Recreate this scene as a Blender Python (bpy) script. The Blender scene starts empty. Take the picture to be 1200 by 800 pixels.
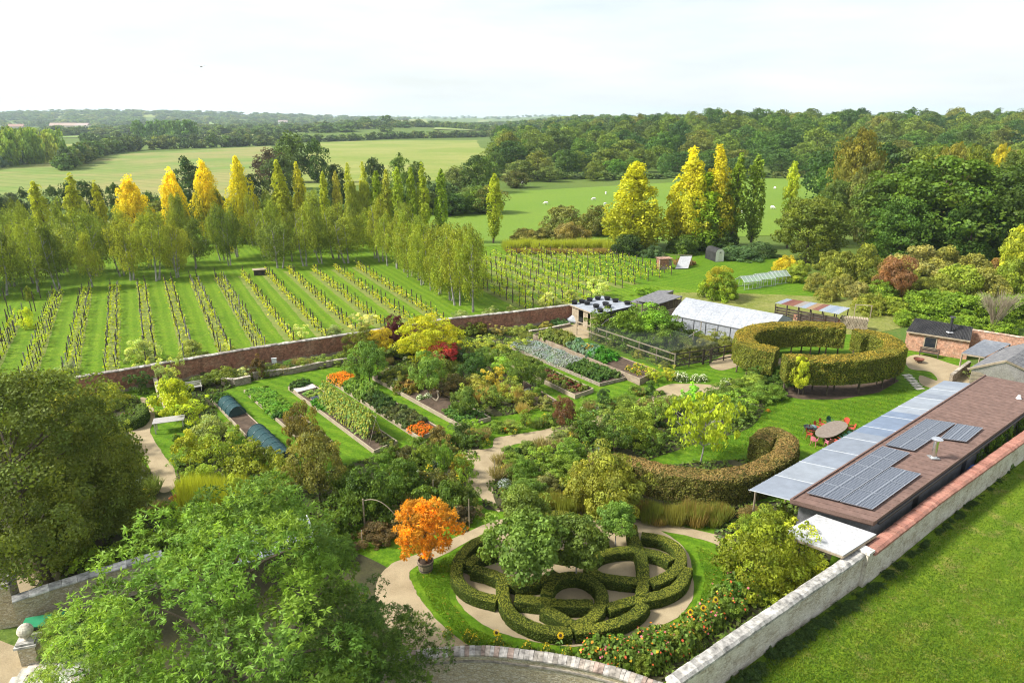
import bpy, bmesh, math, random
import numpy as np
from mathutils import Vector, Matrix
from collections import Counter
R_ = math.radians
random.seed(7)
C = bpy.context.scene.collection
scene = bpy.context.scene

# ------------------------------------------------------------------ camera
CAM_H, FOC = 26.0, 800.0                 # drone height in metres, focal length in pixels of a 1200 px wide frame
PITCH = math.atan(263 / 800)
cam_d = bpy.data.cameras.new('camera'); cam = bpy.data.objects.new('camera', cam_d); C.objects.link(cam)
cam.location = (0, 0, CAM_H); cam.rotation_euler = (math.pi / 2 - PITCH, 0, 0)
cam_d.sensor_width = 36; cam_d.lens = 24; cam_d.clip_end = 20000; cam_d.clip_start = .5
scene.camera = cam

# ------------------------------------------------------------------ light
SUN_EL, SUN_AZ = 42, 186                 # degrees; azimuth measured from +X, counter-clockwise (sun stands to the left)
sd = bpy.data.lights.new('sun', 'SUN'); sun = bpy.data.objects.new('sun', sd); C.objects.link(sun)
sd.energy = 4.5; sd.angle = R_(11.0); sd.color = (1, .97, .91)
sv = Vector((math.cos(R_(SUN_EL)) * math.cos(R_(SUN_AZ)), math.cos(R_(SUN_EL)) * math.sin(R_(SUN_AZ)), math.sin(R_(SUN_EL))))
sun.rotation_euler = sv.to_track_quat('Z', 'Y').to_euler()
sun.location = (-60, 0, 60)
w = bpy.data.worlds.new('World'); scene.world = w; w.use_nodes = True
wn, wl = w.node_tree.nodes, w.node_tree.links
bg = wn['Background']; bg.inputs[1].default_value = .1
sky = wn.new('ShaderNodeTexSky'); sky.sky_type = 'NISHITA'; sky.sun_disc = False
sky.sun_elevation = R_(SUN_EL); sky.sun_rotation = R_(90 - SUN_AZ); sky.air_density = 1.0; sky.dust_density = 2.0
tc = wn.new('ShaderNodeTexCoord'); mp = wn.new('ShaderNodeMapping'); mp.inputs['Scale'].default_value = (1.2, 1.2, 7.0)
nz = wn.new('ShaderNodeTexNoise'); nz.inputs['Scale'].default_value = 2.6; nz.inputs['Detail'].default_value = 7; nz.inputs['Roughness'].default_value = .55
cr = wn.new('ShaderNodeValToRGB'); cr.color_ramp.elements[0].position = .3; cr.color_ramp.elements[1].position = .75
cr.color_ramp.elements[0].color = (.5,) * 3 + (1,); cr.color_ramp.elements[1].color = (.97,) * 3 + (1,)
mixs = wn.new('ShaderNodeMixRGB'); mixs.inputs[2].default_value = (6.1, 6.35, 6.65, 1)
wl.new(tc.outputs['Generated'], mp.inputs[0]); wl.new(mp.outputs[0], nz.inputs['Vector']); wl.new(nz.outputs['Fac'], cr.inputs[0])
wl.new(cr.outputs[0], mixs.inputs[0]); wl.new(sky.outputs[0], mixs.inputs[1]); wl.new(mixs.outputs[0], bg.inputs[0])
vs = scene.view_settings; vs.view_transform = 'Standard'; vs.look = 'None'; vs.gamma = 1; vs.exposure = 0.9
try: vs.use_curve_mapping = False
except Exception: pass
scene.cycles.use_denoising = True; scene.cycles.filter_width = 1.1
scene.cycles.max_bounces = 6; scene.cycles.diffuse_bounces = 3; scene.cycles.transmission_bounces = 4; scene.cycles.volume_bounces = 1

# ------------------------------------------------------------------ survey helpers: photograph pixel -> place on the ground
cp, sp = math.cos(PITCH), math.sin(PITCH)
def G(x, y, z=0.):
    u = (x - 600) / FOC; v = (y - 400) / FOC
    t = (z - CAM_H) / (-sp - v * cp)
    return u * t, (cp - v * sp) * t
def Hgt(x, y, yt):
    v = (yt - 400) / FOC
    return CAM_H + G(x, y)[1] * (-sp - v * cp) / (cp - v * sp)
def mpp(x, y, z=0.):
    X, Y = G(x, y, z); return (Y * cp + (CAM_H - z) * sp) / FOC
def sstep(a, b, x):
    t = np.clip((x - a) / (b - a), 0, 1); return t * t * (3 - 2 * t)
def terr(x, y):
    r = math.hypot(x, y)
    h = 13 * sstep(330, 640, y) * sstep(-40, 160, x)
    h += 5 * sstep(800, 1600, y) * math.sin(x * .0021 + 1) * math.sin(y * .0013)
    h += 34 * math.exp(-((x + 1900) / 900) ** 2 - ((y - 3300) / 700) ** 2)
    h += 9 * math.exp(-((x + 190) / 140) ** 2 - ((y - 1150) / 220) ** 2)
    h += 14 * sstep(2200, 5200, r)
    return float(h)

# ------------------------------------------------------------------ object helpers
def put(o, label=None, cat=None, kind=None, group=None):
    if label: o['label'] = label
    if cat: o['category'] = cat
    if kind: o['kind'] = kind
    if group: o['group'] = group
    return o
def new(name, mesh, parent=None, loc=None, rz=0, sc=None, col=None):
    o = bpy.data.objects.new(name, mesh); C.objects.link(o)
    if parent: o.parent = parent
    if loc is not None: o.location = loc
    if rz: o.rotation_euler.z = rz
    if sc is not None: o.scale = sc
    if col is not None: o.color = (col[0], col[1], col[2], 1)
    return o
def empty(name, loc, rz=0, label=None, cat=None, sc=None, group=None):
    o = new(name, None, None, loc, rz, sc); o.empty_display_size = .3
    return put(o, label, cat, None, group)

class MB:
    def __init__(s): s.v = []; s.f = []; s.uv = []
    def face(s, pts, uv=None):
        n = len(s.v); s.v += [tuple(p) for p in pts]; s.f.append(tuple(range(n, n + len(pts))))
        s.uv += list(uv) if uv else [(p[0] + p[1], p[2]) for p in pts]
        return s
    def box(s, c, d, rz=0, M=None):
        x, y, z = d[0] / 2, d[1] / 2, d[2] / 2
        P = [Vector((a * x, b * y, e * z)) for e in (-1, 1) for b in (-1, 1) for a in (-1, 1)]
        ca, sa = math.cos(rz), math.sin(rz)
        Q = [Vector((p.x * ca - p.y * sa + c[0], p.x * sa + p.y * ca + c[1], p.z + c[2])) for p in P]
        if M: Q = [M @ q for q in Q]
        for f, (du, dv) in (((0, 2, 3, 1), (d[1], d[0])), ((4, 5, 7, 6), (d[0], d[1])), ((0, 1, 5, 4), (d[0], d[2])), ((2, 6, 7, 3), (d[2], d[0])), ((1, 3, 7, 5), (d[1], d[2])), ((0, 4, 6, 2), (d[2], d[1]))):
            s.face([Q[i] for i in f], [(0, 0), (du, 0), (du, dv), (0, dv)])
        return s
    def beam(s, a, b, wd, ht):
        a, b = Vector(a), Vector(b); d = (b - a); L = d.length; d.normalize()
        up = Vector((0, 0, 1)) if abs(d.z) < .9 else Vector((1, 0, 0))
        sx = d.cross(up).normalized(); uz = sx.cross(d)
        M = Matrix((d.to_4d(), sx.to_4d(), uz.to_4d(), (0, 0, 0, 1))).transposed()
        M = Matrix(((d.x, sx.x, uz.x, 0), (d.y, sx.y, uz.y, 0), (d.z, sx.z, uz.z, 0), (0, 0, 0, 1)))
        mid = (a + b) / 2
        return s.box((0, 0, 0), (L, wd, ht), 0, Matrix.Translation(mid) @ M)
    def tube(s, a, b, r0, r1, n=6, cap=True):
        a, b = Vector(a), Vector(b); d = (b - a).normalized()
        up = Vector((0, 0, 1)) if abs(d.z) < .9 else Vector((1, 0, 0))
        x = d.cross(up).normalized(); y = d.cross(x)
        A = [a + (x * math.cos(t) + y * math.sin(t)) * r0 for t in [2 * math.pi * k / n for k in range(n)]]
        B = [b + (x * math.cos(t) + y * math.sin(t)) * r1 for t in [2 * math.pi * k / n for k in range(n)]]
        for k in range(n):
            j = (k + 1) % n; s.face([A[k], B[k], B[j], A[j]])
        if cap: s.face(B[::-1]); s.face(A)
        return s
    def path(s, pts, r, n=5):
        rs = r if isinstance(r, (list, tuple)) else [r] * len(pts)
        for i in range(len(pts) - 1): s.tube(pts[i], pts[i + 1], rs[i], rs[i + 1], n, i in (0, len(pts) - 2))
        return s
    def lathe(s, prof, n=12, c=(0, 0, 0)):
        for i in range(len(prof) - 1):
            (r0, z0), (r1, z1) = prof[i], prof[i + 1]
            for k in range(n):
                a, b = 2 * math.pi * k / n, 2 * math.pi * (k + 1) / n
                q = [(c[0] + r0 * math.cos(a), c[1] + r0 * math.sin(a), c[2] + z0), (c[0] + r0 * math.cos(b), c[1] + r0 * math.sin(b), c[2] + z0),
                     (c[0] + r1 * math.cos(b), c[1] + r1 * math.sin(b), c[2] + z1), (c[0] + r1 * math.cos(a), c[1] + r1 * math.sin(a), c[2] + z1)]
                if r0 < 1e-5: q = q[1:] if r1 > 1e-5 else q
                elif r1 < 1e-5: q = q[:3]
                s.face(q)
        return s
    def mesh(s, name, mat, smooth=False, weld=False):
        m = bpy.data.meshes.new(name); m.from_pydata(s.v, [], s.f)
        uv = m.uv_layers.new(name='UVMap'); uv.data.foreach_set('uv', np.array(s.uv, dtype=np.float32).ravel())
        if weld:
            bm = bmesh.new(); bm.from_mesh(m); bmesh.ops.remove_doubles(bm, verts=bm.verts, dist=1e-4); bm.to_mesh(m); bm.free()
        if mat: m.materials.append(mat)
        if smooth: m.polygons.foreach_set('use_smooth', [True] * len(m.polygons))
        m.update(); return m
    def build(s, name, mat, parent=None, loc=None, rz=0, col=None, smooth=False, weld=False):
        return new(name, s.mesh(name, mat, smooth, weld), parent, loc, rz, None, col)

# ------------------------------------------------------------------ materials (all procedural)
def mat(name, build, rough=.85, **kw):
    m = bpy.data.materials.new(name); m.use_nodes = True
    N, L = m.node_tree.nodes, m.node_tree.links; p = N['Principled BSDF']
    p.inputs['Roughness'].default_value = rough; p.inputs['Specular IOR Level'].default_value = kw.get('spec', .25)
    if 'metal' in kw: p.inputs['Metallic'].default_value = kw['metal']
    build(N, L, p); return m
def nd(N, t, **kw):
    n = N.new('ShaderNode' + t)
    for k, v in kw.items():
        if k in n.inputs.keys(): n.inputs[k].default_value = v
        else: setattr(n, k, v)
    return n
def ramp(N, L, src, stops):
    r = N.new('ShaderNodeValToRGB'); e = r.color_ramp.elements
    while len(e) < len(stops): e.new(.5)
    for i, (p, c) in enumerate(stops): e[i].position = p; e[i].color = (c[0], c[1], c[2], 1)
    L.new(src, r.inputs[0]); return r.outputs[0]
def mixc(N, L, fac, a, b, mode='MIX'):
    n = N.new('ShaderNodeMixRGB'); n.blend_type = mode
    for i, x in ((0, fac), (1, a), (2, b)):
        if hasattr(x, 'is_linked'): L.new(x, n.inputs[i])
        elif isinstance(x, (int, float)): n.inputs[i].default_value = x
        else: n.inputs[i].default_value = (x[0], x[1], x[2], 1)
    return n.outputs[0]
def noise(N, L, scale, detail=4, rough=.55, vec=None, stretch=None):
    n = nd(N, 'TexNoise', Scale=scale, Detail=detail, Roughness=rough)
    if vec is None:
        vec = N.new('ShaderNodeTexCoord').outputs['Object'] if not stretch or True else vec
    if stretch:
        mpn = nd(N, 'Mapping', Scale=stretch); L.new(vec, mpn.inputs[0]); vec = mpn.outputs[0]
    L.new(vec, n.inputs['Vector']); return n.outputs['Fac']
def bump(N, L, p, h, strength=.4, dist=.03):
    b = nd(N, 'Bump', Strength=strength, Distance=dist); L.new(h, b.inputs['Height']); L.new(b.outputs[0], p.inputs['Normal'])
def world_pos(N): return N.new('ShaderNodeNewGeometry').outputs['Position']

def noisy(name, a, b, scale=3., rough=.85, fine=25., bmp=.3, stretch=None, c=None, uv=False, **kw):
    def f(N, L, p):
        v = N.new('ShaderNodeTexCoord').outputs['UV'] if uv else world_pos(N)
        n1 = noise(N, L, scale, 5, .6, v, stretch); n2 = noise(N, L, fine, 3, .6, v, stretch)
        col = ramp(N, L, n1, [(.3, a), (.7, b)] if c is None else [(.28, a), (.5, b), (.72, c)])
        col = mixc(N, L, .55, col, ramp(N, L, n2, [(.3, (.55, .55, .55)), (.7, (1.3, 1.3, 1.3))]), 'MULTIPLY')
        L.new(col, p.inputs['Base Color'])
        if bmp: bump(N, L, p, n2, bmp)
    return mat(name, f, rough, **kw)
def tinted(name, rough=.6, var=.25, scale=6., **kw):          # colour comes from the object, wear from noise
    def f(N, L, p):
        oc = N.new('ShaderNodeObjectInfo').outputs['Color']
        n = noise(N, L, scale, 4, .6, world_pos(N))
        L.new(mixc(N, L, 1., oc, ramp(N, L, n, [(.25, (1 - var,) * 3), (.75, (1 + var,) * 3)]), 'MULTIPLY'), p.inputs['Base Color'])
    return mat(name, f, rough, **kw)

def leaf_mat():
    m = bpy.data.materials.new('leaf'); m.use_nodes = True; N, L = m.node_tree.nodes, m.node_tree.links
    N.remove(N['Principled BSDF']); out = N['Material Output']
    oc = N.new('ShaderNodeObjectInfo').outputs['Color']; at = nd(N, 'Attribute', attribute_name='leafcol')
    c = mixc(N, L, 1., mixc(N, L, 1., oc, at.outputs['Color'], 'MULTIPLY'), (1.42, 1.44, 1.12), 'MULTIPLY')
    d = nd(N, 'BsdfDiffuse'); t = nd(N, 'BsdfTranslucent'); g = nd(N, 'BsdfGlossy', Roughness=.6)
    L.new(c, d.inputs[0]); L.new(mixc(N, L, 1., c, (1.15, 1.1, .6), 'MULTIPLY'), t.inputs[0]); g.inputs[0].default_value = (.9, .95, 1, 1)
    m1 = nd(N, 'MixShader'); m1.inputs[0].default_value = .4; L.new(d.outputs[0], m1.inputs[1]); L.new(t.outputs[0], m1.inputs[2])
    m2 = nd(N, 'MixShader'); m2.inputs[0].default_value = .012; L.new(m1.outputs[0], m2.inputs[1]); L.new(g.outputs[0], m2.inputs[2])
    L.new(m2.outputs[0], out.inputs[0]); return m
LEAF = leaf_mat()

def grass(name, a, b, c=None, scale=.12, dry=None, stripe=None):
    def f(N, L, p):
        v = world_pos(N)
        n1 = noise(N, L, scale, 6, .62, v); n2 = noise(N, L, 9, 4, .7, v); n3 = noise(N, L, 1.1, 4, .6, v)
        col = ramp(N, L, n1, [(.32, a), (.68, b)])
        if c: col = mixc(N, L, ramp(N, L, n3, [(.5, (0, 0, 0)), (.72, (.75, .75, .75))]), col, c)
        if dry:
            nd_ = noise(N, L, .55, 6, .75, v); col = mixc(N, L, ramp(N, L, nd_, [(.53, (0, 0, 0)), (.66, (.8, .8, .8))]), col, dry)
        n4 = noise(N, L, 3.2, 5, .7, v); col = mixc(N, L, .75, col, ramp(N, L, n4, [(.3, (.45, .55, .4)), (.7, (1.45, 1.32, 1.35))]), 'MULTIPLY')
        col = mixc(N, L, .8, col, ramp(N, L, n2, [(.25, (.5, .55, .5)), (.75, (1.4, 1.35, 1.3))]), 'MULTIPLY')
        if stripe:                                   # mowing bands
            mpn = nd(N, 'Mapping'); mpn.inputs['Rotation'].default_value = (0, 0, -stripe[0]); L.new(v, mpn.inputs[0])
            wv_ = nd(N, 'TexWave', Scale=stripe[1], Distortion=2.5, Detail=2.0); wv_.bands_direction = 'Y'; wv_.inputs['Detail Scale'].default_value = .4; L.new(mpn.outputs[0], wv_.inputs['Vector'])
            col = mixc(N, L, stripe[2], col, ramp(N, L, wv_.outputs['Fac'], [(.2, (.74, .80, .7)), (.8, (1.2, 1.12, 1.15))]), 'MULTIPLY')
        L.new(col, p.inputs['Base Color']); bump(N, L, p, n2, .55, .05)
    return mat(name, f, .9, spec=.1)
M = {}
M['ground'] = grass('meadow', (.075, .13, .022), (.11, .16, .03), (.15, .16, .05), .02)
M['lawn'] = grass('lawn', (.070, .155, .007), (.098, .19, .009), (.125, .19, .015), .25, None, (R_(-32), .28, .6))
M['vine_grass'] = grass('vineyard_grass', (.092, .18, .009), (.122, .21, .012), (.15, .205, .022), .12, None, (R_(118.5), .26, .5))
M['out_lawn'] = grass('outer_lawn', (.082, .15, .009), (.115, .18, .011), (.135, .175, .02), .16, (.19, .175, .055), (R_(38), .2, .5))
M['sheep_field'] = grass('pasture', (.12, .21, .025), (.155, .235, .03), (.13, .2, .035), .02)
def field(name, a, b, c, ang, wscale):
    def f(N, L, p):
        v = world_pos(N); mpn = nd(N, 'Mapping'); mpn.inputs['Rotation'].default_value = (0, 0, ang); L.new(v, mpn.inputs[0])
        n1 = noise(N, L, .05, 5, .6, mpn.outputs[0], (.12, 1.1, 1)); n2 = noise(N, L, .012, 4, .6, v)
        col = mixc(N, L, ramp(N, L, n2, [(.42, (0, 0, 0)), (.58, (1, 1, 1))]), ramp(N, L, n1, [(.3, a), (.7, b)]), c)
        wv_ = nd(N, 'TexWave', Scale=.035, Distortion=1.2, Detail=1.0); wv_.bands_direction = 'Y'; wv_.wave_profile = 'SIN'; L.new(mpn.outputs[0], wv_.inputs['Vector'])
        col = mixc(N, L, 1., col, ramp(N, L, wv_.outputs['Fac'], [(.0, (.80, .84, .78)), (.12, (1, 1, 1)), (1, (1.04, 1.02, 1.02))]), 'MULTIPLY')
        n6 = noise(N, L, .3, 5, .7, v); col = mixc(N, L, .7, col, ramp(N, L, n6, [(.3, (.78, .82, .78)), (.7, (1.15, 1.12, 1.1))]), 'MULTIPLY')
        L.new(col, p.inputs['Base Color'])
    return mat(name, f, .95, spec=.05)
M['stubble'] = field('stubble_field', (.13, .20, .048), (.165, .22, .058), (.235, .225, .085), .5, .3)
M['stubble2'] = field('hay_field', (.21, .235, .06), (.26, .265, .085), (.18, .225, .05), .1, .3)
M['far_green'] = field('far_pasture', (.14, .24, .05), (.18, .26, .06), (.22, .26, .1), .1, .3)
M['gravel'] = noisy('gravel', (.265, .205, .12), (.37, .295, .18), .7, .95, 22, .5)
M['soil'] = noisy('soil', (.05, .034, .022), (.11, .075, .05), 1.6, .95, 12, .6)
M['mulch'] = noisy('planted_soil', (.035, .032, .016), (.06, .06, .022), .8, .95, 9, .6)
M['bark'] = noisy('bark', (.07, .052, .036), (.15, .12, .085), 3, .9, 14, .5)
M['birch_bark'] = noisy('birch_bark', (.13, .115, .095), (.44, .42, .39), 2.2, .8, 9, .2)
M['wood'] = noisy('weathered_timber', (.20, .15, .10), (.36, .29, .21), 2.0, .9, 20, .3)
M['palewood'] = noisy('pale_timber', (.27, .215, .145), (.40, .335, .24), 2.0, .85, 20, .3)
M['darkwood'] = noisy('dark_timber', (.05, .038, .03), (.10, .078, .06), 2.0, .85, 20, .3)
M['paint'] = tinted('painted', .55, .18)
M['metal'] = tinted('metal', .3, .1, metal=1.)
M['plastic'] = tinted('plastic', .4, .1)
M['stoneblock'] = tinted('stone_block', .95, .75, 3.2)
M['clay'] = tinted('clay_tile', .9, .28, 6.)
M['rope'] = noisy('trellis_wire', (.2, .2, .2), (.3, .3, .3))
M['glass'] = mat('window_glass', lambda N, L, p: p.inputs['Base Color'].__setattr__('default_value', (.02, .025, .03, 1)), .08, spec=.6)

def brick_mat(name, c1, c2, mortar, wear, bw=.24, bh=.085, plinth=None):
    def f(N, L, p):
        uv = N.new('ShaderNodeTexCoord').outputs['UV']
        b = nd(N, 'TexBrick', Scale=1.0); L.new(uv, b.inputs['Vector'])
        b.inputs['Color1'].default_value = c1 + (1,); b.inputs['Color2'].default_value = c2 + (1,); b.inputs['Mortar'].default_value = mortar + (1,)
        b.inputs['Mortar Size'].default_value = .008; b.inputs['Brick Width'].default_value = bw; b.inputs['Row Height'].default_value = bh
        n = noise(N, L, 1.3, 6, .65, uv); n2 = noise(N, L, 7, 4, .6, uv)
        col = mixc(N, L, ramp(N, L, n, [(.48, (0, 0, 0)), (.66, (.85,) * 3)]), b.outputs['Color'], wear)
        n3 = noise(N, L, .55, 5, .7, uv); col = mixc(N, L, ramp(N, L, n3, [(.5, (0, 0, 0)), (.62, (.65,) * 3)]), col, (.40, .24, .16)); n5 = noise(N, L, 3.1, 4, .7, uv); col = mixc(N, L, .9, col, ramp(N, L, n5, [(.3, (.45,) * 3), (.7, (1.5,) * 3)]), 'MULTIPLY')
        col = mixc(N, L, .6, col, ramp(N, L, n2, [(.25, (.5,) * 3), (.75, (1.35,) * 3)]), 'MULTIPLY')
        if plinth:
            sx = N.new('ShaderNodeSeparateXYZ'); L.new(uv, sx.inputs[0])
            md = nd(N, 'Math', operation='ADD'); L.new(sx.outputs[1], md.inputs[0])
            m2 = nd(N, 'Math', operation='MULTIPLY'); L.new(n, m2.inputs[0]); m2.inputs[1].default_value = 1.2; L.new(m2.outputs[0], md.inputs[1])
            col = mixc(N, L, ramp(N, L, md.outputs[0], [(.0, (.9,) * 3), (1.0, (.9,) * 3), (1.12, (0, 0, 0))]), col, plinth)
        L.new(col, p.inputs['Base Color']); bump(N, L, p, b.outputs['Fac'], -.3, .02)
    return mat(name, f, .95, spec=.1)
M['brick'] = brick_mat('old_brick', (.24, .075, .045), (.37, .15, .085), (.32, .25, .19), (.17, .10, .07), plinth=(.30, .25, .19))
M['brick_orange'] = brick_mat('orange_brick', (.42, .18, .10), (.50, .26, .16), (.42, .34, .27), (.46, .30, .22))
def rubble(name, a, b, c, sc=3.2, lime=None):
    def f(N, L, p):
        uv = N.new('ShaderNodeTexCoord').outputs['UV']
        mpn = nd(N, 'Mapping', Scale=(1, 2.4, 1)); L.new(uv, mpn.inputs[0])
        vo = nd(N, 'TexVoronoi', Scale=sc, feature='F1'); L.new(mpn.outputs[0], vo.inputs['Vector'])
        ve = nd(N, 'TexVoronoi', Scale=sc, feature='DISTANCE_TO_EDGE'); L.new(mpn.outputs[0], ve.inputs['Vector'])
        sx = N.new('ShaderNodeSeparateColor'); L.new(vo.outputs['Color'], sx.inputs[0])
        col = ramp(N, L, sx.outputs[0], [(.0, a), (.5, b), (1, c)])
        n = noise(N, L, 14, 4, .6, uv); n1 = noise(N, L, .9, 6, .65, uv)
        col = mixc(N, L, ramp(N, L, ve.outputs['Distance'], [(.0, (.8,) * 3), (.09, (0,) * 3)]), col, (.19, .16, .12))
        if lime: col = mixc(N, L, ramp(N, L, n1, [(.38, (.75,) * 3), (.58, (.05,) * 3)]), col, lime)
        col = mixc(N, L, .6, col, ramp(N, L, n, [(.25, (.55,) * 3), (.75, (1.3,) * 3)]), 'MULTIPLY')
        L.new(col, p.inputs['Base Color']); bump(N, L, p, ve.outputs['Distance'], .6, .05)
    return mat(name, f, .95, spec=.1)
M['rubble'] = rubble('rubble_stone', (.40, .33, .20), (.50, .43, .29), (.56, .50, .38), 5.5)
M['limed'] = rubble('limewashed_stone', (.40, .34, .25), (.50, .44, .34), (.60, .55, .45), 3.0, (.66, .62, .53))
M['drystone'] = rubble('dry_stone', (.20, .16, .12), (.30, .25, .19), (.38, .33, .26), 4.5)
M['render'] = noisy('grey_render', (.14, .14, .145), (.24, .24, .24), 1.2, .9, 12, .2)
M['felt'] = noisy('brown_roof_felt', (.13, .08, .063), (.185, .118, .095), 1.4, .9, 16, .3)
M['slate'] = noisy('slate', (.10, .10, .11), (.21, .205, .20), 2.2, .75, 11, .3)
M['blackroof'] = noisy('black_roof_sheet', (.022, .022, .024), (.05, .048, .047), 1.2, .6, 10, .2)
M['clear'] = noisy('corrugated_plastic', (.40, .47, .55), (.56, .62, .68), .7, .35, 8, .1, spec=.5)
M['whitesheet'] = noisy('white_sheet', (.40, .40, .40), (.47, .47, .465), .6, .5, 6, .05)
M['tunnel'] = noisy('tunnel_plastic', (.27, .285, .31), (.345, .355, .37), .5, .6, 4, .05, spec=.4)
def solar(N, L, p):
    uv = N.new('ShaderNodeTexCoord').outputs['UV']
    b = nd(N, 'TexBrick', Scale=1., offset=0.); L.new(uv, b.inputs['Vector'])
    b.inputs['Color1'].default_value = (.045, .055, .075, 1); b.inputs['Color2'].default_value = (.06, .072, .095, 1); b.inputs['Mortar'].default_value = (.26, .28, .31, 1)
    b.inputs['Mortar Size'].default_value = .012; b.inputs['Brick Width'].default_value = .166; b.inputs['Row Height'].default_value = .166
    L.new(b.outputs['Color'], p.inputs['Base Color'])
M['solar'] = mat('solar_cells', solar, .38, spec=.3)
def netm():
    m = bpy.data.materials.new('netting'); m.use_nodes = True; N, L = m.node_tree.nodes, m.node_tree.links
    p = N['Principled BSDF']; p.inputs['Roughness'].default_value = .8
    oc = N.new('ShaderNodeObjectInfo').outputs['Color']; L.new(oc, p.inputs['Base Color'])
    p.inputs['Alpha'].default_value = .8; return m
M['net'] = netm()
def thin_net():
    m = bpy.data.materials.new('fine_netting'); m.use_nodes = True; p = m.node_tree.nodes['Principled BSDF']
    p.inputs['Base Color'].default_value = (.05, .06, .05, 1); p.inputs['Alpha'].default_value = .22; return m
M['finenet'] = thin_net()
def hedge_mat():
    def f(N, L, p):
        oc = N.new('ShaderNodeObjectInfo').outputs['Color']; v = world_pos(N)
        n = noise(N, L, 9, 6, .75, v); n2 = noise(N, L, 1.1, 4, .6, v)
        c = mixc(N, L, 1., oc, ramp(N, L, n, [(.25, (.35,) * 3), (.75, (1.5,) * 3)]), 'MULTIPLY')
        c = mixc(N, L, 1., c, ramp(N, L, n2, [(.3, (.75, .85, .9)), (.7, (1.2, 1.1, 1.))]), 'MULTIPLY')
        L.new(c, p.inputs['Base Color']); bump(N, L, p, n, .9, .08)
    return mat('hedge', f, .85, spec=.1)
M['hedge'] = hedge_mat()

# ------------------------------------------------------------------ leaves
def leaf_mesh(name, P, Nn, S, colr, asp=1.5, rng=None, T=None, square=False):
    """one diamond-shaped face for each leaf; P centre, Nn facing, S size, T long axis"""
    n = len(P); rng = rng or np.random.default_rng(1)
    Nn = Nn / np.maximum(np.linalg.norm(Nn, axis=1, keepdims=True), 1e-6)
    A = T if T is not None else rng.normal(size=(n, 3))
    A = A - Nn * np.sum(A * Nn, axis=1, keepdims=True); A /= np.maximum(np.linalg.norm(A, axis=1, keepdims=True), 1e-6)
    B = np.cross(Nn, A); S = np.asarray(S).reshape(-1, 1)
    a = A * S * asp * .5; b = B * S * .5
    V = np.empty((n, 4, 3), np.float32)
    V[:, 0] = P - a; V[:, 1] = P + b - a * .1 - Nn * S * .06; V[:, 2] = P + a; V[:, 3] = P - b - a * .1 + Nn * S * .06
    if square: V[:, 0] = P - a - b; V[:, 1] = P + a * .8 - b * 1.1; V[:, 2] = P + a + b * .9; V[:, 3] = P - a * .9 + b * 1.1
    m = bpy.data.meshes.new(name)
    m.vertices.add(n * 4); m.loops.add(n * 4); m.polygons.add(n)
    m.vertices.foreach_set('co', V.ravel()); m.loops.foreach_set('vertex_index', np.arange(n * 4, dtype=np.int32))
    m.polygons.foreach_set('loop_start', np.arange(0, n * 4, 4, dtype=np.int32))
    at = m.attributes.new('leafcol', 'FLOAT_COLOR', 'POINT')
    cc = np.ones((n, 4, 4), np.float32); cc[:, :, :3] = np.asarray(colr)[:, None, :]
    at.data.foreach_set('color', cc.ravel())
    m.materials.append(LEAF); m.update(calc_edges=True); return m
def unit(v): return v / np.maximum(np.linalg.norm(v, axis=1, keepdims=True), 1e-6)
PROF = {
 'round': lambda t: np.sqrt(np.clip(1 - (2 * t - 1) ** 2, 0, 1)),
 'oak': lambda t: np.sqrt(np.clip(1 - np.abs((t - .42) / np.where(t < .42, .44, .60)) ** 2.3, 0, 1)),
 'dome': lambda t: np.sqrt(np.clip(1 - t ** 2.2, 0, 1)),
 'column': lambda t: np.clip(np.sin(np.pi * np.clip(t, .02, .99) ** .8), 0, 1) ** .55,
 'cone': lambda t: np.clip(1 - t, 0, 1) ** .6 * np.clip(t * 5 + .35, 0, 1),
 'birch': lambda t: np.clip(np.sin(np.pi * np.clip(t * .93 + .07, 0, 1) ** .72), 0, 1) ** .75,
 'flame': lambda t: np.where(t < .25, .72 + .28 * t / .25, np.clip(1 - ((t - .25) / .76), 0, 1) ** .72),
 'vase': lambda t: .25 + .75 * np.clip(t, 0, 1) ** .6 * np.sqrt(np.clip(1.04 - t ** 6, 0, 1)),
}
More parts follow.
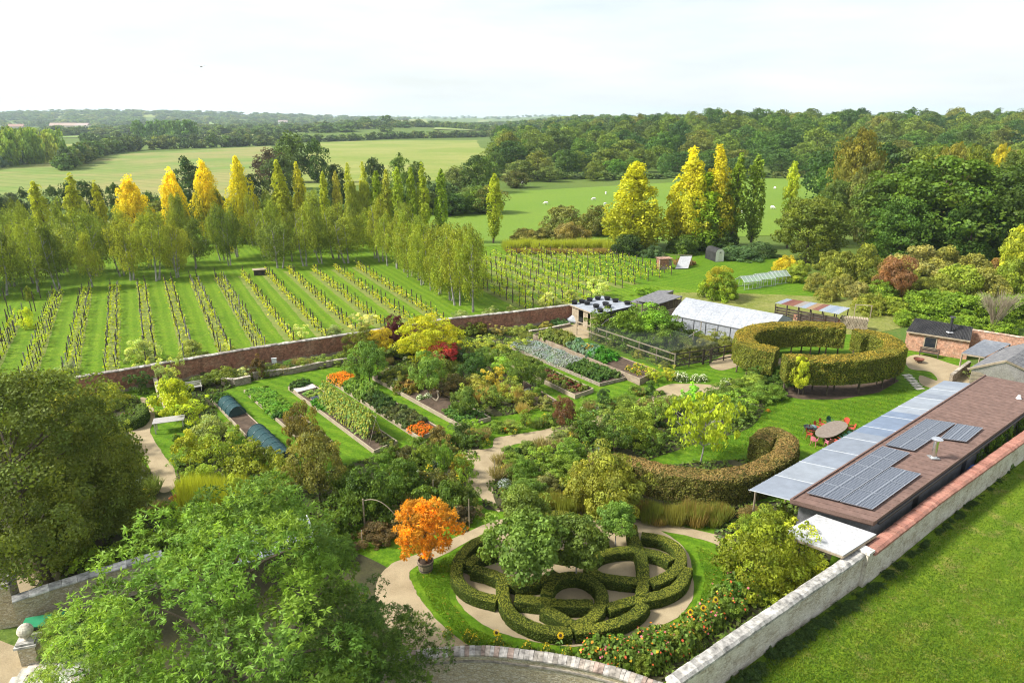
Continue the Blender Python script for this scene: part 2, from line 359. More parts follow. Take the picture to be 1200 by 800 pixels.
def crown(name, seed, R, H, z0, prof, nc, lpc, cr, ls, asp=1.5, flat=.75, droop=0., tone=.28, yel=.25, inner=.3, spray=0, lean=.15, up=.3, layers=0, zr=True, square=False, topy=0., ragged=0.):
    """clumps of leaves through the volume of a crown; result is scaled so that radius and height are 1"""
    rng = np.random.default_rng(seed); pf = PROF[prof]
    tt = rng.uniform(0, 1, nc * 4); keep = rng.uniform(0, 1, nc * 4) < (pf(tt) + .08); tt = tt[keep][:nc]; nc = len(tt)
    if layers: tt = np.clip((np.floor(tt * layers) + .5 + rng.normal(0, .08, nc)) / layers, 0, 1)
    th = rng.uniform(0, 2 * np.pi, nc); rr = np.where(rng.uniform(0, 1, nc) < inner, rng.uniform(.1, .7, nc), rng.uniform(.72, 1., nc))
    wob = 1 + .16 * np.sin(th * 3 + seed) + .1 * np.sin(th * 5 + tt * 7 + seed * 2)
    rad = np.maximum(pf(tt) * R * wob * rr - cr * .45, 0)
    Ht = H - z0 - cr * flat * .8
    Cc = np.stack([rad * np.cos(th), rad * np.sin(th), z0 + cr * flat * .35 + tt * Ht], 1)
    Cc[:, :2] += rng.normal(0, lean * cr, (nc, 2))
    Cc[:, 2] += rng.normal(0, 1, nc) * ragged * H; Cc[:, 2] = np.clip(Cc[:, 2], cr * flat * .3, H * 1.12)
    csz = cr * rng.uniform(.55, 1.3, nc)
    idx = np.repeat(np.arange(nc), lpc); n = len(idx)
    d = rng.normal(size=(n, 3)); d[:, 2] += up
    outw = Cc[idx].copy(); outw[:, 2] -= z0 + (H - z0) * .4; d = unit(unit(d) + .45 * unit(outw))
    u = rng.uniform(.45, 1, n) ** .6
    P = Cc[idx] + d * (csz[idx] * u)[:, None] * np.array([1, 1, flat])
    if droop: P[:, 2] -= droop * rng.uniform(0, 1, n) ** 2 * csz[idx]
    Nn = unit(d + .55 * rng.normal(size=(n, 3)))
    ct = 1 + tone * rng.uniform(-1, 1, nc); cy = np.clip(rng.normal(0, yel, nc), -.25, .9)
    base = ct[idx] * (1 + .22 * rng.uniform(-1, 1, n)); y = cy[idx]
    hg = np.clip((P[:, 2] - z0) / (H - z0), 0, 1) ** 1.4 * topy
    col = np.stack([base * (1 + .55 * y) * (1 + 1.2 * hg), base * (1 + .3 * y) * (1 + 1.0 * hg), base * (1 - .2 * y)], 1)
    S = ls * rng.uniform(.7, 1.3, n); T = None
    if spray:
        m = spray; k = np.tile(np.arange(m), n); P = np.repeat(P, m, 0); dd = np.repeat(d, m, 0); S = np.repeat(S, m); col = np.repeat(col, m, 0)
        r2 = rng.normal(size=(n * m, 3)); T = unit(dd * .5 + r2 * .8 + np.array([0, 0, -.45])); P = P + T * (S * asp * .55)[:, None]
        Nn = unit(np.cross(T, rng.normal(size=(n * m, 3))) + np.array([0, 0, .8])); col = col * rng.uniform(.85, 1.15, (n * m, 1))
    elif droop:
        T = np.tile(np.array([0, 0, -1.]), (n, 1)) + .35 * rng.normal(size=(n, 3)); Nn = unit(Nn * np.array([1, 1, .35]))
    P[:, 2] = np.maximum(P[:, 2], .03 * H if z0 <= .1 * H else .02 * H)
    me = leaf_mesh(name, P / np.array([R, R, H]), Nn, np.ones(n * max(spray, 1)), col, asp, rng, T, square)
    # leaf frames were built at unit size: rebuild positions at true size then normalise
    V = np.empty(len(me.vertices) * 3, np.float32); me.vertices.foreach_get('co', V); V = V.reshape(-1, 4, 3)
    ctr = (P / np.array([R, R, H]))[:, None, :]
    V = ctr + (V - ctr) * S[:, None, None] / np.array([R, R, H])
    me.vertices.foreach_set('co', V.astype(np.float32).ravel()); me.update()
    return me, Cc / np.array([R, R, H])
def trunk_mesh(name, R, H, z0, r, Cc, mt, limbs=7, seed=1, multi=1, top=.8):
    rng = np.random.default_rng(seed); mb = MB(); s = lambda p: (p[0] / R, p[1] / R, p[2] / H)
    for q in range(multi):
        ox, oy = (rng.normal(0, r * 1.6, 2) if multi > 1 else (0, 0))
        pts = []; px, py = ox, oy
        for i in range(6):
            t = i / 5; pts.append((px, py, H * top * t)); px += rng.normal(0, r * .5) + ox * .35; py += rng.normal(0, r * .5) + oy * .35
        pts[0] = (ox, oy, 0)
        rs = [r * (1.25 if i == 0 else 1 - .16 * i) for i in range(6)]
        tmp = MB().path(pts, rs, 7)
        mb.v += [s(v) for v in tmp.v]; off = len(mb.v) - len(tmp.v); mb.f += [tuple(i + off for i in f) for f in tmp.f]; mb.uv += tmp.uv
    if len(Cc):
        for i in rng.choice(len(Cc), min(limbs, len(Cc)), False):
            c = Cc[i] * np.array([R, R, H]); zz = max(z0 * .75, c[2] - .35 * math.hypot(c[0], c[1]) - .1 * H); zz = min(zz, H * .7)
            k = zz / (H * top) * 5; i0 = min(int(k), 4); fr = k - i0
            st = tuple(pts[i0][a] * (1 - fr) + pts[i0 + 1][a] * fr for a in range(3))
            mid = (c * np.array([.55, .55, 0]) + np.array([0, 0, (st[2] + c[2]) / 2 + .04 * H]))
            tmp = MB().path([st, tuple(mid), tuple(c)], [r * .45, r * .3, r * .1], 5)
            mb.v += [s(v) for v in tmp.v]; off = len(mb.v) - len(tmp.v); mb.f += [tuple(i + off for i in f) for f in tmp.f]; mb.uv += tmp.uv
    return mb.mesh(name, mt)

KIND = {}
def kind(key, variants, R, H, z0, prof, nc, lpc, cr, ls, tr=.03, bark='bark', trunk=True, multi=1, limbs=7, top=.8, **kw):
    out = []
    for v in range(variants):
        me, Cc = crown(key + '_leaves', hash(key) % 97 + v * 13 if False else sum(map(ord, key)) + v * 13, R, H, z0, prof, nc, lpc, cr, ls, **kw)
        out.append((me, trunk_mesh(key + '_trunk', R, H, z0, tr * H, Cc, M[bark], limbs, v + 3, multi, top) if trunk else None))
    KIND[key] = out
# trees: nominal radius and height in metres
kind('woodtree', 5, 6, 13, 1.0, 'oak', 80, 46, 1.9, .46, tr=.02, tone=.38, yel=.18, flat=.8)
WT = KIND['woodtree']
kind('woodtree', 3, 6, 14, .8, 'round', 70, 50, 2.1, .46, tr=.02, tone=.3, yel=.18, flat=.9); WT += KIND['woodtree']
kind('woodtree', 3, 5.5, 15, 1.0, 'column', 90, 44, 1.5, .42, tr=.02, tone=.42, yel=.18, flat=1.0); WT += KIND['woodtree']; KIND['woodtree'] = WT
kind('fartree', 4, 6, 12, .3, 'oak', 34, 14, 2.3, 1.25, trunk=False, tone=.35)
kind('oak', 4, 6.5, 14, 1.2, 'oak', 210, 84, 1.4, .27, tr=.025, tone=.36, yel=.22, flat=.75)
kind('poplar', 4, 1.5, 15, 1.0, 'column', 190, 30, .5, .22, tr=.012, tone=.22, yel=.12, topy=.15, flat=1.7, up=.6, lean=.1)
kind('broadpoplar', 4, 4.2, 16, .5, 'flame', 300, 56, .9, .25, tr=.016, tone=.22, yel=.12, topy=.7, flat=1.4, up=.6)
BT = []
for (v_, z_, pf_, n_, fl_) in ((2, 2.2, 'oak', 130, 1.5), (2, 1.7, 'birch', 150, 1.9), (2, 2.6, 'cone', 120, 1.7), (2, 2.0, 'round', 120, 1.3)):
    kind('birch', v_, 2.9, 10.5, z_, pf_, n_, 46, .66, .15, tr=.013, bark='birch_bark', flat=fl_, droop=1.5, tone=.38, yel=.15, limbs=7, top=.85, lean=.5, multi=1 if v_ == 9 else 2); BT += KIND['birch']
KIND['birch'] = BT
kind('goldpoplar', 3, 4.0, 13, 1.0, 'birch', 240, 56, .95, .24, tr=.016, tone=.22, yel=.12, topy=.6, flat=1.3, up=.6)
kind('garden_tree', 4, 2.2, 4.2, 1.0, 'oak', 85, 95, .5, .10, tr=.018, tone=.3, yel=.2, multi=1)
kind('shrub', 6, 1.2, 1.5, .0, 'dome', 50, 74, .32, .08, trunk=False, tone=.36, yel=.22, ragged=.09, lean=.6, inner=.35)
kind('bigshrub', 4, 1.8, 2.6, .0, 'dome', 110, 92, .40, .085, trunk=False, tone=.38, yel=.22, ragged=.09, lean=.6, inner=.3)
kind('loose', 5, 1.2, 1.8, .25, 'vase', 42, 58, .26, .075, tr=.012, multi=5, limbs=14, top=.75, tone=.36, yel=.25, ragged=.12, lean=1.1, inner=.45)
kind('scrub', 5, 2.6, 3.2, .0, 'dome', 110, 80, .62, .13, trunk=False, tone=.35, yel=.2, inner=.3)
kind('ball', 3, 1.1, 2.6, .9, 'round', 110, 80, .28, .07, tr=.016, bark='birch_bark', tone=.2, yel=.12, inner=.2, limbs=5, top=.65)

# ------------------------------------------------------------------ placing helpers
def tree(key, px, py, ptop, wpx, col, label, cat='tree', name=None, v=None, hm=None, rm=None, at=None, yfar=None):
    """a tree whose foot stands at photograph pixel (px, py), top at ptop, crown wpx wide"""
    if at: X, Y = at
    else: X, Y = G(px, py)
    h = hm if hm else Hgt(px, py, ptop)
    r = rm if rm else wpx / 2 * (Y * cp + (CAM_H - h * .6) * sp) / FOC
    var = KIND[key]; v = random.randrange(len(var)) if v is None else v % len(var)
    me, tm = var[v]; nm = name or {'birch': 'birch_tree', 'poplar': 'poplar_tree', 'broadpoplar': 'poplar_tree', 'goldpoplar': 'poplar_tree', 'oak': 'broadleaf_tree', 'woodtree': 'woodland_tree'}.get(key, 'tree')
    z = terr(X, Y); rz = random.uniform(0, 6.28)
    kv = random.uniform(.9, 1.1); col = (col[0] * kv * random.uniform(.96, 1.04), col[1] * kv, col[2] * kv)
    if tm is None:
        o = new(nm, me, None, (X, Y, z), rz, (r, r, h), col); return put(o, label, cat)
    e = empty(nm, (X, Y, z), rz, label, cat, (r, r, h))
    if key in ('birch', 'poplar', 'broadpoplar', 'goldpoplar'): e.rotation_euler.x = random.gauss(0, .028); e.rotation_euler.y = random.gauss(0, .028)
    new('trunk', tm, e); new('crown', me, e, col=col)
    return e
def shrub(px, py, wpx, hpx, col, label, key='shrub', cat='shrub', name='shrub', jit=.06):
    X, Y = G(px, py); m = mpp(px, py)
    r = wpx / 2 * m; h = max(.15, Hgt(px, py, py - hpx) * .92)
    kv = random.uniform(1 - jit, 1 + jit)
    if key in ('shrub', 'bigshrub') and 20 < wpx < 62 and random.random() < .34:
        me, tm = random.choice(KIND['loose']); e = empty(name, (X, Y, 0), random.uniform(0, 6.28), label, cat, (r, r, h * 1.1)); new('stems', tm, e)
        new('foliage', me, e, col=(col[0] * 1.5 * kv, col[1] * 1.42 * kv, col[2])); return e
    me = random.choice(KIND[key])[0]
    o = new(name, me, None, (X, Y, .0), random.uniform(0, 6.28), (r, r * random.uniform(.9, 1.1), h), tuple(c * f_ * kv for c, f_ in zip(col, (1.5, 1.42, 1.0) if jit else (1, 1, 1))))
    return put(o, label, cat)
def smooth_closed(pts, n=8):
    P = [Vector((*p, 0)) for p in pts]; out = []; k = len(P)
    for i in range(k):
        p0, p1, p2, p3 = P[i - 1], P[i], P[(i + 1) % k], P[(i + 2) % k]
        for j in range(n):
            t = j / n
            out.append(.5 * ((2 * p1) + (p2 - p0) * t + (2 * p0 - 5 * p1 + 4 * p2 - p3) * t * t + (3 * p1 - p0 - 3 * p2 + p3) * t ** 3))
    return [(p.x, p.y) for p in out]
def smooth_open(pts, n=8):
    P = [Vector((*p, 0)) for p in pts]; P = [P[0] * 2 - P[1]] + P + [P[-1] * 2 - P[-2]]; out = []
    for i in range(1, len(P) - 2):
        p0, p1, p2, p3 = P[i - 1], P[i], P[i + 1], P[i + 2]
        for j in range(n):
            t = j / n
            out.append(.5 * ((2 * p1) + (p2 - p0) * t + (2 * p0 - 5 * p1 + 4 * p2 - p3) * t * t + (3 * p1 - p0 - 3 * p2 + p3) * t ** 3))
    out.append(P[-2]); return [(p.x, p.y) for p in out]
def sheet(name, px, z, mt, label=None, smooth=True, world=False, rough=0.):
    pts = [tuple(p) for p in px] if world else [G(*p) for p in px]
    if smooth: pts = smooth_closed(pts, 8)
    if rough: pts = [(a + random.uniform(-rough, rough), b + random.uniform(-rough, rough)) for a, b in pts]
    bm = bmesh.new(); f = bm.faces.new([bm.verts.new((a, b, z)) for a, b in pts]); f.normal_update()
    if f.normal.z < 0: f.normal_flip()
    bmesh.ops.triangulate(bm, faces=bm.faces[:])
    m = bpy.data.meshes.new(name); bm.to_mesh(m); bm.free(); m.materials.append(mt)
    return put(new(name, m), label, None, 'structure')
def patch(name, q, off, mt, label, n=16):
    """a field: four photograph pixels, draped on the terrain"""
    c = [G(*p) for p in q]; vs_, fs = [], []
    for i in range(n + 1):
        for j in range(n + 1):
            a, b = i / n, j / n
            x = (c[0][0] * (1 - b) + c[1][0] * b) * (1 - a) + (c[3][0] * (1 - b) + c[2][0] * b) * a
            y = (c[0][1] * (1 - b) + c[1][1] * b) * (1 - a) + (c[3][1] * (1 - b) + c[2][1] * b) * a
            vs_.append((x, y, terr(x, y) + off))
    for i in range(n):
        for j in range(n):
            k = i * (n + 1) + j; fs.append((k, k + 1, k + n + 2, k + n + 1))
    m = bpy.data.meshes.new(name); m.from_pydata(vs_, [], fs); m.materials.append(mt); m.update()
    return put(new(name, m), label, None, 'structure')

# ------------------------------------------------------------------ ground and fields
rad = [0, 12, 30, 60, 100, 150, 200, 260, 320, 380, 440, 500, 560, 620, 700, 800, 920, 1050, 1200, 1400, 1650, 1950, 2300, 2700, 3200, 3800, 4600, 5600, 7000, 9000]
NA = 120; gv = [(0, 0, 0)]; gf = []
for r in rad[1:]:
    for k in range(NA):
        a = 2 * math.pi * k / NA; x, y = r * math.cos(a), r * math.sin(a); gv.append((x, y, terr(x, y)))
for k in range(NA): gf.append((0, 1 + k, 1 + (k + 1) % NA))
for i in range(len(rad) - 2):
    for k in range(NA):
        a, b = 1 + i * NA + k, 1 + i * NA + (k + 1) % NA; gf.append((a, a + NA, b + NA, b))
gm = bpy.data.meshes.new('ground'); gm.from_pydata(gv, [], gf); gm.materials.append(M['ground']); gm.polygons.foreach_set('use_smooth', [True] * len(gf)); gm.update()
put(new('ground', gm), 'green meadow land running out to the horizon', None, 'structure')
patch('stubble_field', [(-260, 268), (330, 228), (318, 171), (-120, 196)], .10, M['stubble'], 'pale green and straw coloured field beyond the orange poplars')
patch('stubble_field', [(330, 222), (640, 205), (586, 163), (372, 167)], .10, M['stubble2'], 'pale straw field behind the row of slender poplars')
patch('sheep_field', [(480, 292), (1010, 272), (985, 203), (470, 232)], .06, M['sheep_field'], 'bright green pasture where sheep graze')
patch('far_field', [(345, 156), (405, 157), (398, 148), (352, 148)], .6, M['far_green'], 'small pale field left of the wooded knoll')
patch('far_field', [(462, 153), (505, 153), (500, 142.5), (467, 142.5)], .6, M['stubble2'], 'straw field right of the wooded knoll')
patch('far_field', [(508, 158), (588, 157), (585, 148), (520, 149)], .6, M['far_green'], 'bright green field behind the long hedge')
patch('far_field', [(560, 148), (600, 148), (600, 142), (560, 142.5)], .6, M['stubble'], 'thin pale field near the skyline')
patch('far_field', [(60, 162), (150, 161), (140, 154), (70, 154)], .6, M['far_green'], 'strip of meadow behind the tall plantation')
patch('far_field', [(235, 164), (300, 163), (300, 158), (240, 158)], .6, M['stubble'], 'narrow pale meadow beside the round topped copse')
patch('far_field', [(70, 152), (130, 151), (128, 147), (72, 148)], .8, M['stubble2'], 'straw strip by the pale houses')
patch('far_field', [(60, 145.5), (220, 145), (210, 142.6), (70, 142.8)], 1.2, M['stubble2'], 'pale hillside strip under the left ridge')
patch('far_field', [(240, 149), (330, 148.5), (325, 145), (245, 145)], .9, M['far_green'], 'green slope left of the white farmhouse')
patch('far_field', [(-40, 157), (40, 156), (40, 152.5), (-40, 153)], .8, M['stubble'], 'pale meadow behind the plantation tops')
patch('far_field', [(95, 186), (135, 178), (125, 166), (75, 170)], .3, M['stubble2'], 'rough straw meadow beside the tall plantation')
patch('rough_field', [(-80, 300), (160, 283), (150, 255), (-60, 262)], .05, M['stubble'], 'pale rough meadow strip behind the birches')
# the vineyard frame: N across the rows, D along them
Dv = (math.cos(R_(118.5)), math.sin(R_(118.5))); Nv = (Dv[1], -Dv[0])
def VP(n, s): return (n * Nv[0] + s * Dv[0], n * Nv[1] + s * Dv[1])
sheet('vineyard_grass', [VP(-60, 72), VP(52, 75), VP(95, 75), VP(95, 142), VP(40, 185), VP(-60, 185)], .015, M['vine_grass'], 'mown grass of the vineyard', smooth=False, world=True)
# vineyard edge and orchard grass right of it
sheet('orchard_grass', [(640, 312), (760, 296), (900, 300), (960, 340), (930, 352), (800, 338), (700, 325)], .03, M['lawn'], 'mown grass around the small sheds')
sheet('rough_grass', [(780, 345), (900, 345), (1000, 352), (1080, 372), (1000, 392), (880, 372)], .032, grass('rough_grass', (.14, .17, .03), (.22, .22, .07), (.24, .24, .1), .3), 'long pale grass in front of the thicket')

# ------------------------------------------------------------------ far woods
GREENS = [(.065, .115, .022), (.085, .14, .025), (.05, .09, .022), (.11, .15, .03), (.075, .105, .03), (.13, .14, .03), (.05, .085, .03)]
rngf = random.Random(11)
def stuff_trees(name, label, spots, base=None, key='fartree'):
    """many far trees that read as one mass, joined"""
    Vs, Cs = [], []
    for (X, Y, r, h, col) in spots:
        me = rngf.choice(KIND[key])[0]; n = len(me.vertices)
        if not hasattr(stuff_trees, 'c'): stuff_trees.c = {}
        if me.name not in stuff_trees.c:
            a = np.empty(n * 3, np.float32); me.vertices.foreach_get('co', a); b = np.empty(n * 4, np.float32); me.attributes['leafcol'].data.foreach_get('color', b)
            stuff_trees.c[me.name] = (a.reshape(-1, 3), b.reshape(-1, 4))
        a, b = stuff_trees.c[me.name]; t = rngf.uniform(0, 6.28); c_, s_ = math.cos(t), math.sin(t)
        Vs.append(np.stack([(a[:, 0] * c_ - a[:, 1] * s_) * r + X, (a[:, 0] * s_ + a[:, 1] * c_) * r + Y, a[:, 2] * h + terr(X, Y) - .05 * h], 1))
        q = b.copy(); q[:, :3] *= np.array(col); Cs.append(q)
    V = np.concatenate(Vs); q = np.concatenate(Cs); n = len(V) // 4
    m = bpy.data.meshes.new(name); m.vertices.add(n * 4); m.loops.add(n * 4); m.polygons.add(n)
    m.vertices.foreach_set('co', V.astype(np.float32).ravel()); m.loops.foreach_set('vertex_index', np.arange(n * 4, dtype=np.int32)); m.polygons.foreach_set('loop_start', np.arange(0, n * 4, 4, dtype=np.int32))
    at = m.attributes.new('leafcol', 'FLOAT_COLOR', 'POINT'); at.data.foreach_set('color', q.astype(np.float32).ravel())
    m.materials.append(LEAF); m.update(calc_edges=True)
    return put(new(name, m), label, 'woodland', 'stuff')
def band(x0, x1, y0, y1, n, r=(5, 8), h=(9, 14), cols=GREENS):
    out = []
    for i in range(n):
        x = rngf.uniform(x0, x1); f = (x - x0) / (x1 - x0); ya = y0[0] * (1 - f) + y0[1] * f; yb = y1[0] * (1 - f) + y1[1] * f
        X, Y = G(x, rngf.uniform(ya, yb)); k = rngf.uniform(.8, 1.2)
        out.append((X, Y, rngf.uniform(*r) * k, rngf.uniform(*h) * k, rngf.choice(cols)))
    return out
def hedge_line(pts, step, r=(3, 5), h=(5, 9), cols=GREENS):
    out = []
    P = [G(*p) for p in pts]
    for (a, b) in zip(P, P[1:]):
        L = math.hypot(b[0] - a[0], b[1] - a[1]); k = max(2, int(L / step))
        for i in range(k):
            f = (i + rngf.random()) / k; out.append((a[0] + (b[0] - a[0]) * f + rngf.gauss(0, 1.2), a[1] + (b[1] - a[1]) * f + rngf.gauss(0, 1.2), rngf.uniform(*r), rngf.uniform(*h), rngf.choice(cols)))
    return out
BL = [(.07, .115, .04), (.085, .135, .042), (.105, .15, .045), (.07, .10, .04), (.125, .15, .05)]
stuff_trees('far_woodland', 'hazy band of far trees and hedges along the skyline',
    band(-80, 1280, (140.2, 140.2), (138.2, 138.2), 420, (14, 26), (16, 26), BL) + [(rngf.uniform(-3300, -500), rngf.uniform(2300, 3600), rngf.uniform(16, 30), rngf.uniform(12, 20), rngf.choice(BL)) for _ in range(650)] + [(rngf.uniform(-900, -150), rngf.uniform(1000, 2300), rngf.uniform(9, 16), rngf.uniform(9, 15), rngf.choice(BL)) for _ in range(260)] + band(-60, 330, (150, 148), (141, 140.5), 300, (9, 16), (11, 18), BL)
    + band(330, 660, (143, 142), (140, 140), 130, (9, 14), (10, 16), BL) + band(880, 1220, (143, 143), (139.5, 139.5), 160, (11, 18), (12, 20), BL))
hz = (hedge_line([(75, 200), (120, 181), (160, 176), (235, 173.5), (320, 170.5)], 5, (4, 7), (7, 13), BL) + hedge_line([(100, 172), (155, 168), (235, 167), (330, 163)], 7, (5, 8), (7, 13), BL)
    + hedge_line([(-40, 163), (60, 160), (150, 156), (300, 153), (345, 152)], 8, (7, 11), (8, 15), BL) + hedge_line([(320, 168), (372, 167), (450, 164.5), (590, 161.5)], 4.5, (4, 7), (6, 10), BL)
    + hedge_line([(330, 158), (420, 158), (505, 155), (590, 158)], 8, (6, 9), (7, 12), BL) + hedge_line([(500, 153), (590, 147)], 12, (7, 10), (8, 12), BL) + hedge_line([(345, 148), (400, 148), (460, 142)], 14, (8, 12), (9, 14), BL)
    + hedge_line([(560, 147.5), (640, 146)], 14, (8, 12), (8, 14), BL) + hedge_line([(225, 158), (330, 156)], 9, (7, 10), (8, 15), BL) + hedge_line([(280, 150), (345, 149)], 12, (9, 12), (9, 16), BL))
stuff_trees('far_hedgerows', 'dark hedgerows with trees between the distant fields', hz)
# wooded knoll: a clump one can see as a shape of its own
for i in range(26):
    x = rngf.uniform(398, 466); y = rngf.uniform(150, 156) if rngf.random() < .6 else rngf.uniform(145, 150)
    tree('fartree', x, y, 0, 0, rngf.choice(BL[:3]), 'dark rounded tree crowding the wooded knoll behind the straw field', hm=rngf.uniform(14, 20), rm=rngf.uniform(8, 13), name='knoll_tree')
for i in range(20):
    x = rngf.uniform(160, 228); y = rngf.uniform(162, 167)
    tree('fartree', x, y, 0, 0, (.085, .15, .045), 'tall tree of the flat topped copse behind the long field', hm=rngf.uniform(20, 23), rm=rngf.uniform(6, 8.5), name='copse_tree')
for i in range(60):
    x = rngf.uniform(-30, 74); y = rngf.uniform(178, 192) + (74 - x) * .06
    tree('fartree', x, y, 0, 0, rngf.choice([(.20, .27, .06), (.17, .245, .05), (.23, .28, .06)]), 'tall pale green plantation tree at the field corner', hm=rngf.uniform(17, 20), rm=rngf.uniform(3.4, 4.6), name='plantation_tree')
for i in range(24):
    x = -30 + i * 4.5 + rngf.uniform(-1, 1); y = 201 - (x + 30) * .14
    tree('fartree', x, y, 0, 0, (.14, .19, .13), 'low grey green willow fringing the plantation', hm=rngf.uniform(6, 8), rm=rngf.uniform(2.4, 3.2), name='willow_bush')

# the big wood behind the sheep field: rows of single trees on a rising hill
WOODC = [(.068, .128, .02), (.088, .148, .024), (.052, .102, .02), (.118, .155, .028), (.078, .115, .028), (.10, .14, .022), (.135, .148, .028), (.042, .085, .02), (.122, .17, .026)]
WL = ['rounded mid green tree in the wood above the sheep pasture', 'fresh green tree in the wood above the sheep pasture', 'dark green tree in the wood above the sheep pasture', 'yellowish green tree in the wood above the sheep pasture', 'dull green tree in the wood above the sheep pasture', 'mossy green tree in the wood above the sheep pasture', 'olive tinged tree in the wood above the sheep pasture', 'very dark green tree in the wood above the sheep pasture', 'light green tree in the wood above the sheep pasture']
Y0 = 345; row = 0; nwood = 0
while Y0 < 720:
    half0 = (585 - 600) / FOC * Y0 * 1.02; half1 = (1260 - 600) / FOC * Y0
    X = half0 + rngf.uniform(0, 8)
    while X < half1:
        k = rngf.randrange(len(WOODC)); hgt = (rngf.uniform(9, 13) if row < 2 else rngf.uniform(13, 19)) + (2 if X > 150 else 0)
        if row == 0 and rngf.random() < .25: hgt *= .6
        tree('woodtree', 0, 0, 0, 0, WOODC[k], WL[k], hm=hgt, rm=rngf.uniform(7.0, 10.5) * (.85 if row < 2 else 1), at=(X + rngf.uniform(-3, 3), Y0 + rngf.uniform(-6, 6)))
        nwood += 1
        X += rngf.uniform(12.5, 18) * (1 + row * .05)
    Y0 += 20 + row * 3.5; row += 1
stuff_trees('wood_beyond', 'canopy of the wood rolling on behind the nearer crowns', [(X, Y, rngf.uniform(8, 12), rngf.uniform(11, 15), rngf.choice(WOODC)) for (X, Y) in [(rngf.uniform(-10, 1) * 0 + rngf.uniform(-.01, .86) * yy, yy) for yy in [rngf.uniform(690, 1500) for _ in range(700)]]])
# edge trees at the left end of the wood and hedges round the sheep field
for (x, y, t, wd, c, lb) in [
    (560, 226, 183, 44, (.075, .115, .025), 'spreading dull green tree at the pasture corner'), (535, 224, 196, 34, (.10, .125, .03), 'olive green bush tree at the pasture corner'),
    (597, 203, 165, 44, (.045, .085, .02), 'dark dense tree at the left end of the wood'), (580, 207, 178, 30, (.06, .10, .02), 'dark tree beside the left end of the wood'),
    (612, 212, 186, 40, (.12, .155, .04), 'pale willow like tree at the head of the pasture'), (630, 210, 178, 40, (.15, .17, .04), 'pale yellow green willow at the head of the pasture'),
    (665, 208, 176, 34, (.055, .10, .022), 'dark upright tree at the head of the pasture'), (720, 207, 185, 26, (.10, .19, .03), 'bright green round tree at the head of the pasture'), (740, 207, 184, 22, (.10, .18, .03), 'second bright green tree at the head of the pasture'),
    (605, 220, 200, 36, (.10, .11, .035), 'brownish thorn bush on the pasture edge'), (645, 213, 196, 30, (.10, .13, .035), 'low olive bush on the pasture edge'), (695, 212, 190, 22, (.12, .15, .03), 'yellow green bush on the pasture edge'), (777, 206, 180, 16, (.10, .18, .05), 'slim pale green tree at the head of the pasture'),
    (830, 208, 184, 40, (.05, .09, .02), 'dark bush under the wood edge'), (870, 207, 186, 40, (.06, .10, .025), 'dull green bush under the wood edge'), (915, 206, 188, 34, (.05, .085, .02), 'blackish green bush under the wood edge')]:
    tree('woodtree', x, y, t, wd, c, lb, name='pasture_edge_tree')
for i in range(34):
    x = 560 + i * 12.5; tree('fartree', x, 211 - (x - 560) * .008 + rngf.uniform(-1, 1), 0, 0, rngf.choice(BL), 'low dark hedge bush along the top of the sheep pasture', hm=rngf.uniform(2, 3.5), rm=rngf.uniform(2.5, 3.6), name='hedge_bush', cat='bush')
# dark trees behind the poplars on the left
for (x, y, t, wd, c, lb) in [
    (225, 246, 186, 38, (.05, .085, .03), 'dark round topped tree behind the orange poplars'), (300, 252, 205, 36, (.055, .08, .025), 'dark tree between orange and green poplars'), (318, 222, 176, 40, (.07, .055, .035), 'purple brown tree among the green ones behind the poplars'),
    (345, 214, 157, 44, (.075, .12, .025), 'large green tree at the end of the straw field'), (372, 214, 163, 30, (.055, .10, .02), 'dark tree leaning against the large green one'), (335, 240, 181, 46, (.06, .085, .03), 'grey green broad tree behind the slim poplars'),
    (395, 252, 194, 34, (.045, .07, .022), 'nearly black tree behind the slim poplars'), (440, 235, 185, 24, (.05, .08, .025), 'small dark round tree in front of the straw field'), (470, 235, 181, 30, (.10, .16, .025), 'fresh green tree in front of the straw field'), (490, 238, 186, 26, (.09, .13, .03), 'olive tree in front of the straw field'),
    (290, 262, 232, 40, (.08, .11, .03), 'low bushy tree behind the yellow poplar'), (180, 258, 225, 22, (.06, .10, .035), 'blue green conifer like tree by a bare trunk'),
    (3, 262, 228, 18, (.035, .06, .03), 'dark yew like tree at the field corner'), (18, 258, 226, 20, (.09, .12, .07), 'grey green tree in the hedge below the field'), (33, 256, 220, 16, (.035, .06, .025), 'black green fir in the hedge below the field'),
    (45, 258, 228, 16, (.08, .11, .07), 'silvery tree beside the black green fir'), (66, 256, 218, 18, (.05, .085, .025), 'dark tree behind the first slim poplar'), (84, 254, 214, 20, (.045, .08, .02), 'dark pine like tree in the hedge below the field'), (105, 254, 212, 22, (.04, .07, .02), 'dark spreading tree between two slim poplars'),
    (118, 254, 216, 20, (.06, .09, .03), 'blue grey tree in the hedge below the field'), (140, 254, 215, 22, (.045, .08, .022), 'dark green tree next to the first orange poplar')]:
    tree('woodtree', x, y, t, wd, c, lb, name='hedgerow_tree')
for i in range(14):
    tree('woodtree', 430 + i * 11, 250 + rngf.uniform(-6, 4), 0, 0, rngf.choice(GREENS), 'hedge tree filling the gap behind the slim poplars', hm=rngf.uniform(5, 8), rm=rngf.uniform(4, 5.5), name='hedgerow_tree')
for i in range(16):
    tree('woodtree', 150 + i * 19, 262 + rngf.uniform(-4, 4), 0, 0, rngf.choice(GREENS), 'low hedge tree behind the birches', hm=rngf.uniform(4, 7), rm=rngf.uniform(3.5, 5.5), name='hedgerow_tree')
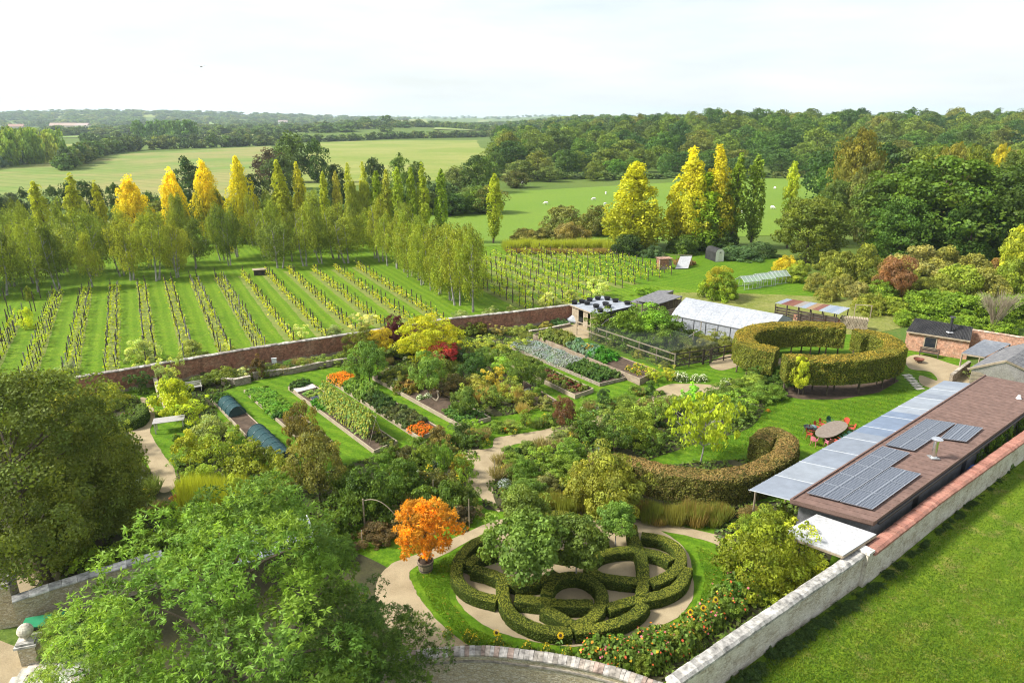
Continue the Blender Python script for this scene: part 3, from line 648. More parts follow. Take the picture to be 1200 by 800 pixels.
# far houses
def house(px, py, wd, dp, hh, col, roof, label, rz=0):
    X, Y = G(px, py); e = empty('far_house', (X, Y, terr(X, Y)), rz, label, 'house')
    MB().box((0, 0, hh / 2), (wd, dp, hh)).build('wall', M['paint'], e, col=col)
    r = MB(); a, b, t = wd / 2 + .4, dp / 2 + .5, hh + dp * .4
    r.face([(-a, -b, hh), (a, -b, hh), (a, 0, t), (-a, 0, t)]).face([(-a, 0, t), (a, 0, t), (a, b, hh), (-a, b, hh)]).face([(-a, -b, hh), (-a, 0, t), (-a, b, hh)]).face([(a, -b, hh), (a, b, hh), (a, 0, t)])
    ro = r.build('roof', M['paint'], e, col=roof)
    MB().box((wd * .3, 0, t + .4), (.8, .8, 2)).build('chimney', M['paint'], ro, col=(.3, .16, .1))
    for k in (-1, 1): MB().box((k * wd * .25, -dp / 2 - .02, hh * .55), (wd * .16, .06, hh * .3)).build('window', M['glass'], e)
house(332, 148, 26, 14, 12, (.75, .74, .70), (.3, .25, .22), 'white far farmhouse left of the wooded knoll', .2)
house(75, 150, 60, 16, 9, (.55, .48, .4), (.35, .25, .2), 'long pale far barn below the left hill', .1)
house(98, 150.5, 34, 14, 10, (.7, .68, .66), (.3, .22, .2), 'pale far house next to the long barn', -.2)
house(20, 151, 30, 14, 9, (.6, .5, .42), (.34, .2, .15), 'brownish far house at the foot of the hill', .3)

# ------------------------------------------------------------------ sheep
def sheep(px, py, rz, i):
    X, Y = G(px, py); e = empty('sheep', (X, Y, terr(X, Y) + .06), rz, 'white sheep grazing on the bright green pasture', 'sheep')
    body = MB(); ring = []
    segs = [(-.62, .10, .62), (-.5, .25, .64), (-.2, .32, .62), (.2, .32, .62), (.5, .25, .64), (.66, .13, .60), (.80, .12, .50), (.95, .10, .34), (1.08, .05, .24)]
    n = 8
    for (x, r, z) in segs: ring.append([(x, r * math.cos(2 * math.pi * k / n) * .9, z + r * math.sin(2 * math.pi * k / n)) for k in range(n)])
    for a, b in zip(ring, ring[1:]):
        for k in range(n): body.face([a[k], b[k], b[(k + 1) % n], a[(k + 1) % n]])
    body.face(ring[0][::-1]); body.face(ring[-1])
    for sx in (-.42, .42):
        for sy in (-.16, .16): body.path([(sx, sy, .5), (sx - (.05 if sx < 0 else 0), sy, .25), (sx, sy, 0)], [.09, .05, .045], 6)
    for sy in (-1, 1): body.beam((.84, sy * .10, .46), (.80, sy * .24, .44), .03, .08)
    body.path([(-.6, 0, .68), (-.72, 0, .5)], [.05, .03], 5)
    body.build('body', M['paint'], e, col=(.74, .71, .64))
for i, (x, y) in enumerate([(710, 228), (696, 235), (709, 241), (868, 250), (877, 241), (892, 250), (889, 260), (908, 222), (905, 245), (884, 234), (612, 216), (640, 240)]): sheep(x, y, random.uniform(0, 6.28), i)

# ------------------------------------------------------------------ near wood at the right
DG = (.055, .10, .014)
for (x, y, t, wd, c, lb) in [
    (1092, 306, 184, 150, (.082, .132, .015), 'huge dark glossy green tree behind the scrub'), (1165, 312, 196, 120, (.052, .088, .014), 'huge dark tree right of the glossy one'), (1030, 300, 205, 80, (.085, .13, .02), 'tall green tree left of the huge glossy one'),
    (1050, 312, 232, 70, (.07, .13, .016), 'fresh green lower tree before the huge glossy one'), (1200, 320, 205, 90, (.05, .085, .014), 'dark brownish tree at the wood corner'), (1130, 316, 236, 76, (.05, .095, .012), 'dark lower tree below the huge glossy ones'), (1240, 325, 200, 110, (.05, .09, .014), 'dark tree past the wood corner'),
    (945, 308, 232, 84, (.105, .13, .018), 'dark olive chestnut like tree standing alone by the orchard'), (995, 262, 151, 58, (.17, .155, .022), 'golden brown tree towering over the wood edge'), (975, 285, 212, 50, (.10, .14, .03), 'pale green tree between the olive one and the golden one'),
    (1010, 290, 190, 50, (.13, .14, .04), 'straw tinged tree beside the huge glossy one'), (1080, 270, 172, 60, (.11, .15, .02), 'yellow green tree behind the huge glossy one'), (1125, 270, 170, 46, (.14, .17, .02), 'lime green tree on the wood skyline'), (1155, 268, 169, 28, (.45, .38, .03), 'small bright yellow tree in the wood'),
    (1100, 275, 168, 40, (.17, .16, .03), 'bronze tinged tree in the wood behind the glossy one'), (1185, 272, 172, 60, (.10, .14, .022), 'soft green tree behind the dark corner trees'), (1230, 280, 172, 60, (.10, .14, .022), 'soft green tree at the wood end')]:
    tree('oak', x, y, t, wd, c, lb)
for i in range(22):
    x = 965 + i * 13; tree('woodtree', x, 246 - rngf.uniform(0, 12), 0, 0, rngf.choice(WOODC), 'hazy green tree between the near wood and the far wood', hm=rngf.uniform(13, 19), rm=rngf.uniform(6, 9))
# scrub in front of the near wood
SCR = [((.14, .145, .05), 'straw coloured scrub bush below the huge trees'), ((.13, .15, .035), 'olive scrub bush below the huge trees'), ((.15, .10, .05), 'reddish scrub bush below the huge trees'), ((.10, .16, .022), 'fresh green scrub bush below the huge trees'), ((.13, .17, .028), 'lime green scrub bush below the huge trees'), ((.17, .168, .085), 'dry pale scrub bush below the huge trees')]
for (x, y, wd, hp, k) in [(1010, 330, 44, 46, 1), (985, 330, 36, 40, 1), (1040, 345, 40, 46, 2), (1075, 322, 60, 36, 5), (1105, 325, 50, 38, 0), (1140, 328, 44, 34, 0), (1165, 330, 34, 30, 2), (1062, 345, 50, 30, 1), (1030, 352, 44, 26, 3), (1095, 352, 56, 34, 1), (1085, 368, 60, 30, 3), (1120, 350, 60, 44, 4), (1150, 352, 56, 42, 0), (1180, 350, 50, 50, 4), (1115, 372, 60, 32, 3), (1150, 375, 60, 32, 3), (1185, 378, 60, 36, 3), (1200, 350, 44, 44, 1), (970, 318, 34, 26, 1), (955, 340, 30, 22, 0), (985, 345, 34, 26, 0), (1005, 352, 30, 24, 5), (1045, 368, 40, 22, 4), (1020, 366, 40, 24, 1), (1215, 375, 50, 40, 3), (1060, 380, 30, 18, 3), (930, 330, 30, 20, 4), (968, 352, 26, 20, 0), (1130, 384, 40, 16, 3), (1170, 388, 44, 18, 3)]:
    shrub(x, y, wd, hp, SCR[k][0], SCR[k][1], 'scrub', name='scrub_bush', cat='bush')
tree('oak', 1192, 345, 262, 58, (.30, .32, .03), 'bright yellow green tree beside the right hand scrub')
tree('garden_tree', 1047, 352, 300, 42, (.24, .12, .06), 'small reddish tree with pale forked trunk in the scrub')
# bare twiggy bush
def twiggy(px, py, wpx, ptop, label):
    X, Y = G(px, py); h = Hgt(px, py, ptop); r = wpx / 2 * mpp(px, py); mb = MB(); rg = random.Random(3)
    for i in range(70):
        a = rg.uniform(0, 6.28); q = rg.random() ** .6; p1 = (math.cos(a) * r * .35 * q, math.sin(a) * r * .35 * q, h * .4); p2 = (math.cos(a + .3) * r * q, math.sin(a + .3) * r * q, h * rg.uniform(.7, 1))
        mb.path([(rg.gauss(0, .1), rg.gauss(0, .1), 0), p1, p2], [.06, .04, .012], 3)
        for k in range(4):
            p3 = (p2[0] + rg.gauss(0, .4), p2[1] + rg.gauss(0, .4), min(h, p2[2] + rg.uniform(-.3, .5))); m_ = tuple((u + v) / 2 for u, v in zip(p1, p2)); mb.path([m_, p3], [.02, .008], 3)
    mb.build('bare_bush', M['palewood'], None, (X, Y, 0)).name = 'bare_bush'
    put(bpy.context.scene.objects['bare_bush'], label, 'bush')
twiggy(1164, 388, 42, 342, 'pale leafless twiggy bush behind the brick wall')

ORD = 'first second third fourth fifth sixth seventh eighth ninth tenth eleventh twelfth thirteenth fourteenth fifteenth sixteenth'.split()

# ------------------------------------------------------------------ poplars
YG = (.28, .30, .025); LG = (.20, .26, .022); OR = (.41, .345, .02); YE = (.62, .50, .025)
for (x, t, wd, k, c, lb) in [
    (57, 211, 20, 'poplar', YG, 'slim yellow green poplar nearest the field corner hedge'), (95, 205, 22, 'poplar', YG, 'slim yellow green poplar between dark hedge trees'), (127, 213, 15, 'poplar', YG, 'short slim poplar beside the first orange one'),
    (163, 207, 40, 'goldpoplar', OR, 'broad orange gold poplar beside the short slim one'), (213, 198, 32, 'goldpoplar', OR, 'orange gold poplar before the dark round tree'), (251, 191, 36, 'goldpoplar', (.40, .345, .02), 'deep golden poplar right of the dark round tree'), (288, 185, 34, 'goldpoplar', (.33, .31, .018), 'tall yellow poplar turning green below'),
    (336, 189, 21, 'poplar', YG, 'slim green gold poplar before the purple brown tree'), (358, 191, 17, 'poplar', (.36, .34, .03), 'slim yellow poplar before the grey green tree'), (384, 199, 12, 'poplar', YG, 'thin poplar before the nearly black tree'), (402, 199, 12, 'poplar', (.30, .28, .06), 'thin faded poplar beside the nearly black tree'),
    (418, 194, 24, 'broadpoplar', (.20, .235, .05), 'feathery straw yellow poplar'), (431, 193, 22, 'broadpoplar', (.20, .23, .045), 'feathery straw yellow poplar'), (443, 199, 16, 'poplar', LG, 'slim green poplar beside the feathery ones'), (456, 197, 15, 'poplar', (.32, .32, .05), 'slim pale poplar in the close row'), (469, 194, 16, 'poplar', (.24, .30, .03), 'slim lime poplar in the close row'),
    (484, 195, 13, 'poplar', LG, 'slim green poplar in the close row'), (498, 193, 16, 'poplar', (.26, .31, .03), 'slim lime poplar in the close row'), (517, 196, 16, 'poplar', (.17, .24, .02), 'slim deep green poplar ending the close row'), (578, 202, 18, 'poplar', (.27, .31, .025), 'single slim poplar in front of the sheep pasture'),
    (741, 189, 76, 'broadpoplar', (.26, .265, .018), 'broad poplar yellowing from the top beside the pasture'), (808, 176, 64, 'broadpoplar', (.275, .28, .018), 'broad tall poplar with yellow crown by the orchard'), (838, 174, 50, 'broadpoplar', (.30, .285, .018), 'broad poplar with golden top joined to its neighbour'), (822, 205, 70, 'broadpoplar', (.13, .20, .016), 'green lower poplar between the two golden tops'), (856, 181, 24, 'poplar', (.17, .23, .022), 'narrow green poplar beside the golden pair'), (879, 179, 24, 'poplar', (.15, .21, .025), 'tall narrow dark green poplar standing alone'), (922, 187, 18, 'poplar', (.28, .33, .03), 'thin yellow poplar behind the olive tree')]:
    base = 285 if x < 600 else 291
    if x == 741: base = 293
    tree(k, x, base, t, wd, c, lb)
# dark undergrowth at the foot of the golden poplars, bushes and reeds along the pasture edge
for (x, y, wd, hp, c, lb) in [(735, 298, 40, 26, (.035, .06, .02), 'dark laurel clump under the yellowing poplar'), (765, 301, 32, 14, (.05, .085, .05), 'blue green low bush beside the little brick kiln'), (800, 297, 40, 24, (.06, .10, .02), 'dark bush under the golden poplars'), (845, 294, 44, 26, (.04, .07, .02), 'black green bush under the golden poplars'), (865, 303, 50, 16, (.05, .09, .05), 'blue green low bush beside the round topped hut'), (890, 300, 40, 18, (.05, .085, .045), 'blue green bush behind the glass frames'),
    (700, 275, 50, 36, (.09, .10, .03), 'brown green thorn bush on the pasture side'), (660, 272, 52, 34, (.10, .11, .04), 'round brown olive bush on the pasture side'), (668, 284, 44, 26, (.16, .14, .07), 'straw coloured domed bush on the pasture side'), (635, 284, 36, 18, (.12, .12, .05), 'dull bush at the end of the reeds'), (615, 284, 36, 18, (.16, .15, .06), 'dry brown bush at the end of the reeds'),
    (800, 310, 26, 9, (.14, .09, .05), 'brown heap of cut stems by the glass sheet'), (920, 316, 30, 18, (.30, .26, .03), 'yellow bush near the glass frames'), (843, 350, 44, 34, (.12, .18, .02), 'lower half of a round bush near the long shed'), (936, 322, 24, 18, (.16, .2, .03), 'lime bush by the glass frames')]:
    shrub(x, y, wd, hp, c, lb, 'scrub', cat='bush')
tree('garden_tree', 842, 349, 313, 36, (.26, .24, .02), 'small round tree with gold crown beside the glasshouse frames')
# ------------------------------------------------------------------ blades: reeds and grasses
def blades(name, seed, n, spread, h, wdt, lean=.25, plume=None):
    rng = np.random.default_rng(seed); a = rng.uniform(0, 6.28, n); r = spread * np.sqrt(rng.uniform(0, 1, n))
    b = np.stack([r * np.cos(a), r * np.sin(a), np.zeros(n)], 1); d = rng.normal(0, lean, (n, 3)); d[:, :2] += b[:, :2] * .5; d[:, 2] = 1; hh = h * rng.uniform(.7, 1, n)
    tip = b + unit(d) * hh[:, None]; T = unit(tip - b); Nn = np.cross(T, rng.normal(size=(n, 3)))
    col = np.repeat(rng.uniform(.7, 1.3, (n, 1)), 3, 1)
    P = (b + tip) / 2; me = leaf_mesh(name, P, Nn, np.full(n, wdt), col, 1., rng, T)
    V = np.empty(len(me.vertices) * 3, np.float32); me.vertices.foreach_get('co', V); V = V.reshape(-1, 4, 3)
    V[:, 0] = b; V[:, 2] = tip; me.vertices.foreach_set('co', V.ravel()); me.update(); return me
KIND['reed'] = [(blades('reed_blades', s, 420, .9, 1., .045), None) for s in range(3)]
KIND['tussock'] = [(blades('tussock_blades', s + 9, 260, .55, 1., .05, .5), None) for s in range(3)]
for i in range(30):
    shrub(596 + i * 4.2, 294 + random.uniform(-1.5, 1.5), 14, 17, (.19, .22, .04), 'tall green reed clump along the vineyard end', 'reed', 'reeds', 'reed_clump')
for i in range(24):
    shrub(598 + i * 5, 297 + random.uniform(-1, 1), 12, 8, (.17, .13, .07), 'dry brown reed clump in front of the tall reeds', 'reed', 'reeds', 'reed_clump')

# ------------------------------------------------------------------ birches
BC = [((.14, .175, .028), 'olive green birch with pale stem at the vineyard head'), ((.185, .22, .03), 'yellow green birch with pale stem at the vineyard head'), ((.10, .135, .024), 'darker green birch with pale stem at the vineyard head'), ((.225, .245, .032), 'golden green birch with pale stem at the vineyard head')]
rb = random.Random(5)
n = -36
while n < 36:
    for (s0, cnt) in ((127, 1), (133, 1), (140, 1)):
        if rb.random() < .93:
            k = rb.choice([0, 0, 1, 1, 2, 2, 3]); p = VP(n + rb.uniform(-1, 1), s0 + rb.uniform(-1.5, 1.5) - max(0, n - 20) * .1)
            tree('birch', 0, 0, 0, 0, BC[k][0], BC[k][1] + {127: ', front row', 133: ', middle row', 140: ', back row'}[s0], hm=rb.uniform(7.2, 12.2), rm=rb.uniform(2.1, 3.6), at=p)
    n += rb.uniform(3.6, 4.4)
for i in range(15):                         # second rows beyond
    p = VP(rb.uniform(-30, 40), rb.uniform(148, 165)); k = rb.choice([1, 3, 0]); tree('birch', 0, 0, 0, 0, BC[k][0], BC[k][1] + ', standing beyond the rows', hm=rb.uniform(9, 12), rm=rb.uniform(2, 2.6), at=p)
BL2 = ['light green white stemmed birch', 'golden green white stemmed birch']
for i in range(13):
    s0 = 84 + i * 3.6; k = i % 2
    tree('birch', 0, 0, 0, 0, [(.18, .225, .028), (.225, .25, .032)][k], BL2[k] + ' of the avenue, %s from the wall' % ORD[i], hm=rb.uniform(8.4, 12.0) + .06 * i, rm=rb.uniform(2.3, 3.0), at=VP(39.2 + rb.uniform(-.5, .5), s0))
for i in range(7):
    s0 = 92 + i * 5; tree('birch', 0, 0, 0, 0, (.16, .19, .03), 'duller olive birch on the far side of the avenue', hm=rb.uniform(9.5, 11.5), rm=rb.uniform(2.1, 2.6), at=VP(43 + rb.uniform(-.5, .8), s0))

# ------------------------------------------------------------------ vineyard rows
post_m = MB().box((0, 0, .95), (.09, .09, 1.9)).mesh('vine_post', M['darkwood']); post_g = MB().box((0, 0, .95), (.10, .10, 1.9)).mesh('vine_post_grey', noisy('grey_post', (.16, .15, .13), (.28, .26, .23)))
tallpost = MB().box((0, 0, 1.1), (.11, .11, 2.2)).mesh('vine_post_tall', M['darkwood'])
def vine_leaves(L, w2, h0, h1, n, seed, gap=.0):
    rng = np.random.default_rng(seed); s = rng.uniform(0, L, n); keep = (np.sin(s * .9 + seed) + np.sin(s * 2.3 + seed * 2) * .7 + rng.normal(0, .8, n)) > gap; s = s[keep]; n = len(s)
    side = rng.choice([-1, 1], n); P = np.stack([s, side * w2 + rng.normal(0, .17, n), h0 + (h1 - h0) * rng.beta(1.6, 1.6, n)], 1)
    Nn = rng.normal(size=(n, 3)); Nn[:, 2] += .6; y = np.clip(rng.normal(.1, .35, n), -.4, 1)[:, None]; b = rng.uniform(.75, 1.3, (n, 1))
    return leaf_mesh('vine_leaves', P, Nn, rng.uniform(.16, .30, n), np.concatenate([b * (1 + .4 * y), b * (1 + .15 * y), b * (1 - .3 * y)], 1), 1.2, rng)
ang = R_(118.5)
def vine_row(n0, s0, s1, dbl, dens, col, h, label, seed, gap=-.6):
    p = VP(n0, s0); L = s1 - s0; e = empty('vine_row', (p[0], p[1], .015), ang, label, 'vines')
    rg = random.Random(seed); lines = (-.5, .5) if dbl else (0,)
    for off in lines:
        s = rg.uniform(0, .6)
        while s < L:
            m_ = rg.choice([post_m, post_m, post_g]) if h < 1.9 else rg.choice([tallpost, post_m])
            o = new('post', m_, e, (s, off + rg.uniform(-.06, .06), -.05), rg.uniform(-.3, .3), (1, 1, rg.uniform(.8, 1.05))); o.rotation_euler.x = rg.gauss(0, .03); o.rotation_euler.y = rg.gauss(0, .03)
            s += rg.uniform(1.7, 2.2)
        MB().path([(0, off, 1.05), (L, off, 1.05)], .012, 4).build('trellis_wire', M['rope'], e)
    new('vine_foliage', vine_leaves(L, .45 if dbl else .1, .15, h * .70, int(L * dens), seed, gap), e, col=col)
    # bare strip under the vines
    st = MB(); k = 22
    for i in range(k): st.face([(L * i / k, -.75 + rg.uniform(-.1, .1), .012), (L * (i + 1) / k, -.75 + rg.uniform(-.1, .1), .012), (L * (i + 1) / k, .75 + rg.uniform(-.1, .1), .012), (L * i / k, .75 + rg.uniform(-.1, .1), .012)])
    st.build('dry_strip', M['drystrip'], e)
    return e
M['drystrip'] = noisy('dry_grass_strip', (.11, .16, .02), (.19, .20, .05), .8, .95, 7, .4)
VC = (.27, .34, .03)
for k in range(-2, 14):
    n0 = -16.5 + 3.83 * k
    s0 = 80.5 + (3 if k == 0 else 0); s1 = 123.5 if n0 < 25 else 121
    if k in (-1, 0): s1 = 112
    vine_row(n0, s0, s1, k < 8, 26 if k > 3 else 32, (VC[0] * (1 + .02 * k), VC[1], VC[2]), 1.6 if k < 8 else 2.0, ('double row' if k < 8 else 'single row') + ' of yellowing vines on posts, %s counted from the birch avenue' % ORD[13 - k], 100 + k, -.25 if k > 3 else -.6)
for k in range(11):
    n0 = 46.5 + 3.3 * k
    vine_row(n0, 79.5 if n0 < 58 else 83 + (n0 - 58) * .25, 118 if n0 < 70 else 118 - (n0 - 70) * 1.1, False, 30, (.28, .33, .03), 2.2, 'single row of young vines on tall stakes, %s counted from the birch avenue' % ORD[k], 200 + k, -.4)
for k in range(10):
    vine_row(-30 + 6.5 * k, 146, 172, False, 60, (.40, .40, .03), 1.6, 'yellow vine row half hidden behind the birches', 300 + k, -1)
# bushes along the vineyard side of the wall
GW = (.30, .34, .22)
for (x, y, wd, hp, c, lb) in [(168, 424, 36, 26, (.22, .27, .13), 'pale grey green bush behind the wall end'), (226, 418, 34, 20, (.15, .18, .07), 'olive domed bush behind the brick wall'), (352, 398, 22, 15, GW, 'silvery lavender tuft behind the brick wall'), (392, 394, 26, 12, (.16, .2, .12), 'grey green low bush behind the brick wall'), (425, 388, 34, 18, (.30, .31, .20), 'pale grasses behind the brick wall'), (540, 372, 20, 10, (.16, .2, .12), 'small grey bush behind the brick wall near the avenue'), (575, 368, 18, 9, (.2, .24, .15), 'small silvery bush behind the brick wall near the avenue'), (643, 357, 22, 14, (.30, .33, .2), 'silver bush behind the wall near the black roof'), (667, 352, 18, 12, (.2, .22, .1), 'brownish tuft behind the wall near the black roof'), (701, 348, 32, 20, (.26, .31, .14), 'round pale willow bush behind the black roof'), (80, 437, 30, 10, (.15, .19, .12), 'grey tuft behind the wall end'), (760, 345, 34, 10, (.10, .18, .02), 'green bush behind the open sheds'), (600, 366, 16, 8, (.22, .25, .14), 'tiny silver tuft by the wall'), (268, 410, 14, 9, (.26, .3, .18), 'small silver tuft at the foot of the vines'), (265, 435, 14, 8, (.2, .28, .08), 'low green herb under the wall')]:
    shrub(x, y, wd, hp, c, lb, 'shrub', cat='bush')
shrub(35, 352, 10, 16, (.12, .15, .03), 'tall leafy vine climbing a stake at the row end', 'shrub', cat='vine', name='vine_bush')
shrub(35, 385, 16, 24, (.25, .3, .04), 'leafy full vine bush on a short row', 'shrub', cat='vine', name='vine_bush')
for i, (x, y) in enumerate([(6, 352), (9, 362), (9, 378), (28, 352), (48, 350), (42, 365), (28, 382), (18, 393), (12, 402), (3, 400), (38, 368), (40, 356)]):
    X, Y = G(x, y); put(new('vine_stake', post_m, None, (X, Y, 0)), 'bare dark stake where vines are missing', 'stake')
# little hut in the vines
X, Y = G(305, 322); e = empty('vineyard_hut', (X, Y, .015), .35, 'small low hut with pale roof among the vines', 'hut')
MB().box((0, 0, .45), (2.0, 1.2, .9)).build('wall', M['darkwood'], e)
for s_ in (-1, 1): MB().beam((-1.2, s_ * .36, .98), (1.2, s_ * .36, .98), .82, .05).build('roof_sheet', M['palewood'], e).rotation_euler.x = 0
for s_ in (-.5, .5): MB().box((s_, -.62, .4), (.5, .04, .5)).build('opening', M['blackroof'], e)

# ------------------------------------------------------------------ lawns, paths, planted soil inside the walls
sheet('garden_lawn', [(60, 462), (300, 434), (520, 394), (668, 376), (760, 366), (900, 372), (1010, 395), (1130, 420), (1205, 470), (1000, 660), (780, 830), (500, 790), (350, 830), (60, 760), (-60, 640), (-60, 500)], .02, M['lawn'], 'lawn of the walled garden', smooth=False)
sheet('outer_lawn', [(785, 812), (900, 760), (1020, 682), (1200, 530), (1500, 300), (1900, 600), (1500, 1100), (800, 1100)], .02, M['out_lawn'], 'worn grass outside the garden wall', smooth=False)
Z1, Z2 = .028, .036
def carpet(px, lb, dens=34):
    poly = smooth_closed([G(*p) for p in px], 4); xs = [p[0] for p in poly]; ys = [p[1] for p in poly]; rng = np.random.default_rng(int(abs(xs[0]) * 50)); k = int((max(xs) - min(xs)) * (max(ys) - min(ys)) * dens)
    A = np.stack([rng.uniform(min(xs), max(xs), k), rng.uniform(min(ys), max(ys), k)], 1); ins = np.zeros(k, bool); j = len(poly) - 1
    for i in range(len(poly)):
        xi, yi = poly[i]; xj, yj = poly[j]; c_ = ((yi > A[:, 1]) != (yj > A[:, 1])) & (A[:, 0] < (xj - xi) * (A[:, 1] - yi) / (yj - yi + 1e-12) + xi); ins ^= c_; j = i
    A = A[ins]; pn = np.sin(A[:, 0] * 1.1 + 1) * np.sin(A[:, 1] * .9) + .6 * np.sin(A[:, 0] * 2.7 + A[:, 1] * 2.1); A = A[pn > -.55]; pn = pn[pn > -.55]; k = len(A); b = rng.uniform(.6, 1.4, (k, 1)) * (1 + .25 * np.sin(pn * 3))[:, None]; y = rng.normal(.05, .3, (k, 1))
    P = np.concatenate([A, (.05 + np.clip(pn, 0, 1) * .25 * rng.uniform(.2, 1, k) + .04)[:, None]], 1)
    o = new('ground_cover', leaf_mesh('ground_cover', P, rng.normal(0, .6, (k, 3)) + np.array([0, 0, 1.]), rng.uniform(.12, .26, k), np.concatenate([b * (1 + .5 * y), b * (1 + .15 * y), b], 1), 1.4, rng), None, None, 0, None, (.085, .125, .022)); put(o, 'low leafy ground cover over the ' + lb, 'ground cover', 'stuff')
def soil(px, lb='dark planted soil', z=Z1): carpet(px, lb); return sheet('planting_soil', px, z, M['mulch'], lb, rough=.05)
soil([(190, 462), (240, 455), (262, 505), (300, 540), (345, 560), (440, 535), (520, 512), (560, 520), (548, 560), (540, 600), (480, 640), (440, 610), (340, 640), (230, 620), (205, 560), (225, 510)], 'dark soil under the shrubs left of the path')
soil([(585, 545), (620, 520), (700, 495), (760, 470), (800, 465), (860, 470), (900, 460), (880, 500), (800, 525), (760, 545), (900, 540), (880, 590), (760, 612), (690, 605), (600, 600), (565, 590)], 'dark soil under the shrubs beside the curved hedge')
soil([(235, 450), (300, 440), (420, 418), (520, 396), (640, 384), (650, 392), (520, 416), (420, 426), (300, 446), (250, 462)], 'border soil along the brick wall')
soil([(440, 418), (560, 398), (590, 412), (610, 440), (640, 470), (580, 488), (530, 470), (490, 450)], 'soil among the shrubs and grasses')
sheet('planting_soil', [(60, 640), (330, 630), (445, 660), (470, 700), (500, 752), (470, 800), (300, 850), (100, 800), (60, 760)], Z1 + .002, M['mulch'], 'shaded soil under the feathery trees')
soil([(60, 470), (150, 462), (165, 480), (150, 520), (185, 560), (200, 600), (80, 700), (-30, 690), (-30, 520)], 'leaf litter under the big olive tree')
soil([(850, 600), (930, 590), (975, 650), (900, 720), (800, 790), (720, 800), (600, 765), (520, 755), (600, 757), (720, 772), (800, 735), (880, 690), (840, 650)], 'flower border soil inside the south wall')
soil([(690, 392), (790, 362), (870, 392), (856, 412), (795, 428), (750, 415)], 'soil inside the fruit cage')
# gravel
sheet('gravel_path', [(585, 600), (555, 575), (548, 560), (556, 545), (535, 535), (545, 528), (575, 525), (580, 514), (600, 510), (640, 503), (690, 490), (722, 480), (745, 470), (765, 458), (790, 450), (840, 452), (838, 460), (800, 466), (778, 476), (745, 484), (706, 496), (668, 505), (640, 516), (600, 522), (585, 540), (580, 560), (578, 580)], Z2, M['gravel'], 'winding gravel path through the flower beds', rough=.05)
sheet('gravel_path', [(455, 664), (500, 645), (560, 618), (600, 606), (680, 601), (740, 608), (830, 624), (870, 640), (860, 648), (822, 632), (740, 616), (680, 609), (610, 613), (570, 624), (520, 650), (482, 668), (486, 690), (500, 712), (530, 742), (560, 752), (480, 760), (440, 700)], Z2, M['gravel'], 'gravel path around the knot garden lawn', rough=.04)
sheet('gravel_path', [(165, 466), (176, 470), (182, 490), (176, 505), (190, 530), (204, 550), (206, 570), (186, 575), (172, 540), (152, 515), (155, 502), (172, 490), (168, 478)], Z2, M['gravel'], 'gravel path curving past the olive tree', rough=.04)
sheet('gravel_path', [(10, 640), (35, 628), (55, 650), (40, 690), (10, 700), (-20, 680)], Z2, M['gravel'], 'gravel path behind the stone gate pillar')
sheet('gravel_yard', [(1062, 420), (1080, 416), (1120, 428), (1150, 435), (1150, 460), (1118, 458), (1082, 452), (1078, 440), (1098, 446), (1090, 436), (1066, 432)], Z2, M['gravel'], 'gravel yard in front of the brick cabin')
sheet('gravel_patch', [(640, 394), (662, 382), (690, 380), (695, 394), (668, 398)], Z2, M['gravel'], 'gravel patch before the black roofed shed')
sheet('gravel_patch', [(832, 426), (860, 414), (900, 420), (960, 418), (1000, 424), (960, 432), (880, 428), (845, 434)], Z2, M['gravel'], 'gravel inside the tall hedge ring')
kc = [G(*p) for p in ((533, 690), (560, 640), (610, 610), (680, 601), (750, 612), (800, 640), (812, 678), (806, 712), (760, 741), (690, 757), (620, 751), (560, 728))]
sheet('knot_gravel', kc, Z2 + .006, M['gravel'], 'gravel floor of the knot garden', world=True, rough=.03)
sheet('knot_lawn', [G(*p) for p in ((482, 668), (520, 652), (572, 626), (540, 660), (530, 700), (560, 735), (640, 764), (720, 766), (770, 748), (812, 715), (822, 670), (800, 635), (830, 640), (870, 662), (860, 690), (800, 745), (720, 782), (600, 775), (540, 750), (505, 715), (488, 690))], Z2 + .003, M['lawn'], 'lawn ring round the knot garden', world=True)

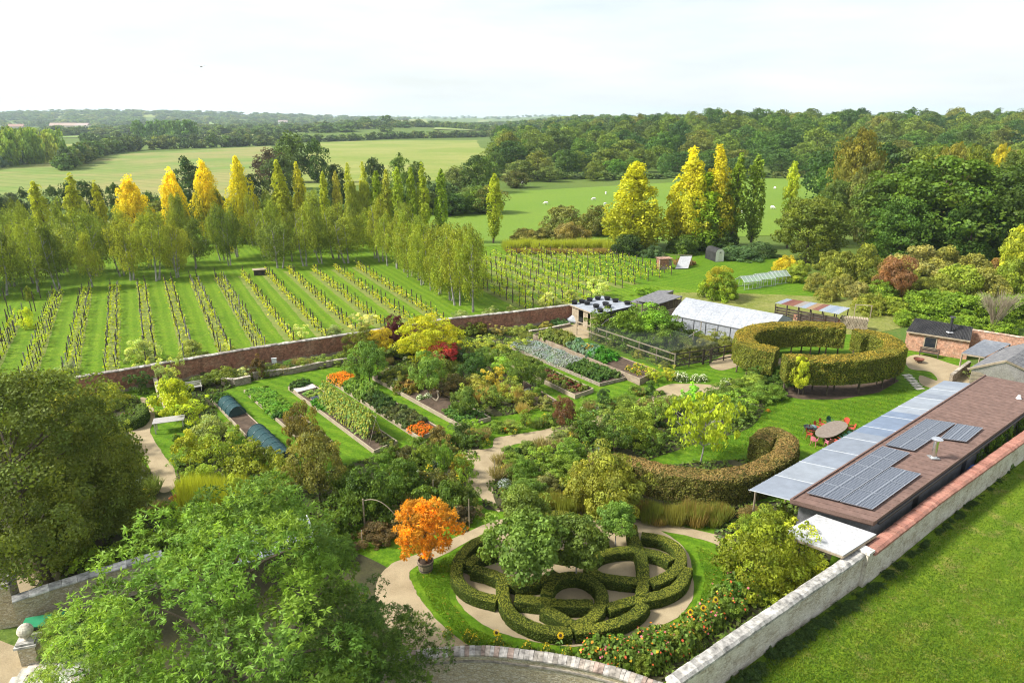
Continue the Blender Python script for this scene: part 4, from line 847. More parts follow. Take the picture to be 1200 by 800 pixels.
# ------------------------------------------------------------------ walls
def wall(name, pts, z0, z1, th, mt, label, cat='wall', coping=None, cz=.12, cw=.16, clen=None, ccols=None, cmat='stoneblock', smooth=0, cgap=.012, tilt=0, z1s=None):
    """ribbon wall through world points; coping laid stone by stone"""
    P = smooth_open(pts, smooth) if smooth else pts
    e = empty(name, (P[0][0], P[0][1], 0), 0, label, cat); ox, oy = P[0]
    L = [0]
    for a, b in zip(P, P[1:]): L.append(L[-1] + math.hypot(b[0] - a[0], b[1] - a[1]))
    nor = []
    for i in range(len(P)):
        a, b = P[max(i - 1, 0)], P[min(i + 1, len(P) - 1)]; d = math.hypot(b[0] - a[0], b[1] - a[1]); nor.append((-(b[1] - a[1]) / d, (b[0] - a[0]) / d))
    def pt(i, o, z): return (P[i][0] - ox + nor[i][0] * o, P[i][1] - oy + nor[i][1] * o, z)
    mb = MB(); h = th / 2
    for i in range(len(P) - 1):
        for o in (-h, h):
            q = [pt(i, o, z0), pt(i + 1, o, z0), pt(i + 1, o, z1), pt(i, o, z1)]; u = [(L[i], z0), (L[i + 1], z0), (L[i + 1], z1), (L[i], z1)]
            mb.face(q if o < 0 else q[::-1], u if o < 0 else u[::-1])
        mb.face([pt(i, -h, z1), pt(i + 1, -h, z1), pt(i + 1, h, z1), pt(i, h, z1)], [(L[i], 0), (L[i + 1], 0), (L[i + 1], th), (L[i], th)])
    for i in (0, len(P) - 1): mb.face([pt(i, -h, z0), pt(i, h, z0), pt(i, h, z1), pt(i, -h, z1)], [(0, z0), (th, z0), (th, z1), (0, z1)])
    mb.build('wall_face', mt, e)
    if clen:
        rg = random.Random(len(P) + int(L[-1] * 10)); s = 0.; tot = L[-1]
        def at(s):
            i = 0
            while i < len(L) - 2 and L[i + 1] < s: i += 1
            f = (s - L[i]) / (L[i + 1] - L[i]); return (P[i][0] + (P[i + 1][0] - P[i][0]) * f - ox, P[i][1] + (P[i + 1][1] - P[i][1]) * f - oy)
        cnt = 0
        while s < tot - .05 and cnt < 290:
            ln = min(clen * rg.uniform(.75, 1.25), tot - s); a, b = at(s), at(s + ln - cgap); an = math.atan2(b[1] - a[1], b[0] - a[0])
            ll = math.hypot(b[0] - a[0], b[1] - a[1]); c_ = rg.choice(ccols); v_ = rg.uniform(.8, 1.15)
            cb = MB(); w_ = th + cw; hz = cz * rg.uniform(.85, 1.12); x_ = ll / 2
            sec = [(-w_ / 2, 0), (-w_ / 2, hz * .6), (-w_ * .3, hz), (w_ * .3, hz), (w_ / 2, hz * .6), (w_ / 2, 0)]
            A = [(-x_, y, z) for y, z in sec]; B = [(x_, y, z) for y, z in sec]
            for k in range(6): cb.face([A[k], A[(k + 1) % 6], B[(k + 1) % 6], B[k]])
            cb.face(A[::-1]); cb.face(B)
            o = cb.build(coping, M[cmat], e, ((a[0] + b[0]) / 2, (a[1] + b[1]) / 2, z1 + .002 + rg.uniform(0, .015)), an + rg.gauss(0, .012), (c_[0] * v_, c_[1] * v_, c_[2] * v_))
            o.rotation_euler.x = rg.gauss(0, .02)
            s += ln; cnt += 1
    return e
PALE = [(.34, .31, .27), (.28, .26, .22), (.40, .37, .32), (.24, .21, .18)]
NW = [G(p[0], p[1], 2.25) for p in ((88, 442), (160, 430.5), (300, 407), (415, 390.5), (520, 374), (600, 365.5), (670, 357))]
wall('brick_wall', NW, 0, 2.2, .45, M['brick'], 'long old red brick wall between garden and vineyard', coping='coping_stone', clen=.62, ccols=PALE, cz=.14, cw=.12)
EW = [G(p[0], p[1], 2.0) for p in ((786, 801), (900, 722), (1008, 649))]
wall('limewashed_wall', EW, 0, 1.95, .5, M['limed'], 'low limewashed stone wall with grey stone coping beside the outer lawn', coping='coping_stone', clen=.42, ccols=[(.33, .315, .285), (.29, .275, .25), (.36, .345, .315), (.31, .295, .265)], cz=.26, cw=.16)
EW2 = [G(p[0], p[1], 2.1) for p in ((1018, 646), (1100, 583), (1204, 509), (1290, 448))]
e = wall('rubble_wall', EW2, 0, 2.02, .5, M['limed'], 'stone wall capped with pink clay tiles behind the solar roof', coping='coping_tile', clen=.42, ccols=[(.33, .15, .11), (.32, .145, .105), (.35, .165, .12), (.33, .16, .115)], cz=.26, cw=.3, cmat='clay')
px_, py_ = G(1013, 647, 2.1); a_ = math.atan2(EW[2][1] - EW[1][1], EW[2][0] - EW[1][0])
e = empty('wall_pier', (px_, py_, 0), a_, 'limewashed pier where grey coping meets pink tiles', 'pier')
MB().box((0, 0, 1.1), (.5, .72, 2.2)).build('shaft', M['limed'], e); MB().box((0, 0, 2.29), (.62, .86, .16)).build('cap', M['stoneblock'], e, col=(.55, .52, .47))
SW = [G(p[0], p[1], 1.9) for p in ((430, 772), (506, 762), (560, 759), (600, 762), (660, 770), (720, 784), (778, 804))]
wall('curved_wall', SW, 0, 1.7, .5, M['rubble'], 'curved buff stone wall with whitewashed brick coping below the knot garden', coping='coping_brick', clen=.24, ccols=[(.36, .33, .29), (.33, .30, .26), (.31, .26, .21), (.29, .215, .17), (.27, .24, .20)], cz=.13, cw=.14, smooth=8)
wall('string_course', [(a, b) for a, b in SW], 1.34, 1.44, .62, M['stoneblock'], 'thin weathered ledge under the brick coping of the curved wall', smooth=8, cat='ledge').children[0].color = (.26, .23, .19, 1)
LWp = [G(p[0], p[1], 2.0) for p in ((14, 702), (60, 687), (108, 672), (190, 648))]
wall('stone_wall', LWp, 0, 1.95, .5, M['rubble'], 'honey stone wall with flat grey coping beside the gate pillar', coping='coping_stone', clen=.75, ccols=[(.42, .41, .39), (.36, .35, .33), (.48, .46, .43)], cz=.12, cw=.2)
def pillar(px, py, z, wd, label, ball=.3, rz=.3):
    X, Y = G(px, py, z); e = empty('gate_pillar', (X, Y, 0), rz, label, 'pillar')
    MB().box((0, 0, z / 2), (wd, wd, z)).build('shaft', M['rubble'], e)
    MB().box((0, 0, z + .06), (wd + .22, wd + .22, .12)).box((0, 0, z + .18), (wd + .05, wd + .05, .1)).build('capstone', M['stoneblock'], e, col=(.42, .40, .36))
    pr = [(.001, 0), (ball * .6, .02), (ball * .35, .12)] + [(ball * math.sin(t), .12 + ball * (1 - math.cos(t))) for t in np.linspace(.5, 3.14, 9)]
    MB().lathe(pr, 16, (0, 0, z + .23)).build('ball_finial', M['stoneblock'], e, col=(.50, .45, .36), smooth=True)
pillar(2, 683, 2.5, .95, 'tall stone gate pillar with a ball at the wall end')
pillar(33, 752, 1.1, .75, 'short stone pillar topped by a large pale ball', .36)
X, Y = G(52, 735, .6); e = empty('garden_store', (X, Y, 0), .3, 'dark storage box with green lid behind the short pillar', 'box')
MB().box((0, 0, .5), (1.7, .8, 1.0)).build('body', M['paint'], e, col=(.03, .03, .03)); MB().box((0, 0, 1.04), (1.8, .9, .08)).build('lid', M['plastic'], e, col=(.03, .22, .10))
# paving by the gate
pv = put(new('paving', None), 'pale stone paving by the gate pillars', None, 'structure'); rg = random.Random(4)
for i in range(9):
    for j in range(5):
        X, Y = G(-30 + j * 16, 770 + i * 9); MB().box((0, 0, .03), (.66, .5, .06)).build('slab', M['stoneblock'], pv, (-24.5 + j * .7 + rg.uniform(-.03, .03) + i * .12, 24.2 + i * .54, 0), .2, (.44 * rg.uniform(.85, 1.1), .40, .33))
sheet('paved_ground', [(-60, 740), (20, 758), (50, 775), (60, 830), (-60, 860)], .026, M['gravel'], 'pale ground around the gate paving')
# low stone walls inside the garden
def low(pts, h, th, label, mt='drystone', name='low_stone_wall'): return wall(name, [G(*p) for p in pts], 0, h, th, M[mt], label, coping='edge_stone', clen=.5, ccols=[(.34, .30, .24), (.42, .37, .30), (.28, .24, .19)], cz=.08, cw=.04)
low([(261, 451), (276, 452), (294, 448)], .7, .4, 'low dry stone planter front near the bench')
low([(297, 443), (340, 438), (380, 430), (418, 424)], .6, .4, 'low dry stone edging below the brick wall')
low([(183, 452), (187, 466), (197, 482)], .9, .35, 'short stone wall dividing the path from the beds', 'rubble')
low([(620, 391), (645, 387), (668, 382)], .35, .3, 'low stone kerb near the black roofed shed')
low([(1113, 450), (1124, 441), (1134, 434)], 1.0, .3, 'weathered timber and stone kerb beside the slate roofed shed')

# ------------------------------------------------------------------ long brown roofed range with solar panels
def P3(x, y, z): a, b = G(x, y, z); return Vector((a, b, z))
ZR = 3.35
fl, fr = P3(927, 586, ZR), P3(1024, 612, ZR - .35)          # near end of the brown roof: high edge left, low edge right
dirL = (P3(1150, 443, ZR) - fl); dirL.z = 0; dirL.normalize()
dirR = (P3(1200, 483, ZR - .35) - fr); dirR.z = 0; dirR.normalize()
LEN = 34.0
bl, br = fl + dirL * LEN, fr + dirR * LEN
def rp(s, t, up=0.):                                        # point on the roof: s metres along, t 0..1 across
    a = fl + dirL * s; b = fr + dirR * s; p = a.lerp(b, t); p.z += up; return p
shed = empty('long_shed', (fl.x, fl.y, 0), 0, 'long shed with brown felt roof carrying solar panels', 'shed')
O = Vector((fl.x, fl.y, 0)); rel = lambda p: tuple(Vector(p) - O)
# walls inset a little from the roof edges
def slab(name, q, th, mt, parent, org, col=None, uvs=None):
    """thick sheet from four corner points (top face), thickness downwards"""
    mb = MB(); T = [Vector(p) - org for p in q]; B = [p - Vector((0, 0, th)) for p in T]
    d1 = (T[1] - T[0]).length; d2 = (T[3] - T[0]).length; uv = [(0, 0), (d1, 0), (d1, d2), (0, d2)]
    nrm = (T[1] - T[0]).cross(T[3] - T[0])
    if nrm.z < 0: T = [T[0], T[3], T[2], T[1]]; B = [B[0], B[3], B[2], B[1]]; uv = [(0, 0), (0, d2), (d1, d2), (d1, 0)]
    mb.face(T, uv); mb.face(B[::-1], uv[::-1])
    for i in range(4):
        j = (i + 1) % 4; mb.face([T[i], B[i], B[j], T[j]], [(0, 0), (0, th), ((T[j] - T[i]).length, th), ((T[j] - T[i]).length, 0)])
    return mb.build(name, mt, parent, None, 0, col)
wb = MB(); h0 = ZR - .45
W = [rp(.5, .06), rp(LEN, .06), rp(LEN, .94), rp(.5, .94)]
for i in range(4):
    a, b = W[i], W[(i + 1) % 4]; wb.face([rel((a.x, a.y, 0)), rel((b.x, b.y, 0)), rel((b.x, b.y, b.z - .28)), rel((a.x, a.y, a.z - .28))], [(0, 0), ((b - a).length, 0), ((b - a).length, 3), (0, 3)])
wb.build('wall', M['render'], shed)
slab('roof_deck', [rp(0, 0, -.03), rp(LEN, 0, -.03), rp(LEN, 1, -.03), rp(0, 1, -.03)], .24, M['felt'], shed, O)
FELT = tinted('roof_felt_strip', .92, .30, 2.2); rgs = random.Random(8); nstrip = 46                       # felt laid in overlapping strips across the roof
for i in range(nstrip):
    s0, s1 = LEN * i / nstrip, LEN * (i + 1) / nstrip + .04; j0 = rgs.uniform(-.02, .02); v = rgs.uniform(.95, 1.05)
    slab('felt_strip', [rp(s0, .0, .028 + (i % 2) * .003), rp(s1 - .05, .0, .012), rp(s1 - .05, 1, .012), rp(s0, 1, .028 + (i % 2) * .003)], .03, FELT, shed, O, (.158 * v, .099 * v, .079 * v))
for (t0, nm) in ((0., 'fascia'), (1., 'fascia')):
    a, b = rp(-.06, t0, -.02), rp(LEN, t0, -.02); MB().beam(rel(a), rel(b), .10, .26).build(nm, M['felt'], shed)
a, b = rp(-.05, 0, -.02), rp(-.05, 1, -.02); MB().beam(rel(a), rel(b), .09, .27).build('fascia', M['felt'], shed)
a, b = rp(.3, 1.03, -.14), rp(LEN, 1.03, -.14); MB().beam(rel(a), rel(b), .14, .12).build('gutter', M['paint'], shed, col=(.03, .03, .03))
for s0 in (6.4, 14.5, 20.5):
    a, b = rp(s0, .945), rp(s0 + .9, .945); MB().face([rel((a.x, a.y, .6)), rel((b.x, b.y, .6)), rel((b.x, b.y, 2.3)), rel((a.x, a.y, 2.3))]).build('doorway', M['blackroof'], shed)
# place panels in roof coordinates measured from the photograph
def roof_st(x, y):
    best = None
    lo = Vector(G(x, y, ZR - .15) + (0,)); s = (lo - Vector((fl.x, fl.y, 0))).dot(dirL)
    for _ in range(4):
        a = fl + dirL * s; b = fr + dirR * s; ab = Vector((b.x - a.x, b.y - a.y)); t = (Vector((lo.x - a.x, lo.y - a.y))).dot(ab) / ab.dot(ab)
        q = a.lerp(b, t); lo = Vector(G(x, y, q.z + .1) + (0,)); s += (lo.xy - q.xy).dot(dirL.xy)
    return s, t
def array(px, cols, rows):
    st = [roof_st(*p) for p in px]
    for i in range(cols):
        for j in range(rows):
            def q(u, v):
                a = [st[0][k] * (1 - u) + st[1][k] * u for k in (0, 1)]; b = [st[3][k] * (1 - u) + st[2][k] * u for k in (0, 1)]
                return rp(a[0] * (1 - v) + b[0] * v, a[1] * (1 - v) + b[1] * v, .17)
            g = .012; u0, u1, v0, v1 = (i + g * 2) / cols, (i + 1 - g * 2) / cols, (j + g) / rows, (j + 1 - g) / rows
            c4 = [q(u0, v0), q(u1, v0), q(u1, v1), q(u0, v1)]
            pnl = slab('solar_panel', c4, .05, M['solar'], shed, O)
            fr_ = MB()
            for k in range(4): fr_.beam(rel(c4[k] + Vector((0, 0, .004))), rel(c4[(k + 1) % 4] + Vector((0, 0, .004))), .035, .03)
            fo = fr_.build('panel_frame', M['metal'], pnl, col=(.62, .63, .65))
    mr = MB()
    for j in range(rows):
        for v_ in (.25, .75):
            def q2(u, v):
                a = [st[0][k] * (1 - u) + st[1][k] * u for k in (0, 1)]; b = [st[3][k] * (1 - u) + st[2][k] * u for k in (0, 1)]
                return rp(a[0] * (1 - v) + b[0] * v, a[1] * (1 - v) + b[1] * v, .09)
            mr.beam(rel(q2(0, (j + v_) / rows)), rel(q2(1, (j + v_) / rows)), .05, .06)
    mr.build('mounting_rail', M['metal'], shed, col=(.5, .5, .5))
array([(945, 578.5), (983, 588.0), (1066.5, 531.5), (1034, 523.5)], 2, 5)
array([(983.6, 588.4), (1022, 598), (1079.5, 556), (1044, 547.8)], 2, 3)
array([(1037, 522), (1071, 529), (1120, 496.5), (1085, 491.5)], 2, 3)
array([(1101, 514.5), (1132, 518.5), (1152, 502), (1121.5, 497)], 3, 1)
# flue
s_, t_ = roof_st(1094, 535); b_ = rp(s_, t_); fe = empty('roof_flue', tuple(b_ + Vector((0, 0, .03))), 0, 'shiny steel flue with a flat cowl on the brown roof', 'flue')
MB().box((0, 0, .03), (.62, .62, .06)).build('flashing', M['paint'], fe, col=(.2, .2, .2))
MB().lathe([(.0, 0), (.26, 0), (.2, .12), (.17, .14), (.17, 1.25), (.19, 1.25), (.19, 1.32), (0, 1.32)], 16).build('pipe', M['metal'], fe, col=(.75, .74, .70), smooth=False)
MB().lathe([(0, 1.42), (.36, 1.40), (.38, 1.46), (.22, 1.56), (0, 1.58)], 16).build('cowl', M['metal'], fe, col=(.8, .8, .8))
for k in range(3): MB().tube((.17 * math.cos(k * 2.1), .17 * math.sin(k * 2.1), 1.3), (.2 * math.cos(k * 2.1), .2 * math.sin(k * 2.1), 1.44), .015, .015, 4).build('bracket', M['metal'], fe, col=(.6, .6, .6))
s_, t_ = roof_st(1194, 466); b_ = rp(s_, t_); put(MB().lathe([(.0, 0), (.22, 0), (.16, .1), (.1, .25), (.12, .3), (0, .32)], 12).build('roof_vent', M['paint'], None, tuple(b_ + Vector((0, 0, .03))), 0, (.7, .7, .7)), 'little white vent at the far end of the brown roof', 'vent')
# lean-to of corrugated plastic along the left side
leanto = empty('lean_to', (fl.x, fl.y, 0), 0, 'open lean to roofed with bluish corrugated plastic sheets', 'lean to')
ol = P3(877, 574, ZR - .55); dO = (P3(1106, 446, ZR - .55) - ol); LO = dO.length; dO.normalize()
def corr(q, parent, org, nw, amp, mt, name='roof_sheet'):
    """corrugated sheet: waves run across q0-q1, ridges along q0-q3"""
    q = [Vector(p) - org for p in q]; mb = MB(); n = nw * 4
    nr = (q[1] - q[0]).cross(q[3] - q[0]).normalized(); nr = nr if nr.z > 0 else -nr
    for i in range(n):
        u0, u1 = i / n, (i + 1) / n; o0, o1 = nr * amp * math.sin(u0 * nw * 2 * math.pi), nr * amp * math.sin(u1 * nw * 2 * math.pi)
        mb.face([q[0].lerp(q[1], u0) + o0, q[0].lerp(q[1], u1) + o1, q[3].lerp(q[2], u1) + o1, q[3].lerp(q[2], u0) + o0])
    return mb.build(name, mt, parent)
nsh = 20; CLS = tinted('corrugated_plastic', .55, .16, 1.4, spec=.3); CCOL = [(.145, .165, .195), (.11, .14, .19), (.175, .195, .22)]
for i in range(nsh):
    s0, s1 = i / nsh, (i + 1) / nsh + .003; k = 1 if 9 <= i <= 12 else (2 if i in (13, 14, 15, 17, 18, 2, 3) else 0)
    vv_ = random.uniform(.93, 1.07)
    corr([ol + dO * LO * s0, ol + dO * LO * s1, rp(LO * s1 * .985 - .02, -.012, -.02), rp(LO * s0 * .985 - .02, -.012, -.02)], leanto, O, 9, .022, CLS).color = (*[c * vv_ for c in CCOL[k]], 1)
    if i % 2 == 0: MB().beam(rel(ol + dO * LO * s0 + Vector((0, 0, .03))), rel(rp(LO * s0 * .985 - .02, -.012, .01)), .05, .03).build('seam_strip', M['paint'], leanto, col=(.40, .42, .44))
for i in range(8):
    p = ol + dO * LO * (i + .15) / 7.6; MB().box(rel((p.x + .15, p.y - .05, (p.z - .06) / 2)), (.10, .10, p.z - .06)).build('post', M['wood'], leanto)
MB().beam(rel(ol + Vector((.12, 0, -.1))), rel(ol + dO * LO + Vector((.12, 0, -.1))), .06, .12).build('eaves_beam', M['wood'], leanto)
# white flat canopy at the near end
wc = empty('white_canopy', tuple(G(960, 640)) + (0,), 0, 'bright white flat canopy roof at the end of the long shed', 'canopy'); WO = Vector(tuple(G(960, 640)) + (0,))
q4 = [P3(915, 624, 2.7), P3(957, 602, 2.75), P3(1027, 625.5, 2.6), P3(988, 650.5, 2.55)]
slab('roof_sheet', q4, .06, M['whitesheet'], wc, WO)
for i in range(4): MB().beam(tuple(q4[i] - WO - Vector((0, 0, .13))), tuple(q4[(i + 1) % 4] - WO - Vector((0, 0, .13))), .08, .12).build('edge_beam', M['palewood'], wc)
for i, p in enumerate(q4): c_ = (q4[0] + q4[2]) / 2; p = p.lerp(c_, .06); MB().box(tuple(Vector((p.x, p.y, (p.z - .2) / 2)) - WO), (.1, .1, p.z - .2)).build('post', M['wood'], wc)
# blue tarpaulin and green growth in the gap behind the shed
def lump(name, loc, dims, mt, col, label, cat, seed=1):
    bm = bmesh.new(); bmesh.ops.create_icosphere(bm, subdivisions=3, radius=1); rg = random.Random(seed)
    ph = [rg.uniform(0, 6) for _ in range(6)]
    for v in bm.verts:
        k = 1 + .12 * math.sin(v.co.x * 5 + ph[0]) * math.sin(v.co.y * 4 + ph[1]) + .08 * math.sin(v.co.z * 7 + ph[2] + v.co.x * 3)
        v.co = Vector((v.co.x * dims[0] * k, v.co.y * dims[1] * k, max(v.co.z, -.35) * dims[2] * k))
    zmin = min(v.co.z for v in bm.verts)
    for v in bm.verts: v.co.z -= zmin
    m = bpy.data.meshes.new(name); bm.to_mesh(m); bm.free(); m.materials.append(mt); return put(new(name, m, None, loc, 0, None, col), label, cat)
tp = P3(1139, 545, 1.9); lump('blue_tarpaulin', (tp.x + .25, tp.y - .1, .0), (1.3, .55, 1.45), M['plastic'], (.02, .16, .55), 'blue tarpaulin bundle in the gap behind the long shed', 'tarpaulin').rotation_euler.z = .66
for (x, y, k) in [(1170, 520, 1.), (1180, 512, .8), (1162, 526, .7), (1195, 498, .9), (1150, 535, .6)]:
    p = P3(x, y, 1.8); o = new('wall_creeper', random.choice(KIND['shrub'])[0], None, (p.x, p.y, 0), 0, (k, k, 2.3 + k * .2), (.10, .17, .022)); put(o, 'green leafy growth squeezed between long shed and tiled wall', 'shrub')

# ------------------------------------------------------------------ brick cabin, slate shed, canopies at the right
def gq(x, y, z): return P3(x, y, z)
cab = empty('brick_cabin', tuple(G(1090, 416)) + (0,), 0, 'small orange brick cabin with black corrugated roof and flue', 'cabin'); CO = Vector(tuple(G(1090, 416)) + (0,))
e1, e2, r1, r2 = gq(1062, 388, 2.3), gq(1137, 399.5, 2.3), gq(1073, 372.5, 3.5), gq(1140, 383, 3.5)
nb = 15
for i in range(nb):
    u0, u1 = i / nb, (i + 1) / nb; corr([e1.lerp(e2, u0), e1.lerp(e2, u1 + .004), r1.lerp(r2, u1 + .004), r1.lerp(r2, u0)], cab, CO, 3, .03, M['blackroof'])
bwd = Vector((r1.x - e1.x, r1.y - e1.y, 0)); back1, back2 = r1 + bwd * .1, r2 + bwd * .1
cw_ = MB(); inn = .12
f1, f2 = e1.lerp(r1, inn), e2.lerp(r2, inn); k1, k2 = r1, r2
for a, b, za, zb in ((f1, f2, 2.25, 2.25), (f2, k2, 2.25, 3.3), (k2, k1, 3.3, 3.3), (k1, f1, 3.3, 2.25)):
    L_ = (b - a).length; cw_.face([tuple(Vector((a.x, a.y, 0)) - CO), tuple(Vector((b.x, b.y, 0)) - CO), tuple(Vector((b.x, b.y, zb)) - CO), tuple(Vector((a.x, a.y, za)) - CO)], [(0, 0), (L_, 0), (L_, zb), (0, za)])
cw_.build('wall', M['brick_orange'], cab)
dd = (f2 - f1); dd.z = 0; dd.normalize(); nn = Vector((dd.y, -dd.x, 0)); can = math.atan2(dd.y, dd.x)
def onwall(u, z, off): p = f1.lerp(f2, u) + nn * off; return tuple(Vector((p.x, p.y, z)) - CO)
win = MB().box(onwall(.40, 1.35, .02), (1.3, .08, 1.35), can).build('window', M['palewood'], cab)
MB().box(onwall(.40, 1.35, .065), (1.06, .04, 1.1), can).build('pane', M['glass'], win)
MB().box(onwall(.40, .62, .1), (1.45, .2, .08), can).build('sill', M['palewood'], win)
MB().beam(tuple(e1 - CO + Vector((0, -.03, -.06))), tuple(e2 - CO + Vector((0, -.03, -.06))), .06, .16).build('fascia', M['palewood'], cab)
fb = e1.lerp(e2, .66).lerp(r1.lerp(r2, .66), .35)
fl2 = empty('cabin_flue', tuple(fb), 0, 'tall black stove flue on the black cabin roof', 'flue')
MB().box((0, 0, .06), (.55, .5, .06)).build('flashing', M['paint'], fl2, col=(.75, .75, .75)); MB().tube((0, 0, 0), (0, 0, 1.75), .13, .13, 12).build('pipe', M['paint'], fl2, col=(.03, .03, .035)); MB().lathe([(0, 1.82), (.3, 1.80), (.26, 1.9), (0, 1.95)], 12).tube((0, 0, 1.7), (0, 0, 1.85), .04, .04, 5).build('cowl', M['paint'], fl2, col=(.05, .05, .05))
bw = [G(1139, 386, 3.0), G(1205, 396, 3.0), G(1290, 409, 3.0)]
wall('brick_wall', bw, 0, 2.95, .4, M['brick_orange'], 'orange brick wall running on from the black roofed cabin', coping='coping_brick', clen=.5, ccols=[(.40, .25, .18), (.46, .32, .24)], cz=.1, cw=.1)
MB().box((0, 0, 0), (.01, .01, .01))
# bench by the window
def bench(px, py, rz, label, L=1.5, mt='wood', col=None):
    X, Y = G(px, py); e = empty('garden_bench', (X, Y, .03), rz, label, 'bench')
    for k in range(4): MB().box((0, -.22 + k * .14, .45), (L, .12, .035)).build('slat', M[mt], e, col=col)
    for k in range(3): MB().box((0, .3 + k * .03, .58 + k * .14), (L, .035, .11)).build('back_slat', M[mt], e, col=col)
    for sx in (-1, 1):
        for sy in (-.22, .27): MB().box((sx * (L / 2 - .1), sy, .22 if sy < 0 else .45), (.07, .07, .44 if sy < 0 else .9)).build('leg', M[mt], e, col=col)
        MB().box((sx * (L / 2 - .1), .02, .62), (.07, .56, .05)).build('arm', M[mt], e, col=col)
    return e
bench(1088, 418, can + 3.14 * 0, 'dark timber bench under the cabin window', 2.0, 'darkwood')
bench(228, 458, .45, 'pale garden bench by the stone planter', 1.5, 'paint', (.62, .58, .52))
bench(1166, 446, .5, 'weathered bench beside the slate shed', 1.4)
# fire bowl
X, Y = G(1076, 425); fbw = empty('fire_bowl', (X, Y, .03), 0, 'rusty round fire bowl on the gravel yard', 'fire bowl')
MB().lathe([(.0, .22), (.25, .2), (.48, .32), (.56, .48), (.52, .48), (.44, .34), (.2, .26), (0, .26)], 14).build('bowl', M['paint'], fbw, col=(.14, .05, .03))
for k in range(3): MB().tube((.36 * math.cos(k * 2.1), .36 * math.sin(k * 2.1), 0), (.3 * math.cos(k * 2.1), .3 * math.sin(k * 2.1), .3), .025, .025, 5).build('leg', M['paint'], fbw, col=(.05, .03, .02))
# white corrugated canopy on posts
cn = empty('corrugated_canopy', tuple(G(1150, 430)) + (0,), 0, 'pale corrugated canopy on posts beside the slate shed', 'canopy'); KO = Vector(tuple(G(1150, 430)) + (0,))
c4 = [gq(1126.5, 413.5, 2.6), gq(1154, 418, 2.6), gq(1185, 402.5, 2.9), gq(1153, 397.5, 2.9)]
for i in range(6):
    u0, u1 = i / 6, (i + 1) / 6; corr([c4[0].lerp(c4[1], u0), c4[0].lerp(c4[1], u1 + .01), c4[3].lerp(c4[2], u1 + .01), c4[3].lerp(c4[2], u0)], cn, KO, 4, .025, M['tunnel'])
for p in c4: p = p.lerp((c4[0] + c4[2]) / 2, .05); MB().box(tuple(Vector((p.x, p.y, (p.z - .08) / 2)) - KO), (.12, .12, p.z - .08)).build('post', M['palewood'], cn)
MB().beam(tuple(c4[0] - KO - Vector((0, 0, .1))), tuple(c4[1] - KO - Vector((0, 0, .1))), .08, .14).build('beam', M['palewood'], cn)
# slate roofed gabled shed
ss = empty('slate_shed', tuple(G(1175, 445)) + (0,), 0, 'gabled timber shed with mossy grey slate roof', 'shed'); SO = Vector(tuple(G(1175, 445)) + (0,))
ga, gl, gr_ = gq(1179, 423, 3.9), gq(1135, 432, 2.6), gq(1216, 440, 2.6); rdir = gq(1216, 399, 3.9) - ga; rdir.z = 0; rl = rdir.length
for side, ev in ((0, gl), (1, gr_)):
    nx, ny = 7, 9
    for j in range(nx):
        for i in range(ny):
            a0, a1 = i / ny, (i + 1) / ny + .01; b0, b1 = j / nx, (j + 1) / nx + .03
            pt_ = lambda u, v: ev.lerp(ga, v) + rdir * u
            lift = Vector((0, 0, .035)); v = random.uniform(.8, 1.2)
            slab('slate', [pt_(a0, b0) + lift, pt_(a1 - .012, b0) + lift, pt_(a1 - .012, min(b1, 1)) + Vector((0, 0, .012)), pt_(a0, min(b1, 1)) + Vector((0, 0, .012))], .02, M['slate'], ss, SO)
    MB().beam(tuple(ev - SO + (ev - ga) * .03), tuple(ga - SO), .1, .2).build('bargeboard', M['palewood'], ss)
sw_ = MB(); l2, r2_ = gl.lerp(gr_, .05), gl.lerp(gr_, .95)
def lp(p, z): return tuple(Vector((p.x, p.y, z)) - SO)
sw_.face([lp(l2, 0), lp(r2_, 0), lp(r2_, 2.55), lp(ga, 3.75), lp(l2, 2.55)])
for p in (l2, r2_): q_ = p + rdir; sw_.face([lp(p, 0), lp(q_, 0), lp(q_, 2.5), lp(p, 2.5)])
sw_.build('wall', noisy('pale_board_wall', (.34, .31, .28), (.46, .43, .39), 1.5, .9, 9, .2), ss)
for i in range(5):
    for sx, (A, B) in enumerate(((l2, ga), (r2_, ga))): pass
for k in range(6):
    z = .2 + k * .4; a, b = l2 + Vector((0, -.03, 0)), r2_ + Vector((0, -.03, 0)); MB().beam(lp(a, z), lp(b, z), .03, .34).build('board', M['palewood'], ss)
for (x, y, wd, hp, c) in [(1150, 446, 30, 14, (.12, .15, .06)), (1172, 446, 30, 13, (.16, .17, .09)), (1188, 450, 24, 12, (.11, .14, .05))]: shrub(x, y, wd, hp, c, 'leafy plant in front of the slate shed gable')

